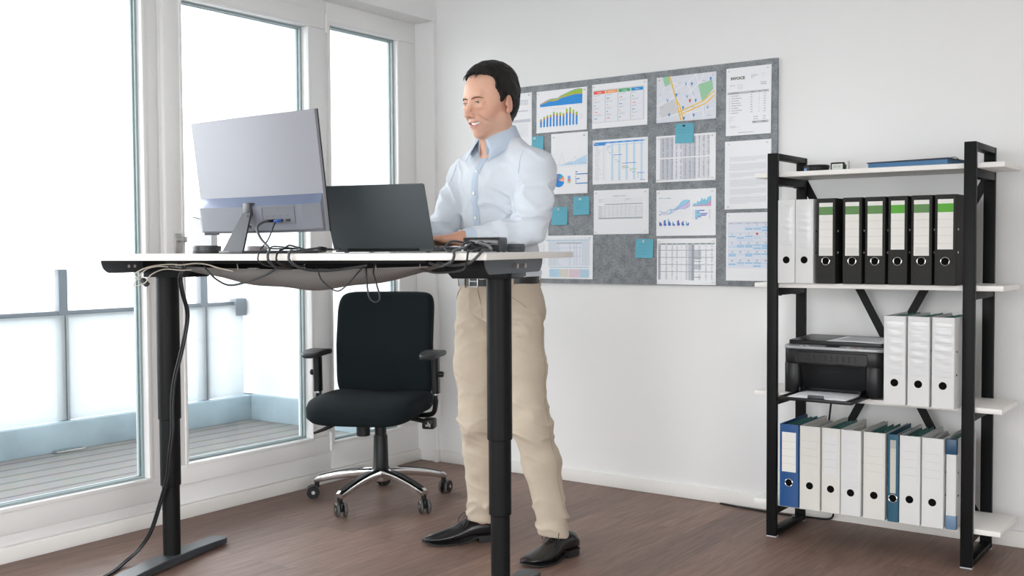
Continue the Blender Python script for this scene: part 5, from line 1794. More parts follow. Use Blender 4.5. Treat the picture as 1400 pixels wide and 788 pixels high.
def surface(fn, lo, hi, h, B=12):
    """surface nets of fn over a block-sparse grid"""
    lo = np.array(lo, float); n = np.ceil((np.array(hi, float) - lo) / h / B).astype(int) * B + 1
    F = np.full(n, 1e3, np.float32)
    nb = (n - 1) // B
    bi = np.stack(np.meshgrid(*[np.arange(k) for k in nb], indexing='ij'), -1).reshape(-1, 3)
    cen = lo + (bi + 0.5) * B * h
    dc = fn(cen)
    lim = B * h * 0.9 * 1.25 + 0.012
    keep = np.abs(dc) < lim
    for b_ in bi[(~keep) & (dc < 0)]:
        s0 = b_ * B
        F[s0[0]:s0[0] + B + 1, s0[1]:s0[1] + B + 1, s0[2]:s0[2] + B + 1] = -1e3
    loc = np.stack(np.meshgrid(*[np.arange(B + 1)] * 3, indexing='ij'), -1).reshape(-1, 3)
    ks = bi[keep]
    step = max(1, 400000 // len(loc))
    for q in range(0, len(ks), step):
        grp = ks[q:q + step]
        idx = (grp[:, None, :] * B + loc[None]).reshape(-1, 3)
        val = fn(lo + idx * h)
        F[idx[:, 0], idx[:, 1], idx[:, 2]] = val
    S = F < 0
    c = [S[:-1, :-1, :-1], S[1:, :-1, :-1], S[:-1, 1:, :-1], S[1:, 1:, :-1], S[:-1, :-1, 1:], S[1:, :-1, 1:], S[:-1, 1:, 1:], S[1:, 1:, 1:]]
    cnt = sum(x.astype(np.int8) for x in c)
    act = (cnt > 0) & (cnt < 8)
    ids = np.argwhere(act)
    num = np.full(act.shape, -1, np.int32); num[act] = np.arange(len(ids))
    off = np.array([[0, 0, 0], [1, 0, 0], [0, 1, 0], [1, 1, 0], [0, 0, 1], [1, 0, 1], [0, 1, 1], [1, 1, 1]])
    cv = np.stack([F[ids[:, 0] + o[0], ids[:, 1] + o[1], ids[:, 2] + o[2]] for o in off], 1)
    cv = np.clip(cv, -2 * h, 2 * h)
    acc = np.zeros((len(ids), 3)); w_ = np.zeros(len(ids))
    E_ = [(0, 1), (2, 3), (4, 5), (6, 7), (0, 2), (1, 3), (4, 6), (5, 7), (0, 4), (1, 5), (2, 6), (3, 7)]
    for a, b in E_:
        fa, fb = cv[:, a], cv[:, b]
        m = (fa < 0) != (fb < 0)
        t = np.where(m, fa / np.where(np.abs(fa - fb) < 1e-12, 1, fa - fb), 0)
        p = off[a] + t[:, None] * (off[b] - off[a])
        acc += np.where(m[:, None], p, 0); w_ += m
    verts = lo + (ids + acc / np.maximum(w_, 1)[:, None]) * h
    quads = []
    for ax in range(3):
        o1, o2 = [(1, 2), (2, 0), (0, 1)][ax]
        sl0 = [slice(None)] * 3; sl1 = [slice(None)] * 3
        sl0[ax] = slice(0, -1); sl1[ax] = slice(1, None)
        A, Bq = S[tuple(sl0)], S[tuple(sl1)]
        e = np.argwhere(A != Bq)
        e = e[(e[:, o1] > 0) & (e[:, o2] > 0) & (e[:, o1] < n[o1] - 1) & (e[:, o2] < n[o2] - 1)]
        sg = A[tuple(e.T)]
        d1 = np.zeros(3, int); d1[o1] = 1; d2 = np.zeros(3, int); d2[o2] = 1
        q = np.stack([num[tuple((e - d1 - d2).T)], num[tuple((e - d2).T)], num[tuple(e.T)], num[tuple((e - d1).T)]], 1)
        q[~sg] = q[~sg][:, ::-1]
        quads.append(q)
    return verts, np.concatenate(quads)

def mesh_np(name, verts, quads, mats, parent, org, smooth=True):
    me = bpy.data.meshes.new(name)
    v = (verts - np.array(org)).astype(np.float32)
    me.vertices.add(len(v)); me.vertices.foreach_set('co', v.ravel())
    me.loops.add(quads.size); me.loops.foreach_set('vertex_index', quads.ravel().astype(np.int32))
    me.polygons.add(len(quads)); me.polygons.foreach_set('loop_start', np.arange(0, quads.size, 4, dtype=np.int32))
    me.update(calc_edges=True); me.validate()
    for m in (mats if isinstance(mats, (list, tuple)) else [mats]): me.materials.append(m)
    if smooth: me.shade_smooth()
    o = bpy.data.objects.new(name, me); COL.objects.link(o)
    if parent is not None: o.parent = parent
    return o

# ---- skeleton (world coordinates, metres)
ORG = V3(-2.31, 3.10, 0)
Fd = unit((-0.17, -0.985, 0)); Ld = unit((0.985, -0.17, 0)); Up = V3(0, 0, 1)
SHC = V3(-2.272, 3.055, 1.405)
Lsh = SHC + Ld * 0.176; Rsh = SHC - Ld * 0.176
Lel = V3(-2.092, 2.968, 1.180); Rel = V3(-2.497, 2.985, 1.170)
Lwr = V3(-2.238, 2.795, 1.155); Rwr = V3(-2.515, 2.745, 1.172)
PEL = V3(-2.322, 3.105, 0.93)
Lhip = PEL + Ld * 0.088 + V3(0, 0, -0.04); Rhip = PEL - Ld * 0.088 + V3(0, 0, -0.04)
Lkn = V3(-2.148, 3.058, 0.490); Rkn = V3(-2.397, 3.070, 0.490)
Lan = V3(-2.112, 3.150, 0.095); Ran = V3(-2.452, 3.160, 0.095)
NB = V3(-2.278, 3.050, 1.498)

# ---- head frame
hf = unit((-0.190, -0.975, -0.13))                 # where the face points (slightly down)
hl = unit(np.cross(Up, hf)); hu = np.cross(hf, hl)     # subject's left, head up
HC = V3(-2.277, 3.006, 1.638)
HS = 1.045
HM = np.stack([hl, hf, hu])                            # rows: local axes
def H(u, v, w):
    return HC + HS * (hl * u + hf * v + hu * w)

def head_field(f):
    S = HS
    def e(c, r, k=0.02, sign=1, M=HM): f.ell(H(*c), np.array(r) * S, M, k * S, sign)
    def c(a, b, r0, r1, k=0.012, sign=1): f.cone(H(*a), H(*b), r0 * S, r1 * S, k * S, sign)
    e((0, -.009, .043), (.0745, .090, .079), .02)
    e((0, .024, .030), (.066, .068, .073), .03)
    e((0, .034, -.030), (.0555, .056, .062), .03)
    e((0, .030, -.074), (.046, .050, .040), .03)
    for s in (-1, 1):
        e((s * .046, -.004, -.062), (.020, .024, .024), .03)
        e((s * .044, .052, -.020), (.021, .020, .016), .022)
        e((s * .036, .064, -.040), (.018, .018, .018), .02)
    e((0, .072, -.102), (.019, .015, .014), .022)
    e((0, .064, -.062), (.032, .028, .026), .022)
    c((-.036, .079, .026), (.036, .079, .026), .0095, .0095, .016)
    for s in (-1, 1):
        e((s * .032, .098, .003), (.0185, .014, .0105), .012, -1)
    # nose
    c((0, .088, .016), (0, .1115, -.031), .0062, .0086, .012)
    e((0, .1140, -.0365), (.0096, .0115, .0095), .010)
    for s in (-1, 1):
        e((s * .0112, .0995, -.0395), (.0068, .0105, .0072), .008)
        e((s * .0060, .1075, -.0470), (.0032, .0050, .0030), .003, -1)
        c((s * .020, .0960, -.036), (s * .0435, .0700, -.0640), .0022, .0022, .012, -1)
    # lids
    for s in (-1, 1):
        up = [(s * .0160, .0835, .0020), (s * .024, .0890, .0070), (s * .033, .0900, .0081), (s * .041, .0856, .0060), (s * .0485, .0770, .0005)]
        lo_ = [(s * .0160, .0835, .0010), (s * .025, .0878, -.0045), (s * .034, .0873, -.0054), (s * .042, .0832, -.0042), (s * .0485, .0770, .0000)]
        for P_, r_ in ((up, .0030), (lo_, .0027)):
            for a, b in zip(P_[:-1], P_[1:]): c(a, b, r_, r_, .005)
        e((s * .033, .0815, -.013), (.016, .010, .007), .012)       # soft lower lid
    # mouth: smiling, slightly open
    for s in (-1, 1):
        c((0, .092, -.0668), (s * .019, .087, -.0635), .0064, .0056, .003, -1)
        c((s * .019, .087, -.0635), (s * .0345, .0715, -.0545), .0056, .0018, .003, -1)
    ul = [(-.0370, .0700, -.0520), (-.024, .0850, -.0575), (-.008, .0938, -.0605), (.008, .0938, -.0605), (.024, .0850, -.0575), (.0370, .0700, -.0520)]
    ll = [(-.0370, .0700, -.0525), (-.024, .0830, -.0700), (-.008, .0905, -.0755), (.008, .0905, -.0755), (.024, .0830, -.0700), (.0370, .0700, -.0525)]
    for a, b in zip(ul[:-1], ul[1:]): c(a, b, .0024, .0024, .004)
    for a, b in zip(ll[:-1], ll[1:]): c(a, b, .0031, .0031, .004)
    # ears
    for s in (-1, 1):
        ax = unit(hl * s * 0.86 - hf * 0.45); bx = unit(hf * .92 + hl * s * 0.45 - hu * .15); bx = unit(bx - ax * (bx @ ax)); cx = np.cross(ax, bx)
        M = np.stack([ax, bx, cx])
        e((s * .0775, -.012, -.008), (.0075, .0185, .0310), .006, 1, M)
        e((s * .0865, -.007, -.005), (.0060, .0110, .0190), .004, -1, M)
        e((s * .0770, -.002, -.035), (.0060, .0085, .0100), .008, 1, M)
        e((s * .0800, .004, -.011), (.004, .006, .008), .006, 1)
    # neck
    f.cone(H(0, -.020, -.040), NB + Fd * 0.008 + V3(0, 0, -0.02), .050, .058, .03)
    f.cone(H(0, -.012, -.085), NB + Fd * 0.03, .040, .045, .03)
    e((0, .012, -.118), (.012, .013, .014), .03)

def hand_field(f, wr, hd, side, ztip):
    """palm-down typing hand: wr wrist, hd horizontal heading, side=+1 thumb on its right, -1 thumb on its left"""
    hd = unit((hd[0], hd[1], 0)); rt = V3(hd[1], -hd[0], 0) * side      # rt: towards the thumb
    def p(fw, lt, z): return wr + hd * fw + rt * lt + V3(0, 0, z)
    f.cone(p(-.02, 0, 0), p(.02, .002, -.002), .0225, .022, .02)
    for lt0, lt1, L in ((.022, .030, .082), (.009, .011, .087), (-.005, -.009, .084), (-.017, -.027, .075)):
        f.cone(p(.012, lt0, -.001), p(L, lt1, -.002), .0155, .0125, .014)
    zk = -.003
    data = [(.030, .086, .043, .026, .021, .0088), (.011, .091, .047, .029, .022, .0090), (-.009, .087, .044, .027, .021, .0086), (-.027, .077, .035, .021, .019, .0078)]
    tipz = ztip - wr[2]
    for i, (lt, L, a, b, c_, r_) in enumerate(data):
        spread = lt * 0.25
        k0 = p(L - .004, lt, zk)
        k1 = p(L + a * .94, lt + spread * .5, zk + a * .10)
        k2 = p(L + a * .94 + b * .72, lt + spread * .8, zk + a * .10 - b * .66)
        zt = tipz + r_ * .8
        k3 = p(L + a * .94 + b * .72 + c_ * .30, lt + spread, max(zt, zk + a * .10 - b * .66 - c_ * .95))
        f.chain([k0, k1, k2, k3], [r_ * 1.16, r_ * 1.02, r_ * .92, r_ * .80], .005)
    # thumb: leaves the side of the palm near its base
    t0 = p(.016, .018, -.008); t1 = p(.048, .042, -.012); t2 = p(.080, .050, -.014); t3 = p(.104, .044, max(tipz + .008, -.020))
    f.chain([t0, t1, t2, t3], [.0165, .0125, .0105, .0085], .010)

def torso_core(f, g=0.0):
    """ribcage to pelvis; g grows everything (clothing)"""
    M = np.stack([Ld, Fd, Up])
    f.ell(V3(-2.290, 3.075, 1.29), (.162 + g, .112 + g, .17 + g), M, .05)
    f.ell(SHC + V3(0, 0, -.045) + Fd * .005, (.178 + g, .092 + g, .085 + g), M, .05)
    f.ell(V3(-2.308, 3.097, 1.10), (.150 + g, .105 + g, .15 + g), M, .06)
    f.cone(Lsh + V3(0, 0, -.012), NB + Ld * .045 + V3(0, 0, -.015), .050 + g, .036 + g, .05)
    f.cone(Rsh + V3(0, 0, -.012), NB - Ld * .045 + V3(0, 0, -.015), .050 + g, .036 + g, .05)

# ---- body: one continuous surface
body = Field()
head_field(body)
torso_core(body)
Mb = np.stack([Ld, Fd, Up])
body.ell(PEL - Fd * .01, (.130, .085, .10), Mb, .05)
for sh, el, wr in ((Lsh, Lel, Lwr), (Rsh, Rel, Rwr)):
    body.chain([sh, el, el + (wr - el) * .35, wr], [.050, .038, .036, .0235], .02)
for hp, kn, an in ((Lhip, Lkn, Lan), (Rhip, Rkn, Ran)):
    body.chain([hp, kn, kn + (an - kn) * .3, an], [.062, .044, .042, .033], .03)
ZKEY = ZT + 0.0225
hand_field(body, Lwr, V3(-2.332, 2.705, 0) - Lwr, +1, ZKEY)
hand_field(body, Rwr, V3(-2.500, 2.640, 0) - Rwr, -1, ZKEY)
# evaluate with per-block culling of primitives
def culled(field):
    def fn(P):
        if len(P) < 5000:
            return field(P)
        out = np.empty(len(P)); CH_ = 2197 * 4
        for i in range(0, len(P), CH_):
            Q = P[i:i + CH_]
            lo_, hi_ = Q.min(0), Q.max(0); cen = (lo_ + hi_) / 2; rad = np.linalg.norm(hi_ - lo_) / 2
            sub = Field()
            ds = [Field.dist(k, d, cen[None])[0] for k, d, _, _ in field.p]
            m = min(d_ for d_, q in zip(ds, field.p) if q[3] > 0)
            for d_, q in zip(ds, field.p):
                if d_ < m + 2.2 * rad + q[2] * 1.5 + .03 and (q[3] > 0 or d_ < rad * 1.4 + q[2] * 2 + .02): sub.p.append(q)
            if sub.p and sub.p[0][3] < 0:
                sub.p = [q for q in sub.p if q[3] > 0][:1] + sub.p
            out[i:i + CH_] = sub(Q)
        return out
    return fn
bv, bq = surface(culled(body), (-2.62, 2.52, 0.03), (-1.98, 3.24, 1.80), 0.0027)

# skin with pigment variation stored per vertex
def skin_material():
    m = bpy.data.materials.new('skin')
    m.use_nodes = True
    nt = m.node_tree; b = nt.nodes['Principled BSDF']; L = nt.links.new
    at = nt.nodes.new('ShaderNodeAttribute'); at.attribute_name = 'pigment'
    L(at.outputs['Color'], b.inputs['Base Color'])
    b.inputs['Roughness'].default_value = 0.48
    b.inputs['Specular IOR Level'].default_value = 0.35
    b.inputs['Subsurface Weight'].default_value = 0.18
    b.inputs['Subsurface Radius'].default_value = (1.0, 0.35, 0.2)
    b.inputs['Subsurface Scale'].default_value = 0.008
    n = nt.nodes.new('ShaderNodeTexNoise'); n.inputs['Scale'].default_value = 320
    tc = nt.nodes.new('ShaderNodeTexCoord'); L(tc.outputs['Object'], n.inputs['Vector'])
    bp = nt.nodes.new('ShaderNodeBump'); bp.inputs['Strength'].default_value = 0.12; bp.inputs['Distance'].default_value = 0.001
    L(n.outputs['Fac'], bp.inputs['Height']); L(bp.outputs[0], b.inputs['Normal'])
    return m
SKIN = skin_material()
man = mesh_np('person', bv, bq, SKIN, None, ORG)
man.location = Vector(ORG)
tag(man, 'smiling man in light blue shirt and beige trousers typing at the standing desk', 'person')
loc = (bv - HC) @ HM.T / HS
u_, v_, w_ = loc.T
col = np.tile(np.array([0.70, 0.415, 0.30]), (len(bv), 1))
def blend(mask, c):
    global col
    col = col * (1 - mask[:, None]) + np.array(c) * mask[:, None]
inhead = (np.abs(w_) < .16) & (np.abs(u_) < .12) & (np.abs(v_) < .16)
g3 = lambda c, r: np.exp(-((((loc - np.array(c)) / np.array(r)) ** 2).sum(1)))
blend(0.55 * np.clip(g3((.045, .06, -.03), (.022, .03, .02)) + g3((-.045, .06, -.03), (.022, .03, .02)), 0, 1) * inhead, (0.62, 0.27, 0.19))
blend(0.35 * g3((0, .115, -.03), (.014, .02, .014)) * inhead, (0.60, 0.26, 0.19))
# beard shadow
bs = sstep(-.030, -.060, w_) * sstep(-.03, .01, v_) * inhead * sstep(.135, .115, -w_)
blend(0.28 * bs, (0.42, 0.27, 0.215))
# lips: near the two lip polylines
def polyd(pts):
    P_ = loc; d = np.full(len(P_), 9.0)
    for a, b in zip(pts[:-1], pts[1:]):
        a = np.array(a); b = np.array(b); ab = b - a
        t = np.clip(((P_ - a) @ ab) / (ab @ ab), 0, 1)
        d = np.minimum(d, np.linalg.norm(P_ - a - t[:, None] * ab, axis=1))
    return d
ulp = [(-.0370, .0700, -.0520), (-.024, .0850, -.0575), (-.008, .0938, -.0605), (.008, .0938, -.0605), (.024, .0850, -.0575), (.0370, .0700, -.0520)]
llp = [(-.0370, .0700, -.0525), (-.024, .0830, -.0700), (-.008, .0905, -.0755), (.008, .0905, -.0755), (.024, .0830, -.0700), (.0370, .0700, -.0525)]
lipm = np.maximum(sstep(.0052, .0032, polyd(ulp)), sstep(.0062, .0040, polyd(llp)))
lipm = lipm * sstep(.030, .024, np.abs(u_))
blend(0.85 * lipm * inhead, (0.56, 0.23, 0.20))
inner = g3((0, .082, -.067), (.022, .006, .0045))
blend(np.clip(inner * 1.2, 0, 1) * inhead, (0.12, 0.03, 0.03))
# ears and hands a little redder
ear = (np.abs(u_) > .070) & inhead & (np.abs(w_) < .045) & (v_ < .02)
blend(0.4 * ear, (0.62, 0.27, 0.19))
hands = (bv[:, 2] < 1.22) & (bv[:, 2] > 1.05) & (bv[:, 1] < 2.84)
blend(0.5 * hands, (0.56, 0.275, 0.185))
ca = man.data.color_attributes.new('pigment', 'FLOAT_COLOR', 'POINT')
ca.data.foreach_set('color', np.concatenate([col, np.ones((len(col), 1))], 1).astype(np.float32).ravel())

# nails
bm = BM()
# ---- eyes, brows, teeth
M_EYE = mat('eye_white', (0.78, 0.76, 0.74), 0.2)
M_IRIS = mat('iris', (0.06, 0.075, 0.07), 0.15)
M_HAIR = mat('hair_dark', (0.0085, 0.0072, 0.0068), 0.5, spec=0.3, noise=0.6, nscale=60, stretch=(1, 1, 0.2))
for s in (-1, 1):
    bm.free(); bm = BM()
    c = H(s * .0328, .0768, .0015) - ORG
    bmesh.ops.create_uvsphere(bm, u_segments=24, v_segments=16, radius=.0126 * HS, matrix=Matrix.Translation(Vector(c)))
    gaze = unit(hf * .95 - hu * .20 + hl * -.10)
    cc = c + gaze * .0122 * HS
    for f in bm.faces:
        if (np.array(f.calc_center_median()) - c) @ gaze > .0126 * HS * .83: f.material_index = 1
    obj('eye', bm, [M_EYE, M_IRIS], man)
    bm = BM()
    pts = [H(s * x, y, z) - ORG for x, y, z in ((.010, .0962, .0150), (.020, .0970, .0180), (.032, .0940, .0195), (.043, .0866, .0175), (.051, .0790, .0140))]
    tube(bm, [Vector(p) for p in pts], [.0016 * HS, .0026 * HS, .0028 * HS, .0024 * HS, .0016 * HS, .0010 * HS], 8, smooth=4, flat=(1.0, .8))
    eb = BM()
    lash = [H(s * x, y, z) - ORG for x, y, z in ((.0165, .0868, .0018), (.024, .0918, .0052), (.033, .0928, .0060), (.041, .0884, .0042), (.0490, .0790, -.0005))]
    tube(eb, [Vector(p) for p in lash], .0009, 6, smooth=4)
    obj('eyelash', eb, M_HAIR, man)
    obj('eyebrow', bm, mat('brow_hair', (0.17, 0.100, 0.072), 0.9, spec=0.1), man)
    bm = BM()
bm.free(); bm = BM()
rings = []
for i in range(15):
    t = -1 + 2 * i / 14
    x = .0315 * t; y = .0885 - .0165 * t * t; zc_ = -.0655 + .0090 * t * t
    hh = .0048 * (1 - .55 * t * t)
    rings.append([Vector(H(x, y, zc_ + hh * .8) - ORG), Vector(H(x, y - .003, zc_ + hh * .8) - ORG), Vector(H(x, y - .003, zc_ - hh) - ORG), Vector(H(x, y, zc_ - hh) - ORG)])
ring_loft(bm, rings)
obj('teeth', bm, mat('teeth', (0.80, 0.78, 0.72), 0.25), man)

# ---- hair: shell over the skull, cut along the hairline
crown = Field(); crown.ell(H(0, -.009, .044), np.array((.0765, .0915, .0815)) * HS, HM)
crown.ell(H(0, -.037, -.008), np.array((.057, .046, .064)) * HS, HM, .03)
def hair_fn(P):
    L_ = (P - HC) @ HM.T / HS
    u, v, w = L_.T; au = np.abs(u)
    d = crown(P) - .0115 * HS - .006 * sstep(.06, .12, w) * HS
    st = vnoise(L_, (260, 60, 90), 3.1) * .0042 + vnoise(L_, (90, 30, 40), 7.7) * .0045
    d = d - st
    jag = vnoise(L_, (300, 300, 60), 1.3) * .010 + vnoise(L_, (120, 120, 30), 4.3) * .008
    vmax = .039 + sstep(.078, .102, w) * .036 - .006 * np.exp(-((au - .045) / .018) ** 2) * sstep(.07, .10, w)
    vmax = vmax - .017 * sstep(.050, .005, w)
    cutf = (v - vmax - jag)
    wmin = np.where(v > -.012, -.008 + 1.2 * np.maximum(0, v - .012), -.072 + .9 * np.maximum(0, -(v + .06)) * 0)
    wmin = -.002 + (-.072) * sstep(-.018, -.036, v)
    cutw = wmin - w + jag * .6
    # room for the ear
    ear_ = .0195 - np.sqrt(((v + .008) / 1.0) ** 2 + ((w + .012) / 1.45) ** 2)
    ear_ = np.where(au > .05, ear_, -1)
    return np.maximum(np.maximum(d, cutf), np.maximum(cutw, ear_)) * .8
hv, hq = surface(hair_fn, HC - .155, HC + .165, 0.0022, 10)
mesh_np('hair', hv, hq, M_HAIR, man, ORG)
# a few loose strands over the receding forehead
bm = BM()
rr = random.Random(4)
for k in range(34):
    x = rr.uniform(-.042, .034)
    p0 = H(x, .055 + rr.uniform(-.01, .004), .119 - abs(x) * .35); p1 = H(x + rr.uniform(-.004, .008), .076, .107 - abs(x) * .35); p2 = H(x + rr.uniform(-.006, .012), .086 + rr.uniform(-.003, .003), .093 + rr.uniform(-.006, .006) - abs(x) * .25)
    tube(bm, [Vector(p - ORG) for p in (p0, p1, p2)], [.0012, .0009, .0006, .0003], 5, smooth=4)
obj('fringe', bm, M_HAIR, man)

# ---- shirt
SH = Field()
torso_core(SH, .011)
SH.ell(V3(-2.317, 3.106, 1.035), (.163, .120, .085), Mb, .04)
ARM_F = []
for sh, el, wr, sgn in ((Lsh, Lel, Lwr, 1), (Rsh, Rel, Rwr, -1)):
    A_ = Field()
    mid = (sh + el) / 2 + V3(0, 0, -.005) + ((sh - SHC) * .07 if sgn > 0 else 0)
    A_.chain([sh + V3(0, 0, -.006), mid, el], [.060, .063, .050], .03)
    A_.chain([el, el + (wr - el) * .4, el + (wr - el) * .86], [.049, .044, .033], .025)
    A_.cone(el + (wr - el) * .84, el + (wr - el) * .985, .032, .030, .006)
    ARM_F.append(A_)
def shirt_base(P):
    d = SH(P)
    k = .020 + .020 * sstep(1.26, 1.36, P[:, 2])
    for A_, (q_el, q_wr) in zip(ARM_F, ((Lel, Lwr), (Rel, Rwr))):
        q_L = np.linalg.norm(q_wr - q_el); q_ax = (q_wr - q_el) / q_L
        x = A_(P)
        x = np.maximum(x, (P - q_el) @ q_ax - q_L * .985)
        h = np.clip(0.5 + 0.5 * (d - x) / k, 0, 1)
        d = d * (1 - h) + x * h - k * h * (1 - h)
    return d
def shirt_fn(P):
    d = shirt_base(P)
    # folds: ridged noise, stronger at the elbows, arm pits and waist
    amp = .0032 + .0052 * np.exp(-((np.linalg.norm(P - Lel, axis=1)) / .12) ** 2) + .0048 * np.exp(-((np.linalg.norm(P - Rel, axis=1)) / .12) ** 2)
    amp += .0050 * np.exp(-((np.linalg.norm(P - (Lsh + V3(-.02, -.03, -.12)), axis=1)) / .09) ** 2) + .0045 * np.exp(-((np.linalg.norm(P - (Rsh + V3(.02, -.03, -.12)), axis=1)) / .09) ** 2)
    amp += .0045 * sstep(1.13, 1.03, P[:, 2])
    Q = P + 0.03 * np.stack([vnoise(P, (9, 9, 9), 2.0), vnoise(P, (9, 9, 9), 5.0), vnoise(P, (9, 9, 9), 8.0)], 1)
    dirc = Q @ unit((.55, -.2, .8)); n1 = vnoise(np.stack([dirc, Q @ unit((.8, .3, -.5)), Q @ unit((.1, .9, .2))], 1), (26, 7, 9), 1.7)
    dir2 = Q @ unit((-.5, .3, .8)); n2 = vnoise(np.stack([dir2, Q @ unit((.8, -.3, .6)), Q @ unit((.2, .9, -.2))], 1), (34, 8, 10), 11.3)
    fold = np.exp(-np.abs(n1) * 9) * 2.0 + np.exp(-np.abs(n2) * 9) * (.35 + 1.0 * sstep(.16, .10, np.minimum(np.linalg.norm(P - Lel, axis=1), np.linalg.norm(P - Rel, axis=1)))) - .9
    fold = np.minimum(fold, 1.25)
    # rolled crease above the left elbow
    ua = unit(Lel - Lsh); t = (P - Lsh) @ ua
    nearL = np.exp(-(np.minimum(np.linalg.norm(P - Lsh - t[:, None] * ua, axis=1), .2) / .085) ** 2)
    crease = (.019 * np.exp(-((t - .066 + .22 * ((P - Lsh) @ Ld)) / .024) ** 2) - .010 * np.exp(-((t - .100 + .22 * ((P - Lsh) @ Ld)) / .010) ** 2)) * nearL * sstep(-.02, .015, (P - Lsh) @ Ld)
    d = d - amp * fold - crease
    # neck opening, wrist ends, hidden hem
    nk = .061 - np.linalg.norm((P - (NB + Fd * .012 + V3(0, 0, .03))) * np.array([1, 1, .45]), axis=1)
    d = np.maximum(d, nk)
    d = np.maximum(d, .985 - P[:, 2])
    return d * .85
def shirt_material():
    m = bpy.data.materials.new('shirt_blue')
    m.use_nodes = True
    nt = m.node_tree; b = nt.nodes['Principled BSDF']; L = nt.links.new
    tc = nt.nodes.new('ShaderNodeTexCoord')
    w1 = nt.nodes.new('ShaderNodeTexWave'); w1.wave_type = 'BANDS'; w1.bands_direction = 'X'; w1.inputs['Scale'].default_value = 110; w1.inputs['Distortion'].default_value = 0.6
    L(tc.outputs['Object'], w1.inputs[0])
    r = nt.nodes.new('ShaderNodeValToRGB')
    r.color_ramp.elements[0].color = (0.615, 0.665, 0.725, 1); r.color_ramp.elements[1].color = (0.645, 0.69, 0.745, 1)
    L(w1.outputs['Fac'], r.inputs[0]); L(r.outputs[0], b.inputs['Base Color'])
    b.inputs['Roughness'].default_value = 0.75; b.inputs['Sheen Weight'].default_value = 0.1; b.inputs['Specular IOR Level'].default_value = 0.25
    return m
M_SHIRT = shirt_material()
M_SHIRT2 = mat('shirt_blue_plain', (0.50, 0.585, 0.69), 0.75, spec=0.25)
M_SHIRTI = mat('shirt_inside', (0.36, 0.40, 0.46), 0.8)
sv, sq = surface(shirt_fn, (-2.62, 2.68, 0.95), (-1.94, 3.26, 1.56), 0.0042)
shirt = mesh_np('shirt', sv, sq, M_SHIRT, man, ORG)
sm = shirt.modifiers.new('soften', 'SMOOTH'); sm.factor = 0.5; sm.iterations = 2

def hit(fn, p0, d, r0=0.0, r1=0.30, n=160):
    """first point from outside along the line p0 + d*r where fn goes negative (searching inwards)"""
    rs = np.linspace(r1, r0, n)
    P = p0 + rs[:, None] * np.array(d)
    f = fn(P)
    k = np.argmax(f < 0)
    if f[k] >= 0: return p0 + np.array(d) * r0
    if k == 0: return P[0]
    t = f[k - 1] / (f[k - 1] - f[k])
    return P[k - 1] + (P[k] - P[k - 1]) * t
# placket and buttons
def axis_pt(z):
    t = np.clip((z - 1.0) / .47, 0, 1)
    return V3(-2.316, 3.095, z) * (1 - t) + V3(-2.275, 3.050, z) * t * 1.0 + V3(0, 0, 0)
def axp(z):
    a = axis_pt(z); a[2] = z; return a
bm = BM()
rings = []
zs = np.linspace(1.442, 1.005, 46)
pc = []
for z in zs:
    c = hit(shirt_fn, axp(z), Fd, .02, .26)
    pc.append(c)
pc = np.array(pc)
ker = np.ones(5) / 5
pcs = pc.copy()
for i in range(3): pcs[2:-2, i] = np.convolve(pc[:, i], ker, 'valid')
for c in pcs:
    ring = []
    for l, o in ((-.0165, .0), (-.0165, .0030), (-.0140, .0042), (.0140, .0042), (.0165, .0030), (.0165, .0)):
        q = hit(shirt_fn, axp(c[2]) + Ld * l, Fd, .02, .26)
        base = c + Ld * l
        off = (q - axp(c[2]) - Ld * l) @ Fd; offc = (c - axp(c[2])) @ Fd
        ring.append(Vector(axp(c[2]) + Ld * l + Fd * (0.5 * off + 0.5 * offc + o - .001) - ORG))
    rings.append(ring)
ring_loft(bm, rings)
plk = obj('placket', bm, M_SHIRT2, shirt)
M_BTN = mat('button_pearl', (0.72, 0.72, 0.68), 0.2)
for zb in (1.395, 1.312, 1.229, 1.146, 1.063):
    k = int(np.argmin(np.abs(pcs[:, 2] - zb)))
    c = pcs[k] + Fd * .0050 - ORG
    bm = BM()
    fdv = Vector(Fd)
    cyl(bm, Vector(c) - fdv * .0015, Vector(c) + fdv * .0012, .0058, seg=18, bevel=.0006)
    cyl(bm, Vector(c) + fdv * .0006, Vector(c) + fdv * .0020, .0046, .0050, seg=18)
    obj('button', bm, M_BTN, shirt)
# collar
bm = BM()
cN = NB + Fd * .008 + V3(0, 0, -.004)
def ncoll(th, r, z):
    """th from the nape (0) to the throat (180)"""
    d = -Fd * math.cos(R(th)) + Ld * math.sin(R(th))
    return cN + d * r + V3(0, 0, z)
for s in (-1, 1):
    rows = []
    for i in range(20):
        th = s * (166 * i / 19)
        a = abs(th)
        t = a / 166
        drop = .026 * t + .046 * max(0, t - .5) ** 1.5 * 2.2
        ztop = .073 - drop
        rin = .0610 + .003 * t + .022 * max(0, t - .6)
        # inner stand bottom, stand top, fold, outer flap edge
        flap = .060 + .020 * sstep(.45, 1.0, np.array(t)).item()
        th2 = th if t < .6 else th - s * 16 * (t - .6) / .4
        spread = .020 + .016 * t
        rows.append([ncoll(th, rin - .002, ztop - .055), ncoll(th, rin, ztop - .003), ncoll(th, rin + .002, ztop), ncoll(th, rin + .005, ztop - .002),
                     ncoll(th2, rin + .005 + spread * .5, ztop - flap * .5), ncoll(th2, rin + .006 + spread, ztop - flap)])
    outer = rows
    vr = [[bm.verts.new(Vector(p - ORG)) for p in row] for row in outer]
    for i in range(len(vr) - 1):
        for j in range(5):
            f_ = (vr[i][j], vr[i + 1][j], vr[i + 1][j + 1], vr[i][j + 1])
            bm.faces.new(f_ if s > 0 else f_[::-1])
colr = obj('collar', bm, M_SHIRT2, shirt, smooth=60)
so = colr.modifiers.new('thick', 'SOLIDIFY'); so.thickness = 0.0016; so.offset = 0
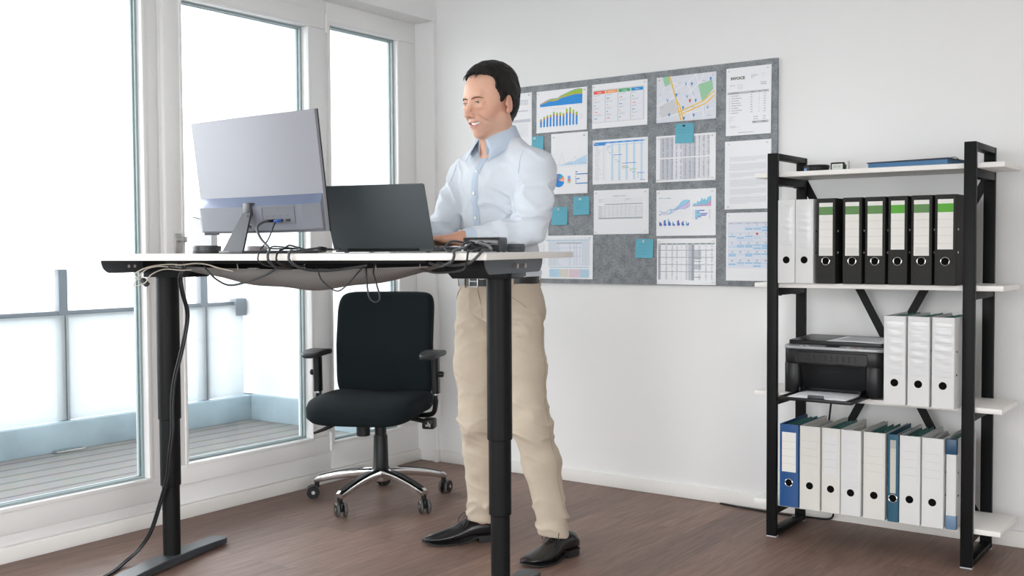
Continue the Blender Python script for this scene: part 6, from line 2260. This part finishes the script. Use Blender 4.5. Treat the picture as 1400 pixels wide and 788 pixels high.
# sleeve seams round the shoulders
for sh, sg in ((Lsh, 1), (Rsh, -1)):
    ax = unit(Ld * sg * .92 + Up * .12 - Fd * .05)
    e1 = unit(Up - ax * (Up @ ax)); e2 = np.cross(ax, e1)
    bm = BM(); pts = []
    for a in np.linspace(-118, 118, 26):
        d = e1 * math.cos(R(a)) + e2 * math.sin(R(a))
        pts.append(hit(shirt_fn, sh - Ld * sg * .010 + V3(0, 0, -.01), d, .0, .13) + d * .0002 - ORG)
    pts = np.array(pts)
    for _ in range(2): pts[1:-1] = (pts[:-2] + pts[1:-1] * 2 + pts[2:]) / 4
    tube(bm, [Vector(p) for p in pts], .0011, 6)
    obj('sleeve_seam', bm, mat('seam_blue', (0.36, 0.45, 0.56), 0.8), shirt)
# cuffs
for el, wr in ((Lel, Lwr), (Rel, Rwr)):
    ax = unit(wr - el); L_ = np.linalg.norm(wr - el)
    bm = BM()
    a, b_, d_ = frame_from(Vector(ax))
    rings = []
    for t, r_ in ((.82, .0335), (.825, .0350), (.98, .0325), (.985, .0315), (.97, .0300)):
        c = Vector(el + ax * L_ * t - ORG)
        rings.append([c + (a * math.cos(q) + b_ * math.sin(q)) * r_ for q in [2 * PI * k / 28 for k in range(28)]])
    ring_loft(bm, rings, cap=False)
    obj('cuff', bm, M_SHIRT2, shirt)

# ---- trousers
TR_ = Field()
TR_.ell(PEL + V3(0, 0, .055), (.166, .123, .085), Mb, .04)
TR_.ell(PEL + V3(0, 0, -.03) - Fd * .022 - Ld * .006, (.176, .125, .10), Mb, .05)
for hp, kn, an, sgn in ((Lhip, Lkn, Lan, 1), (Rhip, Rkn, Ran, -1)):
    TR_.chain([hp + V3(0, 0, .01) + Ld * sgn * .006, hp + (kn - hp) * .5 + Fd * .008 + Ld * sgn * (.004 if sgn > 0 else .012), kn + Fd * .004], [.096, .082, .064], .03)
    TR_.chain([kn + Fd * .004, kn + (an - kn) * .35 - Fd * .012, an + V3(0, 0, -.03)], [.064, .064, .055], .03)
hemL, hemR = .074, .076
def trouser_fn(P):
    d = TR_(P)
    Q = P + 0.03 * np.stack([vnoise(P, (8, 8, 8), 12.0), vnoise(P, (8, 8, 8), 15.0), vnoise(P, (8, 8, 8), 18.0)], 1)
    amp = .0026 + .0070 * np.exp(-((P[:, 2] - .50) / .09) ** 2) + .0085 * np.exp(-((P[:, 2] - .15) / .07) ** 2) + .0060 * np.exp(-((P[:, 2] - .84) / .06) ** 2)
    n1 = vnoise(np.stack([Q @ unit((.35, .1, .95)), Q @ unit((.9, .1, -.3)), Q @ unit((0, 1, 0))], 1), (30, 8, 8), 2.2)
    n2 = vnoise(np.stack([Q @ unit((-.5, .2, .8)), Q @ unit((.8, -.1, .5)), Q @ unit((0, 1, .1))], 1), (24, 7, 8), 9.4)
    amp = amp * sstep(.085, .125, P[:, 2])
    d = d - amp * .8 * (np.exp(-np.abs(n1) * 8) * 1.7 + np.exp(-np.abs(n2) * 8) * 1.2 - .8)
    d = np.maximum(d, P[:, 2] - 1.022)
    left = (P - ORG) @ Ld > 0.0
    hem = np.where(left, hemL, hemR) + .010 * np.where(left, (P - Lan) @ Fd, (P - Ran) @ Fd) / .05
    d = np.maximum(d, hem - P[:, 2])
    return d * .85
M_TROU = mat('trousers_beige', (0.510, 0.438, 0.348), 0.85, spec=0.2, bump=0.15, bscale=1400, noise=0.04, nscale=14)
tv, tq = surface(trouser_fn, (-2.60, 2.90, 0.07), (-1.98, 3.30, 1.05), 0.0048)
tro = mesh_np('trousers', tv, tq, M_TROU, man, ORG)
sm = tro.modifiers.new('soften', 'SMOOTH'); sm.factor = 0.5; sm.iterations = 5
M_SEAM = mat('seam_thread', (0.40, 0.32, 0.23), 0.9)
def on_trousers(base, d, out=.0006, r1=.2):
    return Vector(hit(trouser_fn, base, d, .0, r1) + np.array(d) * out - ORG)
# fly seam, pocket mouths, side seam
bm = BM()
pts = [on_trousers(PEL + V3(0, 0, z - .93) + Ld * l, Fd) for z, l in ((1.0, .012), (.96, .016), (.92, .018), (.88, .014), (.862, .004))]
tube(bm, pts, .0012, 6, smooth=3)
obj('fly_seam', bm, M_SEAM, tro)
for s in (-1, 1):
    bm = BM()
    pts = []
    for t in np.linspace(0, 1, 7):
        ang = R(38 + 40 * t) * s
        d = Fd * math.cos(ang) + Ld * math.sin(ang)
        pts.append(on_trousers(PEL + V3(0, 0, .060 - .050 * t - .03 * t * t), d))
    tube(bm, pts, .0016, 6, smooth=3)
    obj('pocket_edge', bm, M_SEAM, tro)
    bm = BM()
    pts = []
    hp, kn, an = (Lhip, Lkn, Lan) if s > 0 else (Rhip, Rkn, Ran)
    dS = unit(Ld * s * .95 - Fd * .2)
    for t in np.linspace(.05, 1, 10):
        pts.append(on_trousers(hp + (kn - hp) * t, dS))
    for t in np.linspace(.1, .98, 9):
        pts.append(on_trousers(kn + (an - kn) * t, dS))
    tube(bm, pts, .0012, 6, smooth=2)
    obj('side_seam', bm, M_SEAM, tro)
# belt
M_BELT = mat('belt_leather', (0.012, 0.011, 0.011), 0.4)
bm = BM()
rings = []
bpts = []
for k in range(56):
    a = 2 * PI * k / 56
    d = Fd * math.cos(a) + Ld * math.sin(a)
    p = hit(lambda P: np.minimum(trouser_fn(P), shirt_fn(P)), PEL + V3(0, 0, .072), d, .0, .24)
    r_ = np.linalg.norm((p - PEL - V3(0, 0, .072)))
    bpts.append((d, r_))
rs = np.array([r_ for _, r_ in bpts]); rs = (np.roll(rs, 1) + rs + np.roll(rs, -1)) / 3
for (d, _), r_ in zip(bpts, rs):
    c = PEL + V3(0, 0, .072)
    rings.append([Vector(c + d * (r_ + o) + V3(0, 0, z) - ORG) for o, z in ((.0, -.017), (.0045, -.017), (.0045, .017), (.0, .017))])
ring_loft(bm, rings, closed=True)
belt = obj('belt', bm, M_BELT, man)
bm = BM()
cB = PEL + V3(0, 0, .072) + Fd * (rs[0] + .006) - ORG
Mx = Matrix(((Ld[0], 0, Fd[0], cB[0]), (Ld[1], 0, Fd[1], cB[1]), (0, 1, 0, cB[2]), (0, 0, 0, 1)))
tube(bm, [Mx @ Vector((x, y, 0)) for x, y in rrect(.044, .040, .006, 3)], .0022, 6, closed=True)
cyl(bm, Mx @ Vector((-.02, 0, .001)), Mx @ Vector((.018, 0, .002)), .0016, seg=8)
obj('buckle', bm, M_STEEL, belt)
for ang in (-62, -28, 30, 64, 118, 180, 242):
    k = int(round((ang % 360) / 360 * 56)) % 56
    d, r_ = bpts[k][0], rs[k]
    lt = np.cross(Up, d)
    bm = BM()
    c = PEL + V3(0, 0, .072)
    rr_ = [[Vector(c + d * (r_ + o) + lt * l + V3(0, 0, z) - ORG) for l in (-.005, .005)] for o, z in ((.001, -.024), (.0062, -.019), (.0068, 0), (.0062, .019), (.001, .024))]
    vr = [[bm.verts.new(p) for p in row] for row in rr_]
    for i in range(4): bm.faces.new((vr[i][0], vr[i][1], vr[i + 1][1], vr[i + 1][0]))
    bl = obj('belt_loop', bm, M_TROU, tro)
    so = bl.modifiers.new('thick', 'SOLIDIFY'); so.thickness = 0.0012

# ---- shoes
M_SHOE = mat('shoe_leather', (0.010, 0.010, 0.011), 0.24, coat=0.15)
M_SOLE = mat('shoe_sole', (0.012, 0.012, 0.012), 0.6)
def shoe(heel, toe, side):
    heel = np.array(heel, float); toe = np.array(toe, float)
    ax = unit(toe - heel); lt = V3(-ax[1], ax[0], 0) * side   # lt: outer side
    Lg = np.linalg.norm(toe - heel)
    def P(t, l, z): return Vector(heel + ax * (t * Lg) + lt * l + V3(0, 0, z) - ORG)
    # (t, halfwidth, top height, inner offset)
    sec = [(0.0, .020, .060, 0), (.015, .028, .072, 0), (.06, .034, .086, 0), (.15, .036, .092, 0), (.27, .036, .094, 0), (.36, .037, .090, .001), (.46, .041, .076, .003), (.56, .046, .063, .005), (.66, .0485, .053, .006), (.75, .047, .046, .005), (.84, .041, .040, .002), (.91, .032, .035, 0), (.965, .020, .029, -.003), (1.0, .006, .022, -.004)]
    bm = BM(); rings = []
    zb = .024
    for t, hw, zt, off in sec:
        zbase = zb if t < .3 else zb - .010 * sstep(.3, .55, np.array(t)).item() + (.010 * max(0, (t - .80) / .2) ** 1.5)
        ring = []
        for q in range(20):
            a = 2 * PI * q / 20
            cx, sz_ = math.cos(a), math.sin(a)
            ex = 0.75 if sz_ < 0 else 1.0
            l = hw * math.copysign(abs(cx) ** ex, cx)
            z = zbase + (zt - zbase) * (0.5 + 0.5 * math.copysign(abs(sz_) ** (0.55 if sz_ < 0 else 0.9), sz_))
            if sz_ > 0: l *= 1 - .32 * sz_ * (1 if t > .3 else .4)
            ring.append(P(t, l + off, z))
        rings.append(ring)
    ring_loft(bm, rings)
    sh = obj('shoe', bm, M_SHOE, man, smooth=70)
    # sole with heel block
    bm = BM()
    for (ta, tb, z0, z1) in ((0.0, .27, 0.0, .026),):
        rg = []
        for z in (z0, z0 + .002, z1):
            ring = []
            for t, hw in ((.0, .018), (.02, .028), (.08, .036), (.18, .0375), (.27, .037)):
                ring.append((t, hw))
            pts = [P(t, h_, z) for t, h_ in ring] + [P(t, -h_, z) for t, h_ in ring[::-1]]
            rg.append(pts)
        ring_loft(bm, rg)
    rg = []
    up_ = [(-.004, .012), (.02, .030), (.08, .0375), (.18, .039), (.30, .037), (.45, .040), (.56, .0475), (.66, .0505), (.75, .0495), (.84, .044), (.91, .035), (.965, .0235), (1.005, .010), (1.015, .002)]
    for dz in (0, .006):
        pts = []
        for sgn in (1, -1):
            seq = up_ if sgn > 0 else up_[::-1]
            for t, h_ in seq:
                off = {.45: .003, .56: .005, .66: .006, .75: .005, .84: .002}.get(t, 0)
                zc_ = .020 if t < .28 else .020 - .0185 * sstep(.28, .50, np.array(t)).item() + .012 * max(0, (t - .78) / .22) ** 1.6
                pts.append(P(t, sgn * h_ + off, zc_ + dz))
        rg.append(pts)
    ring_loft(bm, rg)
    obj('sole', bm, M_SOLE, sh)
    # lacing
    bm = BM()
    for k in range(4):
        t = .37 + k * .042; z = .0895 - (k * .042) * Lg * .42 * 1.05
        tube(bm, [P(t, -.014, z + .001), P(t + .008, 0, z + .0055), P(t, .014, z + .001)], .0014, 6, smooth=4)
    kz = .094
    for sg in (-1, 1):
        tube(bm, [P(.36, 0, kz), P(.385, sg * .018, kz + .014), P(.45, sg * .034, kz + .004), P(.49, sg * .040, kz - .022), P(.44, sg * .034, kz - .024), P(.38, sg * .014, kz - .002), P(.36, 0, kz)], .0013, 6, smooth=6)
        tube(bm, [P(.36, 0, kz), P(.41, sg * .012, kz + .003), P(.47, sg * .022, kz - .022), P(.53, sg * .028, kz - .035)], .0012, 6, smooth=5)
    cyl(bm, P(.352, -.004, kz), P(.368, .004, kz + .001), .004, seg=10)
    obj('laces', bm, M_BELT, sh)
    return sh
shoe((-2.078, 3.235, 0), (-2.124, 2.968, 0), 1)
shoe((-2.425, 3.215, 0), (-2.598, 2.985, 0), -1)
# ------------------------------------------------------------------ cables
M_CAB = mat('cable_black', (0.014, 0.015, 0.017), 0.38)
M_CABG = mat('cable_grey', (0.050, 0.056, 0.062), 0.35)
M_CABW = mat('cable_cream', (0.56, 0.52, 0.44), 0.45)
def cable(name, pts, r, m, label, group=None, plugs=()):
    P_ = [dw(*p) for p in pts]
    bm = BM(); tube(bm, P_, r, 10, smooth=8)
    o = obj(name, bm, m)
    tag(o, label, 'cable', group)
    for (p, q, w_, h_, mm, nm) in plugs:
        a, b = dw(*p), dw(*q)
        bm = BM()
        d = (b - a); L_ = d.length; d.normalize()
        s_ = d.cross(Vector((0, 0, 1))).normalized(); up = s_.cross(d)
        Mx = Matrix(((s_.x, up.x, d.x, a.x), (s_.y, up.y, d.y, a.y), (s_.z, up.z, d.z, a.z), (0, 0, 0, 1)))
        prism(bm, rrect(w_, h_, min(w_, h_) * .3, 3), Mx, L_, bevel=min(w_, h_) * .12)
        obj(nm, bm, mm, o)
    return o
M_BLUE = mat('connector_blue', (0.05, 0.12, 0.42), 0.4)
cable('monitor_cable', [(-0.004, -0.310, 1.207), (-0.013, -0.328, 1.202), (-0.019, -0.345, 1.186), (0.004, -0.362, 1.155), (0.044, -0.385, 1.130), (0.062, -0.403, 1.1170), (0.066, -0.4180, 1.106), (0.070, -0.4180, 1.086), (0.060, -0.36, 1.066), (0.03, -0.24, 1.060)], 0.0040, M_CABG, 'thick grey cable dropping from the monitor back over the desk edge', 'cables on the desk',
      [((0.001, -0.2885, 1.209), (-0.004, -0.312, 1.207), 0.016, 0.009, M_BLACK, 'connector')])
cable('video_cable', [(0.027, -0.315, 1.206), (0.030, -0.332, 1.190), (0.022, -0.350, 1.150), (0.016, -0.378, 1.124), (0.028, -0.403, 1.1145), (0.032, -0.4165, 1.104), (0.034, -0.4165, 1.085), (0.010, -0.33, 1.070), (0.010, -0.24, 1.066)], 0.0022, M_CAB, 'thin black cable with blue plug looping below the monitor', 'cables on the desk',
      [((0.030, -0.2945, 1.209), (0.027, -0.317, 1.206), 0.012, 0.009, M_BLUE, 'blue_plug')])
cable('charger_cable', [(0.050, 0.03, 1.120), (0.035, -0.02, 1.120), (0.060, -0.13, 1.1235), (0.098, -0.24, 1.1200), (0.126, -0.36, 1.1150), (0.134, -0.403, 1.1155), (0.138, -0.4180, 1.106), (0.142, -0.4180, 1.086), (0.158, -0.37, 1.062), (0.189, -0.30, 1.056), (0.231, -0.24, 1.062), (0.284, -0.215, 1.071)], 0.0042, M_CABG, 'grey charger cable from the laptop running under the desk edge', 'cables on the desk',
      [((0.042, -0.06, 1.1205), (0.053, -0.10, 1.1225), 0.022, 0.014, M_BLACK, 'connector'), ((0.048, 0.024, 1.1198), (0.040, 0.000, 1.120), 0.010, 0.007, M_STEEL, 'plug')])
cable('usb_cable', [(0.000, 0.02, 1.113), (0.010, -0.06, 1.1125), (0.016, -0.16, 1.1245), (0.050, -0.27, 1.1330), (0.080, -0.33, 1.1320), (0.090, -0.372, 1.1220), (0.094, -0.403, 1.1150), (0.096, -0.4175, 1.104), (0.096, -0.4175, 1.088), (0.088, -0.38, 1.076), (0.085, -0.30, 1.070), (0.08, -0.24, 1.068)], 0.0030, M_CAB, 'black cable coiled on the desk top between monitor and laptop', 'cables on the desk')
cable('coiled_cable', [(0.080, -0.30, 1.1225), (0.055, -0.335, 1.1225), (0.020, -0.335, 1.1240), (0.012, -0.30, 1.1300), (0.040, -0.255, 1.1250), (0.075, -0.27, 1.1225), (0.078, -0.318, 1.1225), (0.035, -0.35, 1.1235), (0.000, -0.335, 1.1260), (-0.010, -0.29, 1.1230), (0.010, -0.25, 1.1225)], 0.0024, M_CAB, 'thin black cable tangle lying beside the monitor base', 'cables on the desk')
cable('hanging_loop', [(0.276, -0.205, 1.070), (0.281, -0.215, 1.037), (0.293, -0.222, 0.978), (0.313, -0.222, 0.960), (0.330, -0.222, 0.971), (0.319, -0.220, 1.011), (0.305, -0.215, 1.046), (0.304, -0.205, 1.072)], 0.0026, M_CAB, 'thin black cable loop hanging lowest, in front of chair back', 'cables under the desk')
cable('drooping_cable', [(0.100, -0.20, 1.068), (0.112, -0.214, 1.055), (0.130, -0.220, 1.023), (0.182, -0.222, 0.992), (0.221, -0.220, 1.015), (0.248, -0.214, 1.045), (0.262, -0.20, 1.066)], 0.0022, M_CAB, 'thin black cable drooping across the net right of centre', 'cables under the desk')
cable('drooping_cable', [(-0.32, -0.20, 1.066), (-0.297, -0.214, 1.051), (-0.256, -0.220, 1.023), (-0.205, -0.222, 1.007), (-0.131, -0.220, 1.022), (-0.080, -0.214, 1.040), (-0.04, -0.20, 1.064)], 0.0036, M_CABG, 'thicker dark cable drooping over left part of the net', 'cables under the desk')
cable('cream_cable', [(-0.207, -0.205, 1.052), (-0.256, -0.214, 1.062), (-0.296, -0.222, 1.074), (-0.344, -0.222, 1.077), (-0.396, -0.222, 1.072), (-0.442, -0.222, 1.074), (-0.506, -0.242, 1.066), (-0.554, -0.252, 1.045), (-0.543, -0.252, 1.028), (-0.522, -0.252, 1.021)], 0.0024, M_CABW, 'cream cable arching under the left desk end, upper strand', 'cables under the desk',
      [((-0.528, -0.252, 1.026), (-0.508, -0.251, 1.006), 0.020, 0.014, M_GRAPH, 'plug')])
cable('cream_cable', [(-0.360, -0.214, 1.056), (-0.391, -0.228, 1.055), (-0.454, -0.234, 1.058), (-0.483, -0.264, 1.040), (-0.506, -0.266, 1.014), (-0.549, -0.268, 1.004), (-0.531, -0.268, 1.030), (-0.506, -0.260, 1.057), (-0.480, -0.238, 1.067), (-0.44, -0.230, 1.066)], 0.0018, M_CABW, 'cream cable with small loop hanging lowest at left desk end', 'cables under the desk')
for k, lb in ((0, 'long black cable falling past left desk leg to the floor, outer strand'), (1, 'second black cable twisted with the long one beside left desk leg')):
    o_ = 0.0092 * k
    cable('floor_cable', [(-0.396 + o_, -0.205, 1.078), (-0.404 + o_, -0.206, 1.060), (-0.418 + o_, -0.205, 1.028), (-0.445 + o_, -0.160, 0.977), (-0.469 + o_, -0.105, 0.902), (-0.494 + o_, -0.098, 0.802), (-0.538 + o_, -0.092, 0.673), (-0.551 + o_, -0.090, 0.590), (-0.556 + o_, -0.086, 0.497), (-0.573 + o_, -0.080, 0.416), (-0.600 + o_, -0.062, 0.325), (-0.645 + o_, -0.044, 0.232), (-0.700 + o_, -0.030, 0.120), (-0.752 + o_, -0.034, 0.050), (-0.776 + o_, -0.085, 0.012), (-0.749 + o_, -0.190, 0.006), (-0.739 + o_, -0.34, 0.006), (-0.784 + o_, -0.55, 0.006)], 0.0040, M_CAB, lb, 'cables falling to the floor')
cable('dock_cable', [(0.528, -0.004, 1.130), (0.522, -0.04, 1.140), (0.512, -0.10, 1.142), (0.505, -0.13, 1.124), (0.524, -0.14, 1.1125), (0.546, -0.11, 1.118), (0.534, -0.06, 1.134), (0.544, -0.012, 1.140)], 0.0036, M_CABG, 'grey cable curled into a ring at left front of the glossy box', 'cables at the glossy box',
      [((0.528, -0.022, 1.130), (0.528, -0.003, 1.130), 0.009, 0.009, M_STEEL, 'plug')])
cable('dock_cable', [(0.556, -0.004, 1.132), (0.560, -0.06, 1.134), (0.597, -0.20, 1.122), (0.648, -0.385, 1.1150), (0.662, -0.4172, 1.102), (0.655, -0.4165, 1.086), (0.610, -0.36, 1.076), (0.569, -0.30, 1.070), (0.53, -0.25, 1.072), (0.49, -0.21, 1.078)], 0.0040, M_CABG, 'left of two grey cables leaving the glossy box over the desk edge', 'cables at the glossy box')
cable('dock_cable', [(0.585, -0.004, 1.134), (0.600, -0.07, 1.140), (0.646, -0.20, 1.136), (0.715, -0.30, 1.128), (0.752, -0.37, 1.116), (0.742, -0.402, 1.1150), (0.734, -0.4172, 1.102), (0.715, -0.4165, 1.086), (0.675, -0.36, 1.078), (0.595, -0.28, 1.072), (0.52, -0.22, 1.078)], 0.0042, M_CABG, 'wide grey cable loop sweeping right of the glossy box, over the edge', 'cables at the glossy box')
cable('dock_cable', [(0.610, -0.004, 1.128), (0.612, -0.05, 1.128), (0.600, -0.12, 1.116), (0.630, -0.24, 1.1125), (0.690, -0.380, 1.1125), (0.698, -0.403, 1.1150), (0.702, -0.4175, 1.104), (0.698, -0.4175, 1.084), (0.66, -0.36, 1.060), (0.54, -0.27, 1.050), (0.47, -0.225, 1.060)], 0.0030, M_CAB, 'thin black cable between the two grey ones at the glossy box', 'cables at the glossy box')
# power strip lying in the net
ps = thing('power_strip', 'black power strip lying in the net under the desk', 'power strip', dw(0.06, -0.09, 1.021), DR)
bm = BM(); boxb(bm, (-0.16, -0.027, 0.0), (0.16, 0.027, 0.036), 0.005)
pb = obj('housing', bm, M_BLACK, ps)
for k in range(5):
    bm = BM(); cyl(bm, (-0.12 + k * 0.055, 0, 0.0355), (-0.12 + k * 0.055, 0, 0.038), 0.021, seg=24)
    obj('outlet', bm, M_GRAPH, pb)

# small white plug resting in the net
wp = thing('charger_plug', 'small white charger plug resting in left part of the net', 'plug', dw(-0.165, -0.155, 1.036), DR)
bm = BM(); boxb(bm, (-0.022, -0.014, 0.0), (0.022, 0.014, 0.026), 0.008, 3)
obj('body', bm, M_ACR, wp)
for y in (-0.006, 0.006):
    bm = BM(); cyl(bm, (0.022, y, 0.013), (0.036, y, 0.013), 0.002, seg=10)
    obj('pin', bm, M_STEEL, wp)
